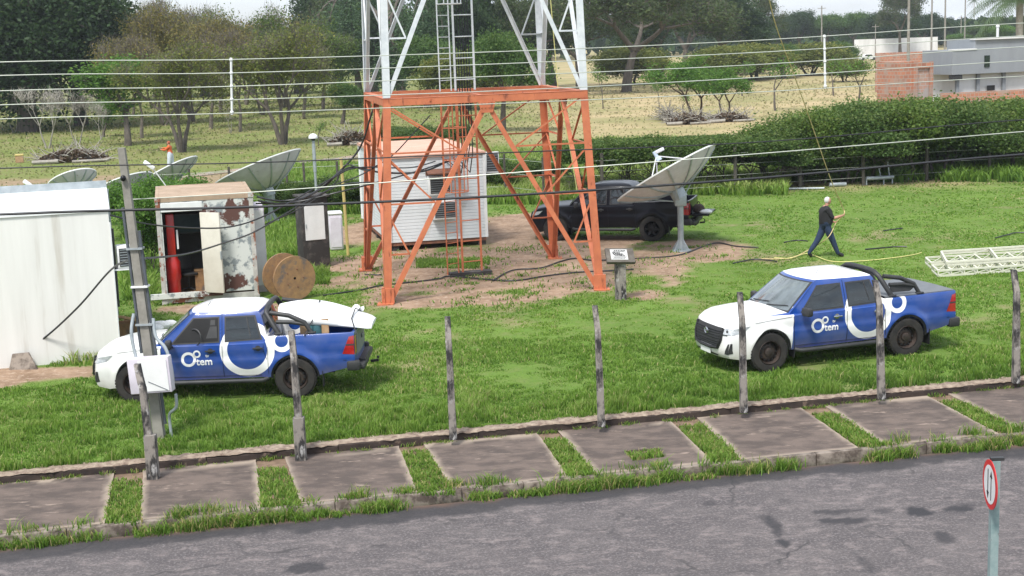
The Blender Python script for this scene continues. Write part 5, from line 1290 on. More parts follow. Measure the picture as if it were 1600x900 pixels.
# black pickup: dropped tailgate and baggage
TBm = Matrix.Translation(bp_) @ Matrix.Rotation(br_, 4, 'Z') @ Matrix.Diagonal((1.05, 1.05, 1.07, 1))
mb = MB(); mb.box((X_(5.52), 0, .80), (.55, 1.38, .06), bev=.01); mb.build('open_tailgate', M['blackp'], truck_b)
mb = MB(); mb.sphere((X_(5.42), .35, .95), .18, 12, sc=(1.1, 1, .9)); mb.tube(cat_spline([(X_(5.36), .35, 1.08), (X_(5.42), .35, 1.18), (X_(5.48), .35, 1.08)], 4), .015, 5); o = mb.build('duffel_bag', mat('brown canvas', (.05, .035, .03), None, rough=.9), smooth=40); o.matrix_world = TBm; tag(o, 'dark brown bag on the dropped tailgate of the black pickup', 'bag')
mb = MB(); mb.sphere((X_(5.66), .45, .87), .16, 12, sc=(1.3, 1, .5)); o = mb.build('white_sack', M['wpaint'], smooth=40); o.matrix_world = TBm; tag(o, 'small white sack at the tip of the dropped tailgate', 'sack')

# ------------------------------------------------------------------ steel lattice sections lying on the lawn
M['cage'] = mat('primer painted steel', (.62, .62, .50), (.54, .54, .44), 5, .6)
def lattice(c, u_, v_, Lx, Wy, z0, label, step=.42, h=.17):
    r_ = empty('lattice_section', c, 0, label, 'steel lattice', 'tower sections lying on the lawn'); u_ = Vector(u_).normalized(); v_ = Vector(v_).normalized()
    def q(a, b_, z): return u_*a+v_*b_+Vector((0, 0, z0+z))
    for b_ in (0, Wy):
        for z in (0.03, h): mb = MB(); mb.beam(q(0, b_, z), q(Lx, b_, z), .05); mb.build('chord', M['cage'], r_)
    mb = MB(); n = int(Lx/step)
    for k in range(n+1):
        x = k*Lx/n
        for z in (.03, h): mb.beam(q(x, .025, z+.001), q(x, Wy-.025, z+.001), .05, .035)
        for b_ in (0, Wy): mb.beam(q(x, b_, .055), q(x, b_, h-.025), .035)
        if k < n: mb.beam(q(x, 0, .06), q(x+Lx/n, 0, h-.03), .025); mb.beam(q(x, Wy, h-.03), q(x+Lx/n, Wy, .06), .025); mb.beam(q(x, .03, h+.004), q(x+Lx/n, Wy-.03, h+.004), .022, .012)
    mb.build('rungs', M['cage'], r_)
ca = g(1466, 433); cb_ = g(1586, 425); du = (cb_-ca).normalized(); ca2 = g(1436, 405); dv = (ca2-ca).normalized()
lattice(ca, du, dv, 6.0, .95, 0, 'near lying pale steel lattice section with close rungs, lower of the stack', .36)
lattice(ca+dv*1.3+du*.05, du, dv, 6.0, 1.0, 0.0, 'far lying pale steel lattice section with close rungs', .5)
lattice(ca+dv*.5+du*.35+Vector((0, 0, .0)), du, dv+du*.1, 6.0, 2.0, .20, 'wide pale steel lattice frame laid on top of the other sections', 1.3, .10)

# metal frame, pipes by the hedge
p = g(1352, 290); r_ = empty('metal_frame', p, R(12), 'knee-high grey metal bench frame by the hedge', 'frame')
mb = MB(); mb.tube([(0.05, 0, .30), (1.30, 0, .30)], .085, 10); mb.build('roller', M['galv'], r_, 60)
for x in (.05, .85, 1.25):
    mb = MB(); mb.beam((x, 0, 0), (x, 0, .30), .05); mb.beam((x-.03, .2, .3), (x-.10, .25, .95 if x != .85 else .7), .045); mb.build('leg', M['galv'], r_)
mb = MB(); mb.beam((.0, .25, .72), (.85, .25, .72), .04); mb.build('rail', M['galv'], r_)
for (x0, y0), (x1, y1), lab, rr in (((1203, 297), (1288, 296), 'long thin pale pipe lying at the foot of the hedge', .05), ((1296, 292), (1322, 291), 'short thick grey pipe lying at the foot of the hedge', .09), ((1418, 281), (1448, 280), 'short dark pipe lying right of the metal frame', .05)):
    a, b = g(x0, y0), g(x1, y1); mb = MB(); up = Vector((0, 0, rr)); mb.lathe([(rr*.8, 0), (rr, 0), (rr, (b-a).length), (rr*.8, (b-a).length), (rr*.8, 0)], a+up, (b-a).normalized(), 12); tag(mb.build('pipe', M['galv'], smooth=40), lab, 'pipe')

# ------------------------------------------------------------------ traffic sign
P1 = at(1547, 757, 15.0*1.047)
M['signred'] = mat('red retroreflective', (.62, .02, .025), None, rough=.4); M['signpost'] = mat('weathered green-grey post', (.16, .24, .24), (.27, .34, .33), 5, .6, c3=(.12, .10, .09), s3=7, lo3=.62, hi3=.7)
r_ = empty('traffic_sign', (P1.x+.07, P1.y+.05, ZR), 0, 'round red-rimmed two-way traffic sign on a grey post', 'traffic sign')
zc = P1.z-ZR; R0 = .285
fd_ = Vector((-.965, -.262, 0)).normalized(); fd_ = Vector((-.94, -.06, 0)); 
vd = (Vector((0, 0, CAM_H))-P1); vd.z = 0; vd.normalize()
fd_ = (Matrix.Rotation(R(-74), 3, 'Z') @ vd).normalized(); sd_ = fd_.cross(Vector((0, 0, 1))).normalized()   # face normal, sideways
c = Vector((-.07, -.05, zc))
mb = MB(); mb.lathe([(.001, -.004), (R0, -.004), (R0, .004), (.001, .004)], c, fd_, 48); pl_ = mb.build('plate', M['signred'], r_, 30)
mb = MB(); mb.lathe([(.001, .006), (R0*.79, .006)], c, fd_, 48); mb.build('white_field', M['wpaint'], pl_)
mb = MB()
for s_, up_ in ((-1, -1), (1, 1)):
    o_ = c+sd_*(-s_*.062)+fd_*.0085
    def sp(x, z): return o_+sd_*x+Vector((0, 0, z*up_))
    mb.add([sp(-.013, -.17), sp(.013, -.17), sp(.013, .10), (sp(-.013, .10))], [(0, 1, 2, 3)]); mb.add([sp(-.045, .095), sp(.045, .095), sp(0, .18)], [(0, 1, 2)])
mb.build('arrows', M['seam'], pl_)
mb = MB(); mb.prism((0, 0, 0), (0, 0, zc+R0-.02), [(-.045, -.045), (.045, -.045), (.045, .045), (-.045, .045)], mi=0); mb.build('post', M['signpost'], r_)
mb = MB(); mb.box((.02, 0, zc+R0+.0), (.15, .06, .035)); mb.build('cap', M['trim'], r_)

# ------------------------------------------------------------------ overhead lines
def wire(pts, Y0, Y1, r, m, label, grp, sagm=.0):
    # pts: pixels along the line; it follows the road, so depth grows with the road direction
    P = []
    for x, y in pts:
        t = x/1600; P.append(at(x, y, Y0+(Y1-Y0)*t))
    a, b = P[0], P[-1]; d_ = (b-a)
    P = [a-d_*.35]+P+[b+d_*.35]
    mb = MB(); mb.tube(cat_spline(P, 6), r, 5); tag(mb.build('overhead_wire', m, smooth=60), label, 'wire', grp)
WY0, WY1 = 19.2*1.047, 22.6*1.047
ord_ = ['topmost', 'second', 'third', 'fourth', 'lowest']
WL = [[(0, 97), (362, 93), (800, 80), (1200, 62), (1600, 36)], [(0, 118), (362, 114), (800, 99), (1200, 81), (1600, 56)], [(0, 142), (362, 135), (800, 118), (1200, 100), (1600, 73)],
      [(0, 164), (362, 156), (800, 141), (1200, 120), (1600, 95)], [(0, 186), (362, 177), (800, 161), (1200, 143), (1600, 119)]]
for k, q in enumerate(WL): wire(q, WY0, WY1, .0070, M['wire'], ord_[k]+' of the five bare pale wires spread above the lot', 'bare power wires')
for px, y0, y1, lab in ((361, 90, 179, 'white spacer rod on the bare wires, left of the tower'), (1288, 54, 138, 'white spacer rod on the bare wires, right of the tower')):
    Yp = WY0+(WY1-WY0)*px/1600; A, B_ = at(px, y0, Yp), at(px+1.5, y1, Yp); r_ = empty('wire_spacer', A, 0, lab, 'spacer')
    mb = MB(); mb.tube([(0, 0, 0), B_-A], .017, 8); mb.build('rod', M['wpaint'], r_, 60)
    for k in range(5): mb = MB(); mb.sphere((B_-A)*(k/4*.92+.04), .028, 8); mb.build('clip', M['wpaint'], r_, 60)
wire([(0, 263), (400, 254), (800, 238), (1200, 221), (1600, 187)], WY0+.4, WY1+.4, .010, M['cable'], 'thin dark cable, upper of the two dark ones', 'dark telephone cables')
wire([(0, 335), (400, 323), (800, 305), (1200, 277), (1600, 241)], WY0+.1, WY1+.1, .020, M['cable'], 'thick dark cable, lowest line across the whole view', 'dark telephone cables')
P = [at(200, 312, 25.2), at(400, 300, 24.7), at(800, 270, 24.0), at(1200, 239, 24.0), at(1700, 197, 24.8)]
cable('overhead_wire', P, .009, M['wire'], 'pale wire running from the leaning pole to the right', 'wire')
P = [at(700, 54, 24), at(840, 48, 24.3), at(1200, 40, 25.5), at(1700, 20, 26.5)]
# drop cables between pole, hut, dishes and tower
q = Vector(TF[3]); q = corner(3, 3.6)
def C(lst, r, lab, grp='black cables slung to the tower'): cable('slung_cable', [at(*p_) for p_ in lst], r, M['cable'], lab, 'cable', grp)
yt = TF[0].y
C([(0, 566, 31.2), (60, 535, 31.0), (120, 482, 30.5), (170, 425, 29.8), (196, 408, 27), (222, 404, 25.2)], .022, 'cable running diagonally up the white hut wall', 'cables on the leaning pole')
C([(222, 404, 25.2), (290, 397, 28), (345, 381, 32), (400, 361, 36), (470, 320, 38), (530, 290, 39), (578, 285, yt)], .020, 'dark cable from the leaning pole across the container door')
C([(172, 336, 31.4), (230, 350, 32), (300, 356, 34), (355, 355, 36), (400, 343, 37), (450, 318, 38.5), (520, 278, 40), (560, 262, 40), (640, 262, 43), (680, 252, 46)], .020, 'dark cable from the hut corner past the container top')
C([(402, 308, 40), (440, 314, 41), (480, 306, 41), (515, 282, 41), (560, 235, 41), (580, 180, 40), (588, 156, 40)], .028, 'thick cable rising to the left top corner of the orange base')
C([(404, 314, 39), (450, 318, 40), (500, 296, 41), (545, 262, 41), (600, 270, 42), (660, 268, 44), (700, 252, 45)], .030, 'thick cable passing low behind the front tower leg')
C([(400, 318, 39), (460, 316, 40), (530, 300, 40), (600, 282, 41), (660, 265, 44), (704, 250, 45)], .024, 'cable sagging between container and shelter awning')
C([(402, 344, 40), (440, 324, 41), (490, 300, 41), (560, 275, 41), (610, 245, 41), (640, 215, 41), (672, 180, 41)], .018, 'cable slanting up through the tower base')
C([(410, 352, 40), (470, 325, 41), (520, 290, 41), (540, 258, 41), (570, 266, 41), (590, 258, 41)], .018, 'short looping cable beside the yellow post')

# ------------------------------------------------------------------ hoses and ropes on the ground
def gl(lst, z=.03): return [g(x, y)+Vector((0, 0, z)) for x, y in lst]
H_L = [([(505, 463), (560, 455), (600, 447), (680, 438), (700, 433), (740, 436), (800, 440), (850, 433), (900, 427), (960, 424), (990, 422)], 'black hose winding across the bare soil under the tower'),
       ([(770, 440), (800, 424), (845, 420), (875, 410), (900, 405), (930, 408), (1000, 405), (1060, 400), (1105, 384), (1125, 381), (1150, 386), (1185, 388)], 'black hose curving past the foot of the big dish'),
       ([(1145, 413), (1175, 407), (1200, 408), (1214, 410)], 'short piece of black hose on grass right of the bare patch'), ([(1225, 380), (1245, 377), (1262, 378)], 'short dark hose end left of the walking man'),
       ([(1352, 391), (1385, 388), (1400, 387), (1417, 387)], 'black hose on the lawn right of the walking man'), ([(1380, 362), (1400, 359), (1410, 358)], 'tiny dark hose piece out on the far lawn'),
       ([(1555, 373), (1575, 368), (1590, 365), (1640, 366)], 'dark hose at the far right of the lawn')]
for lst, lab in H_L: cable('hose', gl(lst), .022, M['cable'], lab, 'hose', 'black hoses on the ground')
M['rope'] = mat('yellow rope', (.62, .60, .22), (.52, .48, .20), 8, .8)
cable('hose', gl([(570, 430), (590, 431), (596, 430)]), .02, M['cable'], 'short black hose beside the back left tower foot', 'hose', 'black hoses on the ground')
cable('rope', gl([(1210, 404), (1235, 405), (1262, 398), (1300, 410), (1350, 409), (1390, 405), (1425, 400), (1440, 396)], .03)+[], .016, M['rope'], 'yellow rope lying in curves on the lawn', 'rope')
cable('rope', [at(857, -40, 41), at(862, 20, 41), at(868, 90, 41), at(873, 145, 41), at(890, 230, 41), at(902, 300, 41)], .012, M['rope'], 'thin yellow rope hanging inside the right side of the tower', 'rope')
# ------------------------------------------------------------------ vegetation
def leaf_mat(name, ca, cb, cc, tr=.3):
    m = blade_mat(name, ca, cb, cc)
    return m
M['l_dark'] = leaf_mat('dark leaves', (.014, .036, .013), (.038, .076, .024), (.075, .115, .038))
M['l_mid'] = leaf_mat('green leaves', (.035, .080, .020), (.080, .155, .034), (.15, .22, .055))
M['l_bright'] = leaf_mat('bright leaves', (.045, .12, .018), (.10, .21, .03), (.18, .29, .05))
M['l_olive'] = leaf_mat('olive leaves', (.100, .105, .028), (.19, .18, .05), (.34, .24, .07))
M['l_pale'] = leaf_mat('willow leaves', (.05, .10, .05), (.10, .17, .08), (.17, .23, .12))
M['l_hedge'] = leaf_mat('hedge leaves', (.032, .070, .018), (.085, .15, .032), (.21, .26, .08))
M['l_olive2'] = leaf_mat('olive green leaves', (.075, .105, .024), (.155, .19, .040), (.31, .28, .065))
M['l_dark2'] = leaf_mat('grey green leaves', (.032, .056, .022), (.072, .108, .038), (.14, .165, .06))
M['l_hedge2'] = leaf_mat('yellow green leaves', (.05, .10, .02), (.115, .19, .035), (.24, .27, .07))
M['l_mid2'] = leaf_mat('fresh green leaves', (.045, .092, .020), (.115, .185, .036), (.24, .29, .07))
M['barkgrey'] = mat('grey twigs', (.165, .145, .115), (.085, .07, .058), 3, .95)
M['l_dead'] = leaf_mat('dead leaves', (.07, .045, .03), (.12, .08, .05), (.20, .15, .10))
M['bark'] = mat('grey bark', (.13, .11, .09), (.07, .06, .05), 5, .95, bump=.4, stretch=(1, 1, .3))
M['barkpale'] = mat('pale bark', (.34, .32, .28), (.24, .22, .19), 5, .9)
M['barkred'] = mat('brown bark', (.12, .075, .05), (.075, .05, .035), 5, .95)

def tree_meshes(seed, H, trunks=1, fork=.25, levels=4, kids=3, spread=.75, up=.25, ratio=.72, r0=.16, npt=60, leaf=.20, sig=.45, droop=0, flat=1.0, mat_l='l_mid', mat_b='bark', tl=None, twig=0, low=0, zmin=.12):
    tl = levels-1 if tl is None else tl
    rnd = random.Random(seed); r_ = np.random.default_rng(seed); mb = MB(); tips = []
    def grow(p, d, ln, rad, lev):
        n = 3 if lev else 4; pts = [p]; dd = d.copy()
        for i in range(n):
            dd = (dd+Vector((rnd.uniform(-1, 1), rnd.uniform(-1, 1), rnd.uniform(-.6, .8)))*.16+Vector((0, 0, up*.15-droop*.12*lev))).normalized(); pts.append(pts[-1]+dd*ln/n)
            if lev >= tl: tips.append((pts[-1], lev))
        mb.tube(pts, [rad*(1-.45*i/n) for i in range(n+1)], 6 if lev < 2 else 4, cap=False)
        if lev >= levels: return
        k = kids if lev else kids
        a0 = rnd.uniform(0, 2*PI)
        for i in range(k):
            a = a0+2*PI*i/k+rnd.uniform(-.5, .5); side = dd.cross(Vector((.3, .2, 1))).normalized() if abs(dd.z) < .95 else Vector((1, 0, 0)); s2 = dd.cross(side)
            sp = spread*rnd.uniform(.6, 1.2); nd = (dd*math.cos(sp)+(side*math.cos(a)+s2*math.sin(a))*math.sin(sp)); nd.z = nd.z*flat+up*.3; nd.normalize()
            grow(pts[-1], nd, ln*ratio*rnd.uniform(.8, 1.15), rad*.56, lev+1)
    for t in range(trunks):
        a = 2*PI*t/max(1, trunks)+rnd.uniform(-.4, .4); lean = .0 if trunks == 1 else .38
        grow(Vector((.10*math.cos(a)*(trunks > 1), .10*math.sin(a)*(trunks > 1), -.1)), Vector((math.cos(a)*lean+rnd.uniform(-.08, .08), math.sin(a)*lean, 1)).normalized(), H*fork*rnd.uniform(.9, 1.1), r0/(trunks**.5), 0)
    for t, lev in tips:
        for i in range(twig):
            d_ = Vector((rnd.gauss(0, 1), rnd.gauss(0, 1), rnd.gauss(.7, .8))).normalized()*rnd.uniform(.5, 1.3)*sig*1.6; q_ = t+Vector((rnd.gauss(0, .2), rnd.gauss(0, .2), 0)); w_ = Vector((.014, .008, 0))
            mb.add([q_-w_, q_+w_, q_+d_], [(0, 1, 2)])
    zmax = max(t[0].z for t in tips); k = (H-.3)/zmax
    mb.v = [(x*k, y*k, z*k) for x, y, z in mb.v]
    T = np.array([[*(t[0]*k)] for t in tips]); 
    me_t = mb.build('trunk', M[mat_b], smooth=60); me = me_t.data; bpy.data.objects.remove(me_t)
    ce = None
    if npt:
        cnt = r_.poisson(npt*r_.uniform(.3, 1.7, len(T))); idx = np.repeat(np.arange(len(T)), cnt); n = len(idx)
        C_ = T[idx]+r_.normal(0, sig, (n, 3))*np.array([1, 1, .62]); 
        if droop: C_[:, 2] -= np.abs(r_.normal(0, droop*H*.10, n))
        C_[:, 2] = np.where(C_[:, 2] < zmin*H, zmin*H+r_.uniform(0, .25, n)*H, C_[:, 2])
        if low: C_[:, 2] -= low*H*np.abs(r_.normal(0, .5, n))*(r_.uniform(0, 1, n) < .5)
        cv = r_.uniform(0, 1, len(T))[idx]
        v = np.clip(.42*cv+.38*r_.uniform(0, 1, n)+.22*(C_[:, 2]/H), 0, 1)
        a = r_.normal(0, 1, (n, 3)); a[:, 2] *= .6; a /= np.linalg.norm(a, axis=1)[:, None]
        b = np.cross(a, r_.normal(0, 1, (n, 3))); b /= np.linalg.norm(b, axis=1)[:, None]
        s_ = leaf*r_.uniform(.55, 1.25, n)[:, None]
        V = np.stack([C_-a*s_*.5, C_+b*s_*.28, C_+a*s_*.5, C_-b*s_*.28], 1).reshape(-1, 3); F = np.arange(n*4).reshape(-1, 4)
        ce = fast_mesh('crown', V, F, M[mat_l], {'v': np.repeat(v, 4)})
    return me, ce, H
KINDS = {
 'dark1': dict(H=16, fork=.13, levels=4, kids=4, spread=.95, npt=60, leaf=.46, sig=1.0, r0=.40, mat_l='l_dark', tl=1, low=.42, zmin=.02),
 'dark2': dict(H=13, fork=.14, levels=4, kids=3, spread=.90, npt=95, leaf=.40, sig=.85, r0=.30, mat_l='l_dark', tl=2, low=.15),
 'mid1': dict(H=10, fork=.18, levels=4, kids=3, spread=.85, npt=70, leaf=.32, sig=.65, r0=.22, mat_l='l_mid', tl=2, low=.10),
 'mid2': dict(H=9, fork=.14, levels=4, kids=3, spread=.95, npt=70, leaf=.30, sig=.62, r0=.20, mat_l='l_mid', tl=2, low=.12),
 'bright1': dict(H=6, fork=.18, levels=3, kids=4, spread=.75, up=.35, npt=34, leaf=.24, sig=.40, r0=.11, mat_l='l_bright', tl=1, low=.10),
 'bright2': dict(H=6, trunks=2, fork=.22, levels=3, kids=3, spread=.8, npt=34, leaf=.24, sig=.34, r0=.12, mat_l='l_bright', mat_b='barkred', tl=2, zmin=.3),
 'olive1': dict(H=9, trunks=3, fork=.24, levels=4, kids=3, spread=.55, up=.40, npt=17, leaf=.21, sig=.55, low=.10, r0=.17, mat_l='l_olive', mat_b='barkgrey', tl=2, twig=3, zmin=.2),
 'olive2': dict(H=9, trunks=2, fork=.20, levels=4, kids=3, spread=.60, up=.35, npt=19, leaf=.21, sig=.55, low=.22, r0=.17, mat_l='l_olive2', mat_b='barkgrey', tl=2, twig=5, zmin=.15),
 'olive3': dict(H=9, trunks=1, fork=.24, levels=4, kids=4, spread=.66, up=.35, npt=12, leaf=.21, sig=.55, low=.10, r0=.18, mat_l='l_olive', mat_b='barkgrey', tl=2, twig=4, zmin=.2),
 'olivef': dict(H=9, trunks=3, fork=.26, levels=4, kids=3, spread=.60, up=.38, npt=11, leaf=.22, sig=.50, low=.16, r0=.30, mat_l='l_olive2', mat_b='bark', tl=2, twig=3, zmin=.22),
 'olive4': dict(H=9, trunks=2, fork=.22, levels=4, kids=3, spread=.62, up=.35, npt=22, leaf=.24, sig=.55, low=.30, r0=.17, mat_l='l_mid2', mat_b='barkgrey', tl=2, twig=4, zmin=.15),
 'spread1': dict(H=14, fork=.22, levels=5, kids=3, spread=.74, flat=.7, up=.15, ratio=.74, npt=17, leaf=.34, sig=.60, r0=.42, mat_l='l_dark2', tl=3, twig=2),
 'spread2': dict(H=12, fork=.20, levels=5, kids=3, spread=.70, flat=.75, up=.2, ratio=.74, npt=17, leaf=.32, sig=.55, r0=.32, mat_l='l_dark2', mat_b='barkgrey', tl=3, twig=2),
 'willow': dict(H=14, fork=.20, levels=4, kids=3, spread=.55, npt=95, leaf=.28, sig=.50, droop=1.6, r0=.22, mat_l='l_pale', tl=2, low=.1),
 'bare': dict(H=5, trunks=2, fork=.34, levels=3, kids=3, spread=.6, up=.4, npt=0, r0=.10, mat_b='barkpale', twig=4, sig=.3),
 'sapling': dict(H=4.5, fork=.34, levels=3, kids=2, spread=.75, npt=14, leaf=.20, sig=.30, r0=.08, mat_l='l_bright', tl=2, twig=2),
 'yellow': dict(H=5, trunks=3, fork=.18, levels=3, kids=4, spread=.9, npt=44, leaf=.28, sig=.50, r0=.12, mat_l='l_olive2', tl=1, low=.2),
 'shrubb': dict(H=3, trunks=4, fork=.20, levels=3, kids=3, spread=.75, up=.35, npt=34, leaf=.14, sig=.24, r0=.05, mat_l='l_bright', tl=1, low=.1),
 'shrub': dict(H=3, trunks=4, fork=.20, levels=3, kids=3, spread=.75, up=.35, npt=44, leaf=.13, sig=.24, r0=.05, mat_l='l_hedge', tl=1, low=.1),
 'hedge1': dict(H=3.2, trunks=2, fork=.30, levels=3, kids=4, spread=.85, npt=52, leaf=.13, sig=.26, r0=.10, mat_l='l_hedge', tl=2, zmin=.36),
 'hedgehi': dict(H=3.2, trunks=2, fork=.44, levels=3, kids=4, spread=.85, npt=46, leaf=.13, sig=.22, r0=.10, mat_l='l_hedge', tl=2, zmin=.62),
 'hedge2': dict(H=3.2, trunks=3, fork=.24, levels=3, kids=4, spread=.90, npt=44, leaf=.13, sig=.28, r0=.10, mat_l='l_hedge', tl=1, low=.08),
 'hedge3': dict(H=3.2, trunks=2, fork=.26, levels=3, kids=3, spread=.70, up=.4, npt=70, leaf=.14, sig=.30, r0=.10, mat_l='l_hedge2', tl=2, zmin=.30),
}
LIB = {k: tree_meshes(100+i, **v) for i, (k, v) in enumerate(KINDS.items())}
def plant(kind, base, h, label, cat='tree', name='tree', rz=None, wx=1.0, group=None):
    tm, cm, H = LIB[kind]; k = h/H
    r_ = empty(name, base, random.uniform(0, 6.28) if rz is None else rz, label, cat, group); r_.scale = (k*wx, k*wx, k)
    o = bpy.data.objects.new('trunk', tm); col.objects.link(o); o.parent = r_
    if cm: o = bpy.data.objects.new('crown', cm); col.objects.link(o); o.parent = r_
    return r_
random.seed(21)
TREES = [
 # px, base py, height px, kind, width, label
 (45, 206, 290, 'dark1', 1.0, 'enormous dark evergreen filling the top left corner', None), (-60, 203, 280, 'dark2', 1.0, 'dark evergreen cut by the left edge', None), (128, 196, 225, 'dark2', 1.0, 'dark evergreen right of the enormous one', None),
 (200, 228, 142, 'bright1', 1.15, 'bushy bright green tree left of the orchard front row', None), (162, 214, 60, 'bright1', 1.1, 'low leafy green tree under the dark evergreens', None),
 (285, 238, 180, 'olivef', .95, 'many-stemmed olive tree right behind the person in orange', None), (443, 226, 195, 'olivef', .95, 'forked olive tree with dense low foliage, between the dishes and tower', None), (376, 206, 165, 'olive3', .8, 'thin-leaved olive tree just right of the left wire spacer', None),
 (222, 216, 165, 'olive3', .8, '', 'olive trees of the orchard'), (330, 202, 182, 'olive3', .8, '', 'olive trees of the orchard'), (256, 196, 190, 'olive1', .8, '', 'olive trees of the orchard'), (302, 190, 160, 'olive2', .75, '', 'olive trees of the orchard'),
 (205, 180, 150, 'olive2', .8, '', 'olive trees of the orchard'), (410, 180, 172, 'olive4', .8, '', 'olive trees of the orchard'), (475, 186, 128, 'olive2', .85, '', 'olive trees of the orchard'), (505, 172, 150, 'olive4', .8, '', 'olive trees of the orchard'),
 (345, 176, 165, 'olive4', .85, '', 'olive trees of the orchard'), (240, 170, 152, 'olive4', .8, '', 'olive trees of the orchard'), (288, 166, 165, 'olive2', .8, '', 'olive trees of the orchard'), (445, 168, 150, 'olive1', .8, '', 'olive trees of the orchard'), (385, 164, 125, 'olive2', .9, '', 'olive trees of the orchard'), (160, 186, 95, 'olive3', .9, '', 'olive trees of the orchard'),
 (20, 172, 120, 'dark2', 1.3, '', 'dark trees beyond the orchard'), (95, 168, 120, 'mid1', 1.4, '', 'dark trees beyond the orchard'), (170, 160, 110, 'dark2', 1.4, '', 'dark trees beyond the orchard'), (245, 152, 100, 'mid1', 1.5, '', 'dark trees beyond the orchard'), (320, 150, 100, 'dark2', 1.5, '', 'dark trees beyond the orchard'), (395, 148, 95, 'mid1', 1.5, '', 'dark trees beyond the orchard'), (465, 146, 95, 'dark2', 1.5, '', 'dark trees beyond the orchard'), (530, 150, 90, 'mid1', 1.4, '', 'dark trees beyond the orchard'),
 (535, 194, 66, 'mid2', 1.0, 'small round dark green tree beside the left tower leg', None), (498, 228, 42, 'sapling', 1.0, 'wispy sapling behind the dome camera', None),
 (74, 232, 100, 'bare', 1.0, 'bare pale tree at left below the dark evergreens', None), (121, 226, 92, 'bare', 1.0, 'bare pale forked tree behind the brush heap', None), (158, 218, 62, 'bare', .9, 'smallest bare pale tree beside the brush heap', None),
 (22, 207, 62, 'bare', 1.1, 'bare shrubby tree at the far left edge', None), (360, 208, 60, 'bare', .8, 'small bare tree under the left wire spacer', None),
 (560, 150, 185, 'spread2', .9, 'tall open-crowned tree rising behind the left tower corner', None), (528, 150, 170, 'dark2', .8, 'tall dark tree left of the weeping one', None), (628, 160, 215, 'willow', 1.05, 'weeping grey-green tree inside the left half of the tower', None), (585, 150, 150, 'mid1', .9, 'mid green tree seen through the left tower legs', None),
 (700, 158, 185, 'dark2', .8, 'dark tree behind the tower ladder', None), (668, 168, 110, 'mid2', 1.0, 'low bushy tree seen under the weeping one', None), (745, 150, 170, 'dark1', .7, 'dark tree just right of the tower ladder', None), (786, 206, 155, 'mid1', .72, 'green tree framed by the right half of the tower', None), (728, 172, 90, 'yellow', 1.0, 'yellowish shrub behind the tower ladder', None),
 (815, 148, 170, 'spread1', .8, 'dark tree behind the right tower leg', None), (865, 142, 150, 'dark2', .85, 'dense dark tree right of the tower', None), (905, 136, 150, 'spread1', 1.0, 'dark open tree right of the tower, second from it', None),
 (979, 144, 205, 'spread1', 1.15, 'great spreading tree with a thick brown trunk', None), (1068, 126, 160, 'spread2', 1.0, 'spreading tree with pale visible limbs', None), (1120, 118, 140, 'dark2', 1.0, 'dark round tree at the right end of the tall row', None), (1168, 108, 125, 'spread1', .8, 'feathery dark tree closing the tall row', None), (1030, 120, 140, 'dark2', 1.0, 'dense dark tree behind the spreading ones', None),
 (985, 132, 58, 'yellow', 1.5, 'yellow-green shrub in front of the thick brown trunk', None), (942, 170, 72, 'sapling', .7, 'thin leaning sapling in the dry field', None),
 (1089, 186, 102, 'bright2', 1.05, 'dark leafy small tree in the dry field, largest of its pair', None), (1135, 188, 86, 'bright2', 1.0, 'lighter leafy small tree in the dry field, right of its pair', None), (1068, 178, 34, 'sapling', 1.3, 'knee-high green bush left of the pair of small trees', None), (1030, 168, 44, 'sapling', .8, 'spindly sapling in the middle of the dry field', None),
 (1212, 173, 88, 'sapling', 1.15, 'Y-shaped small tree in the dry field', None), (1303, 150, 66, 'sapling', 1.1, 'leaning small tree beside the right wire spacer', None), (1341, 163, 80, 'sapling', 1.2, 'forked small tree nearest the brick shed', None), (1160, 150, 60, 'sapling', 1.1, 'half-bare small tree behind the pair in the dry field', None),
 (1135, 128, 55, 'yellow', 1.7, '', 'olive bushes beyond the dry field'), (1180, 124, 55, 'yellow', 1.7, '', 'olive bushes beyond the dry field'), (1225, 122, 52, 'mid2', 1.5, '', 'olive bushes beyond the dry field'), (1265, 118, 50, 'yellow', 1.7, '', 'olive bushes beyond the dry field'), (1305, 112, 46, 'mid2', 1.5, '', 'olive bushes beyond the dry field'), (1318, 128, 36, 'yellow', 1.4, '', 'olive bushes beyond the dry field'),
 (1215, 86, 62, 'dark2', .9, '', 'distant trees along the avenue'), (1252, 86, 68, 'dark2', 1.1, '', 'distant trees along the avenue'), (1293, 85, 62, 'mid1', 1.1, '', 'distant trees along the avenue'), (1335, 84, 64, 'mid1', 1.1, '', 'distant trees along the avenue'), (1368, 84, 58, 'dark2', 1.0, '', 'distant trees along the avenue'),
 (1392, 84, 64, 'dark2', 1.2, '', 'distant trees along the avenue'), (1440, 80, 58, 'dark2', 1.1, '', 'distant trees along the avenue'), (1478, 74, 46, 'dark2', .8, '', 'distant trees along the avenue'), (1407, 86, 112, 'spread2', .7, 'tall thin-crowned distant tree behind the pale pole', None),
 (1525, 76, 36, 'mid2', 1.6, '', 'low green trees behind the grey house'), (1560, 76, 38, 'bright1', 1.6, '', 'low green trees behind the grey house'), (1500, 76, 24, 'bright1', 1.8, '', 'low green trees behind the grey house')]
GL = {'dark trees beyond the orchard': 'dark tree filling the gap behind the olive orchard', 'olive trees of the orchard': 'olive-brown tree in the crowded orchard', 'olive bushes beyond the dry field': 'low olive bush beyond the dry field', 'distant trees along the avenue': 'dark tree in the far line on the right', 'low green trees behind the grey house': 'low green tree behind the grey house'}
ORD = ['leftmost', 'second from the left', 'third from the left', 'fourth from the left', 'fifth from the left', 'sixth from the left', 'seventh from the left', 'eighth from the left', 'ninth from the left', 'tenth from the left']
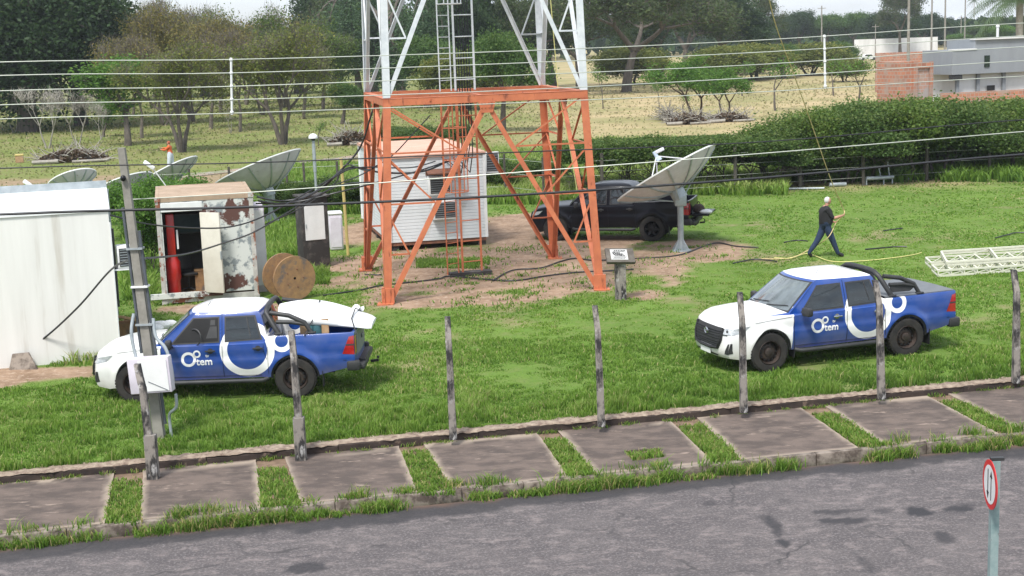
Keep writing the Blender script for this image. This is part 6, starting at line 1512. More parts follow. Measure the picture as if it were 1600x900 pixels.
for q_ in ('olive trees of the orchard', 'dark trees beyond the orchard', 'distant trees along the avenue', 'olive bushes beyond the dry field', 'low green trees behind the grey house'):
    mem = sorted([i for i, t in enumerate(TREES) if t[6] == q_], key=lambda i: TREES[i][0])
    for n_, i in enumerate(mem): t = TREES[i]; TREES[i] = t[:5]+(GL[q_]+', '+(ORD[n_] if n_ < 10 else ORD[len(mem)-1-n_].replace('left', 'right')), q_)
for px, py, hp, kind, wx, lab, grp in TREES:
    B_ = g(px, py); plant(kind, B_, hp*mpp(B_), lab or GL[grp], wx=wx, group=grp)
# hedge
HA, HBp = g(925, 316), g(1640, 268)
random.seed(4); nh = 19
HT = ([925, 1000, 1080, 1180, 1230, 1260, 1330, 1400, 1500, 1640], [216, 210, 204, 196, 186, 178, 160, 152, 158, 148])
for i in range(nh):
    t = (i+.5)/nh; px = 925+715*t; base = HA.lerp(HBp, t)+Vector((random.uniform(-.3, .3), .9+random.uniform(-.5, .6), 0))
    top_px = float(np.interp(px, *HT)) + random.uniform(-9, 10)
    kd = ['hedge1', 'hedge3', 'hedge2', 'hedge1'][i % 4] if px > 1170 else 'hedgehi'
    T_ = at(px, top_px, base.y); plant(kd, base, T_.z, 'leafy shrub of the tall hedge front row, '+(ORD[i] if i < 10 else ORD[nh-1-i].replace('left', 'right')), 'shrub', 'hedge_shrub', wx=random.uniform(.95, 1.2)*(3.0/T_.z)**.3, group='shrubs of the tall hedge')
for i in range(7):                                    # inner row, fills the hedge's depth on the right
    t = (i+.6)/7; px = 1170+470*t; base = HA.lerp(HBp, (px-925)/715)+Vector((0, 2.8, 0))
    T_ = at(px, float(np.interp(px, *HT))+random.uniform(-4, 8), base.y); plant(['hedge3', 'hedge2', 'hedge1'][i % 3], base, T_.z, 'leafy shrub of the hedge back row, '+(ORD[i]), 'shrub', 'hedge_shrub', wx=1.2, group='shrubs of the tall hedge')
for i in range(5):
    px = 940+i*52; base = HA.lerp(HBp, (px-925)/715)+Vector((0, 3.2, 0)); T_ = at(px, 210+random.uniform(-4, 5)-i*2, base.y)
    plant('hedgehi', base, T_.z, 'leafy shrub behind the big dish, '+ORD[i], 'shrub', 'hedge_shrub', wx=1.25, group='shrubs of the tall hedge')
random.seed(9)
for px, py, hp, lab, wx in ((232, 428, 150, 'bright leafy shrub squeezed between the hut and rusty container', .62), (268, 372, 108, 'leafy shrub right behind the rusty container top', 1.1), (215, 372, 95, 'green shrub behind the leaning pole', 1.1), (300, 350, 75, 'low shrub in front of the white-rimmed dish', 1.0),
                        (650, 232, 40, 'green shrub behind the pink shelter roof', 1.7), (610, 226, 36, 'green shrub left of the shelter roof ridge', 1.7), (700, 228, 38, 'green shrub behind the tower cables', 1.7), (775, 300, 60, 'weedy shrub by the right end of the ribbed shelter', 1.2), (560, 330, 60, 'weedy shrub left of the ribbed shelter', 1.2), (835, 290, 48, 'low shrub behind the right tower foot', 1.5), (500, 330, 60, 'straggly shrub behind the kiosk', 1.2), (445, 325, 55, 'straggly shrub under the big mottled dish', 1.2)):
    B_ = g(px, py); plant('shrubb' if px < 330 else 'shrub', B_, hp*mpp(B_), lab, 'shrub', 'shrub', wx=wx)
# tall rough grass beyond the mown lot and round the dishes
def rough():
    parts = []
    def area(pxs, pys, n, h, wd, vlo=.2, vhi=.7):
        px = rng.uniform(pxs[0], pxs[1], n); py = rng.uniform(pys[0], pys[1], n)
        pts = np.array([g(a, b)[:2] for a, b in zip(px, py)]); x, y = pts[:, 0], pts[:, 1]; cl = fbm(x*.7, y*.7, 12)
        k = (fbm(x*1.5, y*1.5, 14) > .34); x, y, cl = x[k], y[k], cl[k]; m_ = len(x)
        parts.append(blades(x, y, np.zeros(m_), h*(.4+1.2*cl)*rng.uniform(.5, 1.2, m_), wd*rng.uniform(.6, 1.3, m_), np.clip(cl*.5+rng.uniform(0, .4, m_)+vlo-.2, 0, vhi), .7))
    area((400, 590), (262, 335), 26000, .55, .07); area((760, 940), (240, 320), 26000, .55, .08, .35, .76); area((925, 1230), (225, 306), 36000, .55, .08, .35, .76); area((1200, 1600), (225, 285), 22000, .6, .09, .1, .5); area((0, 300), (294, 330), 9000, .30, .06)
    area((190, 245), (345, 470), 4000, .40, .04); area((405, 470), (350, 400), 2500, .35, .04); area((400, 450), (395, 430), 900, .35, .035); area((480, 515), (425, 445), 1200, .25, .03); area((650, 765), (406, 420), 2500, .12, .03); area((0, 160), (560, 572), 500, .3, .03, .5, 1.0)
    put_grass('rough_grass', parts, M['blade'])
rough()
def pasture():                                        # rough sward of the orchard and dry field
    parts = []
    y = 60+130*rng.uniform(0, 1, 60000)**1.3; x = rng.uniform(-.40, .40, 60000)*y; d, dry, ol = masks(x, y)
    cl = fbm(x*.25, y*.25, 17); k = rng.uniform(0, 1, len(x)) < (1-d*.9)*(.2+.9*cl)*(1-.45*dry)
    x, y, cl, dry = x[k], y[k], cl[k], dry[k]; m_ = len(x)
    v = np.where(rng.uniform(0, 1, m_) < .35+.6*dry, rng.uniform(.80, 1, m_), rng.uniform(.1, .6, m_))
    parts.append(blades(x, y, np.zeros(m_), .10*rng.uniform(.4, 1.3, m_)*(y/80), .10*rng.uniform(.6, 1.3, m_)*(y/80), v, .9))
    put_grass('pasture_grass', parts, blade_mat('pasture blades', (.17, .20, .06), (.24, .26, .09), (.42, .36, .22)))
pasture()
# far wood on the horizon
def far_wood():
    n = 26000; x = rng.uniform(-260, 330, n); y = rng.uniform(420, 520, n); tp = 5+9*fbm(x*.02, y*.0+3, 5)+4*fbm(x*.09, y*0, 6); tp = tp*np.where(x > 60, .62, 1)
    z = tp*np.sqrt(rng.uniform(0, 1, n)); a = rng.normal(0, 1, (n, 3)); a /= np.linalg.norm(a, axis=1)[:, None]; b = np.cross(a, rng.normal(0, 1, (n, 3))); b /= np.linalg.norm(b, axis=1)[:, None]
    C_ = np.stack([x, y, z], -1); s_ = rng.uniform(.9, 2.2, n)[:, None]
    V = np.stack([C_-a*s_, C_+b*s_*.7, C_+a*s_, C_-b*s_*.7], 1).reshape(-1, 3)
    me = fast_mesh('far_wood', V, np.arange(n*4).reshape(-1, 4), M['l_dark'], {'v': np.repeat(rng.uniform(0, 1, n), 4)}); o = bpy.data.objects.new('far_wood', me); col.objects.link(o); tag(o, kind='stuff')
far_wood()
# palms
def palm(base, h, label, fr=3.2, nf=26, r0=.2):
    r_ = empty('palm_tree', base, 0, label, 'palm'); mb = MB(); mb.tube([(0, 0, 0), (.1, 0, h*.5), (0, 0, h)], [r0, r0*.8, r0*.7], 8); mb.build('trunk', M['barkpale'], r_, 60)
    mb = MB(); rd = random.Random(int(h*10))
    for k in range(nf):
        a = rd.uniform(0, 2*PI); el = rd.uniform(-.3, 1.2); L_ = fr*rd.uniform(.8, 1.1); P = []
        for t in np.linspace(0, 1, 8): P.append(Vector((math.cos(a)*L_*t*math.cos(el*(1-.4*t)), math.sin(a)*L_*t*math.cos(el*(1-.4*t)), h+L_*(math.sin(el)*t-.75*t*t))))
        sdv = Vector((-math.sin(a), math.cos(a), 0))
        for i in range(7):
            p, q = P[i], P[i+1]
            for j in range(4):
                c = p.lerp(q, j/4); w_ = L_*.20*(1-((i+j/4)/7)**2*.8)
                for s_ in (1, -1): mb.add([c, c+(q-p)*.10, c+sdv*s_*w_-Vector((0, 0, w_*.7))+(q-p)*.5], [(0, 1, 2)])
    mb.build('crown', M['palm'], r_)
M['palm'] = mat('palm fronds', (.05, .10, .03), (.08, .13, .04), 2, .6)
B_ = g(1521, 62); palm(B_, 60*mpp(B_), 'slim distant palm against the sky, second from the right edge', 3.4)
B_ = at(1590, 120, 150); B_.z = 0; palm(B_, 9.3, 'big shaggy palm at the top right corner', 5.5, 60, .5)

# brush heaps
def brush(px0, px1, py, hp, label, leafy=600, mt='l_dead'):
    A = g(px0, py); B = g(px1, py); c = (A+B)/2; w_ = (B-A).length/2; h = hp*mpp(c); r_ = empty('brush_heap', c, 0, label, 'brush heap'); mb = MB(); rd = random.Random(px0)
    for k in range(110):
        x = rd.uniform(-w_, w_); hh = h*(1-(x/w_)**2*.7); p = Vector((x, rd.uniform(-1, 1), rd.uniform(0, hh*.8))); d_ = Vector((rd.uniform(-1, 1), rd.uniform(-.6, .6), rd.uniform(-.1, .7))).normalized()*rd.uniform(.6, 1.6)
        mb.tube([p, p+d_*.5+Vector((0, 0, .05)), p+d_], [.035, .025, .012], 4, cap=False)
    mb.tube([(-w_*1.1, -1.1, .12), (-w_*.3, -1.2, .16)], .13, 7); mb.tube([(w_*.1, -1.1, .10), (w_*1.2, -1.0, .14)], .09, 7)
    mb.build('branches', M['barkpale'], r_)
    n = leafy; x = rng.uniform(-w_, w_, n); z = h*(1-(x/w_)**2*.7)*rng.uniform(0, 1, n); y = rng.uniform(-1, 1, n)
    C_ = np.stack([x, y, z], -1); a = rng.normal(0, 1, (n, 3)); a /= np.linalg.norm(a, axis=1)[:, None]; b = np.cross(a, rng.normal(0, 1, (n, 3))); b /= np.linalg.norm(b, axis=1)[:, None]; s_ = rng.uniform(.06, .18, n)[:, None]
    V = np.stack([C_-a*s_, C_+b*s_*.6, C_+a*s_, C_-b*s_*.6], 1).reshape(-1, 3)
    o = bpy.data.objects.new('leaves', fast_mesh('leaves', V, np.arange(n*4).reshape(-1, 4), M[mt], {'v': np.repeat(rng.uniform(0, 1, n), 4)})); col.objects.link(o); o.parent = r_
brush(75, 158, 253, 20, 'brown brush heap with pale cut logs on the left', 1400); brush(522, 572, 226, 20, 'dark brush heap left of the tower', 1500); brush(1045, 1100, 194, 17, 'left of three dead brush heaps before the hedge', 900); brush(1110, 1168, 190, 14, 'right of three dead brush heaps before the hedge', 900)
brush(1036, 1050, 188, 16, 'smallest dead brush heap, a single upright tuft', 300)
B_ = g(31, 254); r_ = empty('field_box', B_, .3, 'small yellow-topped box far out in the left field', 'box'); mb = MB(); mb.box((0, 0, .22), (.5, .4, .44), bev=.03); mb.build('box', M['woodp'], r_); mb = MB(); mb.box((0, 0, .48), (.55, .45, .12), bev=.04); mb.build('lid', M['yellow'], r_)
# side street beyond the lot
A = g(-200, 333); B = g(585, 242); dd_ = (B-A).normalized(); nn = Vector((-dd_.y, dd_.x, 0)); mb = MB()
mb.add([A+nn*-.6+Vector((0, 0, .03)), B+nn*-.6+Vector((0, 0, .03)), B+nn*.9+Vector((0, 0, .03)), A+nn*.9+Vector((0, 0, .03))], [(0, 1, 2, 3)]); tag(mb.build('path', mat('worn grey path', (.24, .215, .19), (.30, .22, .16), .6, .9, c3=(.16, .17, .08), s3=.9, lo3=.5, hi3=.6)), kind='structure')

# ------------------------------------------------------------------ fence behind the lawn
M['oldpost'] = mat('dark old post', (.055, .050, .042), (.10, .09, .075), 4, .95)
rf = empty('wire_fence', HA, 0, 'sagging wire fence on dark posts under the tall hedge', 'fence')
pp = [(941, 316), (1149, 303), (1250, 296), (1349, 290), (1448, 283), (1546, 277), (1640, 271)]; tops = []
for px, py in pp:
    B_ = g(px, py)-HA; mb = MB(); mb.tube([B_, B_+Vector((random.uniform(-.05, .05), 0, 2.0))], .075, 6); mb.build('post', M['oldpost'], rf); tops.append(B_)
for z in (.35, .8, 1.25, 1.7):
    mb = MB()
    for i in range(len(tops)-1): mb.tube([tops[i]+Vector((0, 0, z)), tops[i+1]+Vector((0, 0, z))], .007, 4, cap=False)
    mb.build('strand', M['wire'], rf)
rf2 = empty('wire_fence', g(408, 330), 0, 'wire fence on thin dark posts behind the kiosk and dishes', 'fence'); tops = []
O_ = g(408, 330)
for px, py in ((240, 338), (300, 335), (362, 332), (420, 329), (451, 326), (478, 324), (530, 322), (590, 318), (700, 312), (790, 310), (850, 318), (941, 316)):
    B_ = g(px, py)-O_; mb = MB(); mb.tube([B_, B_+Vector((0, 0, 1.9))], .055, 6); mb.build('post', M['oldpost'], rf2); tops.append(B_)
for z in (.5, 1.1, 1.7):
    mb = MB()
    for i in range(len(tops)-1): mb.tube([tops[i]+Vector((0, 0, z)), tops[i+1]+Vector((0, 0, z))], .007, 4, cap=False)
    mb.build('strand', M['wire'], rf2)

# ------------------------------------------------------------------ buildings on the right
def brickmat(name, c1, c2, mo, sc=1.0, fade=None):
    m, N, L, b = new_mat(name); b.inputs['Roughness'].default_value = .9
    tc = N.new('ShaderNodeTexCoord'); br = N.new('ShaderNodeTexBrick'); br.inputs['Scale'].default_value = 1/sc; br.inputs['Color1'].default_value = (*c1, 1); br.inputs['Color2'].default_value = (*c2, 1); br.inputs['Mortar'].default_value = (*mo, 1)
    br.inputs['Brick Width'].default_value = .36; br.inputs['Row Height'].default_value = .24; br.inputs['Mortar Size'].default_value = .02
    sp = N.new('ShaderNodeSeparateXYZ'); L.new(tc.outputs['Object'], sp.inputs[0]); ad = N.new('ShaderNodeMath'); L.new(sp.outputs[0], ad.inputs[0]); L.new(sp.outputs[1], ad.inputs[1]); cb = N.new('ShaderNodeCombineXYZ'); L.new(ad.outputs[0], cb.inputs[0]); L.new(sp.outputs[2], cb.inputs[1]); L.new(cb.outputs[0], br.inputs[0])
    n = N.new('ShaderNodeTexNoise'); n.inputs['Scale'].default_value = 1.1; n.inputs['Detail'].default_value = 5; L.new(tc.outputs['Object'], n.inputs[0])
    mr = N.new('ShaderNodeMapRange'); mr.inputs[1].default_value = .5; mr.inputs[2].default_value = .62; mr.inputs[4].default_value = .85; L.new(n.outputs[0], mr.inputs[0])
    x = N.new('ShaderNodeMix'); x.data_type = 'RGBA'; L.new(mr.outputs[0], x.inputs[0]); L.new(br.outputs[0], x.inputs[6]); x.inputs[7].default_value = (*(fade or mo), 1); L.new(x.outputs[2], b.inputs['Base Color']); return m
M['brick'] = brickmat('hollow orange brick', (.44, .185, .11), (.30, .135, .09), (.33, .28, .24), fade=(.32, .25, .21)); M['brickg'] = brickmat('cement splashed brick', (.42, .22, .16), (.36, .26, .21), (.38, .35, .33), fade=(.33, .31, .30))
M['greyw'] = mat('grey render', (.26, .28, .30), (.225, .24, .26), .8, .8, stretch=(1, 1, .3)); M['whitew'] = mat('white render', (.70, .70, .70), (.58, .58, .57), .7, .8, stretch=(1, 1, .3))
BY = 92.0
def bp3(px, py, Y): return at(px, py, Y)
o0 = at(1408, 97, BY); o1 = at(1456, 95, BY+.8); z1 = o0.z; sx_ = (o1-o0); sx_.z = 0
r_ = empty('brick_shed', (o0.x, o0.y, 0), rot2(sx_), 'unfinished orange hollow-brick shed at the edge of the dry field', 'shed'); wW = sx_.length
mb = MB(); mb.box((wW*.23, 1.3, z1/2), (wW*.46, 2.6, z1)); mb.build('wall', M['brick'], r_); mb = MB(); mb.box((wW*.73+.01, 1.32, (z1-.14)/2), (wW*.54, 2.5, z1-.14)); mb.build('wall', M['brickg'], r_)
mb = MB(); mb.box((wW*.455, -.02, z1/2), (.35, .10, z1+.06)); mb.box((wW*.98, -.02, z1/2-.05), (.25, .10, z1)); mb.build('pillar', M['brick'], r_); mb = MB(); mb.box((wW*.74, -.02, z1-.26), (wW*.52, .08, .35)); mb.build('ring_beam', M['brick'], r_)
o0 = at(1488, 79, BY+1.5); zt = o0.z; o1 = at(1700, 68, BY+4.5); sx_ = o1-o0; sx_.z = 0; wW = sx_.length; k = wW/(1700-1488)
r_ = empty('modern_house', (o0.x, o0.y, 0), rot2(sx_), 'modern flat-roofed grey house with white ground floor', 'house')
def xx(px): return (px-1488)*k
zs = at(1488, 117, BY+1.5).z
mb = MB(); mb.box((wW/2, 1.7, (zt+zs)/2), (wW, 3.4, zt-zs)); mb.build('upper_storey', M['greyw'], r_)
z2 = zt+.62; mb = MB(); mb.box(((xx(1525)+wW)/2, 1.75, (zt+z2)/2), (wW-xx(1525), 3.2, z2-zt)); mb.build('parapet_block', M['greyw'], r_)
mb = MB(); mb.box((xx(1525)/2, .2, zt+.04), (xx(1525), .5, .07)); mb.box(((xx(1525)+wW)/2, .35, z2+.04), (wW-xx(1525)+.1, .7, .09)); mb.build('coping', M['whitew'], r_)
mb = MB(); mb.box((wW/2+.3, 1.95, zs/2), (wW-.6, 2.8, zs-.004)); mb.build('ground_storey', M['whitew'], r_)
for px in (1502, 1534, 1574, 1620): mb = MB(); mb.box((xx(px), .42, zs/2), (.22, .16, zs-.01)); mb.build('pilaster', M['greyw'], r_)
mb = MB(); mb.box((xx(1541), -.02, (zt+zs)/2+.0), (xx(1545)-xx(1537), .06, .75)); mb.build('window', M['glass'], r_)
mb = MB(); mb.box(((xx(1559)+xx(1660))/2, .42, zt+.22), (xx(1660)-xx(1559), .08, .55)); w_ = mb.build('window', M['glass'], r_); mb = MB(); 
for px in (1575, 1592, 1610, 1640): mb.box((xx(px), .37, zt+.22), (.05, .04, .55))
mb.build('frame', M['trim'], w_)
mb = MB(); mb.box((xx(1554), .40, zs*.72), (.55, .08, .32)); mb.build('vent_window', M['dark'], r_)
mb = MB(); mb.tube([(xx(1586), 2, z2), (xx(1586), 2, z2+.75)], .09, 10); mb.sphere((xx(1586), 2, z2+.8), .13, 10); mb.build('flue', M['whitew'], r_, 50)
mb = MB(); mb.box((xx(1497), .25, zs-.18), (.8, .4, .3), bev=.05); mb.build('wall_unit', M['trim'], r_)
a, b = at(1470, 146, BY-2), at(1700, 150, BY+1); mb = MB(); mb.box(((a.x+b.x)/2, (a.y+b.y)/2, (a.z)/2), ((b-a).length, .18, a.z), Matrix.Rotation(rot2(b-a), 3, 'Z')); tag(mb.build('garden_wall', M['brick']), 'low brick wall in front of the grey house', 'wall')
a, b = at(1368, 83, 150), at(1470, 80, 150); mb = MB(); mb.box(((a.x+b.x)/2, 150, a.z/2), ((b-a).length, .2, a.z)); tag(mb.build('boundary_wall', M['brick']), 'long low brick wall behind the unfinished shed', 'wall')
a, b = at(1335, 62, 345), at(1465, 60, 345); mb = MB(); mb.box(((a.x+b.x)/2, 345, a.z/2), ((b-a).length, .3, a.z)); tag(mb.build('boundary_wall', M['whitew']), 'long white wall under the distant trees', 'wall')
# distant white car
B_ = g(1356, 94); r_ = empty('car', B_, R(180), 'small white car on the distant avenue', 'car'); sc = 27*mpp(B_)/4.2; r_.scale = (sc, sc, sc)
mb = MB(); prof = [(-2.1, .3), (-2.1, .75), (-1.9, .95), (-1.2, 1.0), (-.7, 1.42), (.7, 1.42), (1.2, .98), (1.9, .88), (2.1, .65), (2.1, .3)]
mb.add([(x, -.8, z) for x, z in prof]+[(x, .8, z) for x, z in prof], [tuple(range(10)), tuple(range(19, 9, -1))]+[(i, (i+1) % 10, 10+(i+1) % 10, 10+i) for i in range(10)]); mb.build('body', M['wpaint'], r_)
for s_ in (-1, 1):
    mb = MB(); mb.add([(-1.1, s_*.81, .98), (-.68, s_*.81, 1.36), (.66, s_*.81, 1.36), (1.1, s_*.81, .98)], [(0, 1, 2, 3)]); mb.build('side_window', M['glass'], r_)
    for x in (-1.3, 1.3): mb = MB(); mb.lathe([(.001, -.1), (.32, -.1), (.32, .1), (.001, .1)], (x, s_*.76, .32), (0, 1, 0), 16); mb.build('wheel', M['tyre'], r_)
# distant poles
for px, y0, py, Y, lab, w_ in ((1284, 9, 66, 300, 'distant concrete pole above the olive bushes', .30), (1368, 38, 80, 330, 'short distant lamp post', .22), (1421, -60, 100, 130, 'tall pale pole behind the brick shed', .26), (1457, -40, 68, 320, 'left of three tall distant poles', .38), (1478, -40, 64, 340, 'middle of three tall distant poles', .40), (1509, -30, 50, 380, 'right of three tall distant poles', .36), (1502, 24, 48, 420, 'tiny pole on the hazy horizon', .3)):
    T_ = at(px, y0, Y); r_ = empty('utility_pole', (T_.x, T_.y, 0), 0, lab, 'pole'); mb = MB(); mb.tube([(0, 0, 0), (0, 0, T_.z)], [w_*.6, w_*.4], 8); mb.build('shaft', M['polec'], r_, 50)
    mb = MB(); mb.box((0, 0, T_.z-.5), (1.6, .12, .12)); mb.build('crossarm', M['polec'], r_)

# ------------------------------------------------------------------ people
def person(root, joints, bones, radii, mats, bone_mat, name='body', fat=1.28):
    me = bpy.data.meshes.new(name); names = list(joints); idx = {n: i for i, n in enumerate(names)}
    me.from_pydata([joints[n] for n in names], [(idx[a], idx[b]) for a, b in bones], []); ob = bpy.data.objects.new(name, me); col.objects.link(ob)
    sk = ob.modifiers.new('s', 'SKIN'); sk.use_smooth_shade = True
    for i, n in enumerate(names):
        v = me.skin_vertices[0].data[i]; rr_ = radii[n]; v.radius = tuple(q_*fat for q_ in (rr_ if isinstance(rr_, tuple) else (rr_, rr_))) if (n[1:2] not in ('f', 't') and 'palm' not in n) else (rr_ if isinstance(rr_, tuple) else (rr_, rr_)); v.use_root = (i == 0)
    sb = ob.modifiers.new('u', 'SUBSURF'); sb.levels = 2; sb.render_levels = 2
    bpy.context.view_layer.update(); ev = bpy.data.meshes.new_from_object(ob.evaluated_get(bpy.context.evaluated_depsgraph_get())); bpy.data.objects.remove(ob)
    for m in mats: ev.materials.append(m)
    segs = [(np.array(joints[a]), np.array(joints[b]), bone_mat(a, b)) for a, b in bones]
    for p in ev.polygons:
        c = np.array(p.center); best = 1e9
        for a, b, m in segs:
            t = np.clip(np.dot(c-a, b-a)/max(1e-9, np.dot(b-a, b-a)), 0, 1); dd = np.linalg.norm(c-a-(b-a)*t)
            if dd < best: best = dd; p.material_index = m
        p.use_smooth = True
    return ev
def head_mb(c, fwd, s=1.0):
    mb = MB(); f = Vector(fwd).normalized(); rt = f.cross(Vector((0, 0, 1))).normalized()
    c = Vector(c); n = 18; vs = []
    for i in range(n//2+1):
        ph = PI*i/(n//2)
        for j in range(n):
            t = 2*PI*j/n; z = math.cos(ph); rad = math.sin(ph); wv = .075*(1-.18*max(0, -z)); dv = .095*(1-.10*max(0, -z))
            q = f*(math.cos(t)*rad*dv+.012*max(0, -z))+rt*(math.sin(t)*rad*wv)+Vector((0, 0, z*.118)); vs.append(c+q*s)
    mb.add(vs, [(i*n+j, (i+1)*n+j, (i+1)*n+(j+1) % n, i*n+(j+1) % n) for i in range(n//2) for j in range(n)])
    mb.add([c+f*.088*s+Vector((0, 0, .02)), c+f*.118*s+Vector((0, 0, -.022)), c+f*.09*s+rt*.018-Vector((0, 0, .028)), c+f*.09*s-rt*.018-Vector((0, 0, .028))], [(0, 1, 2), (0, 3, 1), (1, 3, 2)])
    for s_ in (1, -1): mb.sphere(c+rt*s_*.074+Vector((0, 0, -.005)), .024, 6, sc=(.8, .5, 1.2))
    mb2 = MB()
    for s_ in (1, -1): mb2.sphere(c+f*.084+rt*s_*.03+Vector((0, 0, .012)), .010, 6)
    mb2.box(c+f*.086+Vector((0, 0, -.058)), (.012, .045, .007), Matrix.Rotation(rot2(f), 3, 'Z'))
    return mb, mb2
def merge_into(me, mb, mi):
    bm = bmesh.new(); bm.from_mesh(me); vs = [bm.verts.new(v) for v in mb.v]
    for f in mb.f:
        try: fc = bm.faces.new([vs[i] for i in f]); fc.material_index = mi; fc.smooth = True
        except ValueError: pass
    bm.to_mesh(me); bm.free()
M['skin'] = mat('skin', (.46, .25, .17), (.40, .21, .14), 8, .6); M['shirtb'] = mat('black shirt', (.010, .010, .012), (.018, .018, .02), 6, .9); M['jeans'] = mat('dark blue jeans', (.014, .028, .065), (.022, .04, .09), 8, .9)
M['hairw'] = mat('white hair', (.66, .64, .62), (.52, .51, .50), 20, .8); M['shoe'] = mat('black shoe', (.012, .012, .013), None, rough=.6); M['shirto'] = mat('orange shirt', (.62, .13, .03), (.5, .10, .03), 6, .9); M['trsw'] = mat('pale trousers', (.55, .60, .66), (.45, .50, .56), 5, .9); M['cap'] = mat('rust cap', (.36, .10, .05), None, rough=.9); M['eye'] = mat('dark eye', (.03, .02, .02), None, rough=.4)
def hand(J, Bn, Rd, pre, wrist, d, curl, th):
    w_ = Vector(wrist); d = Vector(d).normalized(); c_ = Vector(curl).normalized(); sd = d.cross(c_).normalized()
    J[pre+'palm'] = tuple(w_+d*.05); Rd[pre+'palm'] = (.034, .022); Bn.append((pre+'wrist', pre+'palm'))
    for k, (o, l) in enumerate(((-.030, .070), (-.010, .080), (.010, .075), (.029, .058))):
        a = w_+d*.088+sd*o; b_ = a+(d*.6+c_*.6)*l*.6; e = b_+(c_*.9-d*.3)*l*.5
        for n_, p_, r_ in (('a', a, .010), ('b', b_, .009), ('c', e, .008)): J[f'{pre}f{k}{n_}'] = tuple(p_); Rd[f'{pre}f{k}{n_}'] = r_
        Bn += [(pre+'palm', f'{pre}f{k}a'), (f'{pre}f{k}a', f'{pre}f{k}b'), (f'{pre}f{k}b', f'{pre}f{k}c')]
    a = w_+d*.045-sd*.035*th+c_*.01; b_ = a+(d*.5-sd*.5*th+c_*.5)*.045
    J[pre+'t1'] = tuple(a); J[pre+'t2'] = tuple(b_); Rd[pre+'t1'] = .012; Rd[pre+'t2'] = .010; Bn += [(pre+'palm', pre+'t1'), (pre+'t1', pre+'t2')]
B_ = g(1289, 402); man = empty('person', B_, R(6), 'white-haired person in black shirt and dark jeans striding right, holding a long yellow rope', 'person')
J = {'pelvis': (0, 0, .95), 'belly': (.035, 0, 1.10), 'chest': (.02, 0, 1.33), 'ub': (.0, 0, 1.46), 'neck': (.045, 0, 1.545), 'headb': (.07, 0, 1.62),
     'hipl': (0, .09, .90), 'kneel': (-.20, .09, .50), 'anklel': (-.47, .09, .13), 'toel': (-.36, .10, .03), 'hipr': (.02, -.09, .90), 'kneer': (.21, -.09, .50), 'ankler': (.37, -.09, .10), 'toer': (.55, -.10, .035),
     'shr': (.0, -.185, 1.44), 'elr': (.17, -.24, 1.18), 'rwrist': (.43, -.20, 1.24), 'shl': (.01, .185, 1.44), 'ell': (.10, .26, 1.17), 'lwrist': (.27, .12, 1.04)}
Rd = {'pelvis': (.18, .15), 'belly': (.20, .18), 'chest': (.20, .17), 'ub': (.14, .12), 'neck': .055, 'headb': .05, 'hipl': .105, 'kneel': .072, 'anklel': .05, 'toel': (.045, .03), 'hipr': .105, 'kneer': .072, 'ankler': .05, 'toer': (.045, .03),
      'shr': .075, 'elr': .048, 'rwrist': .03, 'shl': .075, 'ell': .048, 'lwrist': .03}
Bn = [('pelvis', 'belly'), ('belly', 'chest'), ('chest', 'ub'), ('ub', 'neck'), ('neck', 'headb'), ('pelvis', 'hipl'), ('hipl', 'kneel'), ('kneel', 'anklel'), ('anklel', 'toel'), ('pelvis', 'hipr'), ('hipr', 'kneer'), ('kneer', 'ankler'), ('ankler', 'toer'),
      ('ub', 'shr'), ('shr', 'elr'), ('elr', 'rwrist'), ('ub', 'shl'), ('shl', 'ell'), ('ell', 'lwrist')]
hand(J, Bn, Rd, 'r', J['rwrist'], (.9, 0, .25), (-.1, .5, .3), 1); hand(J, Bn, Rd, 'l', J['lwrist'], (.8, -.5, -.2), (0, -.5, .6), -1)
def bmat(a, b):
    if b in ('neck', 'headb'): return 0
    if a in ('elr', 'ell') or a[0] in 'rl' and ('palm' in b or 'palm' in a or a[1] in 'ft'): return 0
    if b in ('toel', 'toer'): return 3
    if a in ('pelvis', 'hipl', 'hipr', 'kneel', 'kneer') and b != 'belly': return 2
    return 1
me = person(man, J, Bn, Rd, [M['skin'], M['shirtb'], M['jeans'], M['shoe'], M['eye']], bmat)
h1, h2 = head_mb((.085, 0, 1.675), (1, .15, -.02)); merge_into(me, h1, 0); merge_into(me, h2, 4)
o = bpy.data.objects.new('body', me); col.objects.link(o); o.parent = man
mb = MB(); mb.sphere((.066, 0, 1.70), .105, 16, sc=(.92, .80, .98)); mb.v = [v if v[0] < .10+.25*(v[2]-1.70) or v[2] > 1.765 else (.10+.25*(v[2]-1.70), v[1]*.9, v[2]) for v in mb.v]; mb.build('hair', M['hairw'], man, 60)
M['ropet'] = mat('tan rope', (.66, .52, .28), (.52, .40, .20), 8, .8)
def mw(p): return Matrix.Translation(B_) @ Matrix.Rotation(R(6), 4, 'Z') @ Vector(p)
h_r = mw((.52, -.17, 1.29)); h_l = mw((.36, .05, 1.02))
cable('rope', [at(1190, -60, 33), at(1210, 32, 35), at(1240, 115, 37.5), at(1266, 188, 39.5), at(1298, 280, 41), at(1316, 322, h_r.y-.05), h_r, h_l, mw((.0, -.25, .62)), g(1262, 396)+Vector((0, -.1, .12)), g(1240, 403)+Vector((0, 0, .03)), g(1218, 406)+Vector((0, 0, .03)), g(1190, 406)+Vector((0, 0, .03))], .014, M['ropet'], 'long yellow rope running from the sky through the walking person\'s hands to the grass', 'rope')
B_ = g(268, 266); wo_ = empty('person', B_, R(170), 'person in orange shirt and pale trousers in the orchard, arm stretched to the left', 'person')
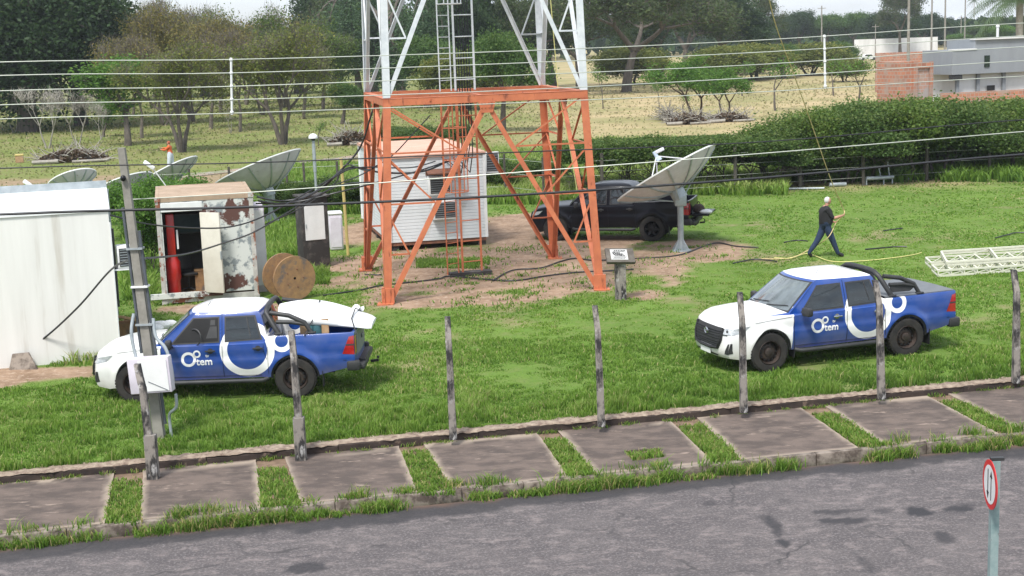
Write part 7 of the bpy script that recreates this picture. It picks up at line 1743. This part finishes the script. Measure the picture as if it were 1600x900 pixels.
J = {'pelvis': (0, 0, .92), 'belly': (.02, 0, 1.06), 'chest': (.03, 0, 1.25), 'ub': (.03, 0, 1.36), 'neck': (.04, 0, 1.43), 'headb': (.05, 0, 1.49), 'hipl': (0, .09, .88), 'kneel': (.05, .10, .48), 'anklel': (.12, .10, .08), 'toel': (.26, .10, .03),
     'hipr': (0, -.09, .88), 'kneer': (-.02, -.10, .48), 'ankler': (-.10, -.10, .08), 'toer': (.04, -.11, .03), 'shr': (.03, -.17, 1.34), 'elr': (.28, -.22, 1.24), 'rwrist': (.52, -.20, 1.26), 'shl': (.03, .17, 1.34), 'ell': (.20, .24, 1.16), 'lwrist': (.42, .20, 1.20)}
Rd = {'pelvis': (.16, .13), 'belly': (.14, .11), 'chest': (.145, .11), 'ub': (.10, .08), 'neck': .05, 'headb': .045, 'hipl': .12, 'kneel': .10, 'anklel': .085, 'toel': (.045, .03), 'hipr': .12, 'kneer': .10, 'ankler': .085, 'toer': (.045, .03), 'shr': .07, 'elr': .045, 'rwrist': .028, 'shl': .07, 'ell': .045, 'lwrist': .028}
Bn = Bn[:19]; hand(J, Bn, Rd, 'r', J['rwrist'], (1, 0, .05), (.2, .5, -.3), 1); hand(J, Bn, Rd, 'l', J['lwrist'], (.9, -.2, .1), (.2, -.5, .3), -1)
me = person(wo_, J, Bn, Rd, [M['skin'], M['shirto'], M['trsw'], M['shoe'], M['eye']], lambda a, b: 1 if (a in ('elr', 'ell')) else bmat(a, b))
h1, h2 = head_mb((.06, 0, 1.545), (1, 0, -.05)); merge_into(me, h1, 0); merge_into(me, h2, 4)
o = bpy.data.objects.new('body', me); col.objects.link(o); o.parent = wo_
mb = MB(); mb.sphere((.05, 0, 1.575), .105, 16, sc=(.95, .86, .92)); mb.v = [v if v[0] < .10 or v[2] > 1.62 else (.10, v[1]*.9, v[2]) for v in mb.v]; mb.build('hair', M['cap'], wo_, 60)

# ------------------------------------------------------------------ thin air haze
m, N, L, b = new_mat('haze air'); N.remove(b); pv = N.new('ShaderNodeVolumePrincipled'); pv.inputs['Color'].default_value = (.86, .92, 1, 1); pv.inputs['Density'].default_value = .00025
pv.inputs['Anisotropy'].default_value = .2; L.new(pv.outputs[0], N['Material Output'].inputs['Volume'])
mb = MB(); mb.box((0, 300, 13), (1400, 760, 32)); tag(mb.build('haze', m), kind='stuff')
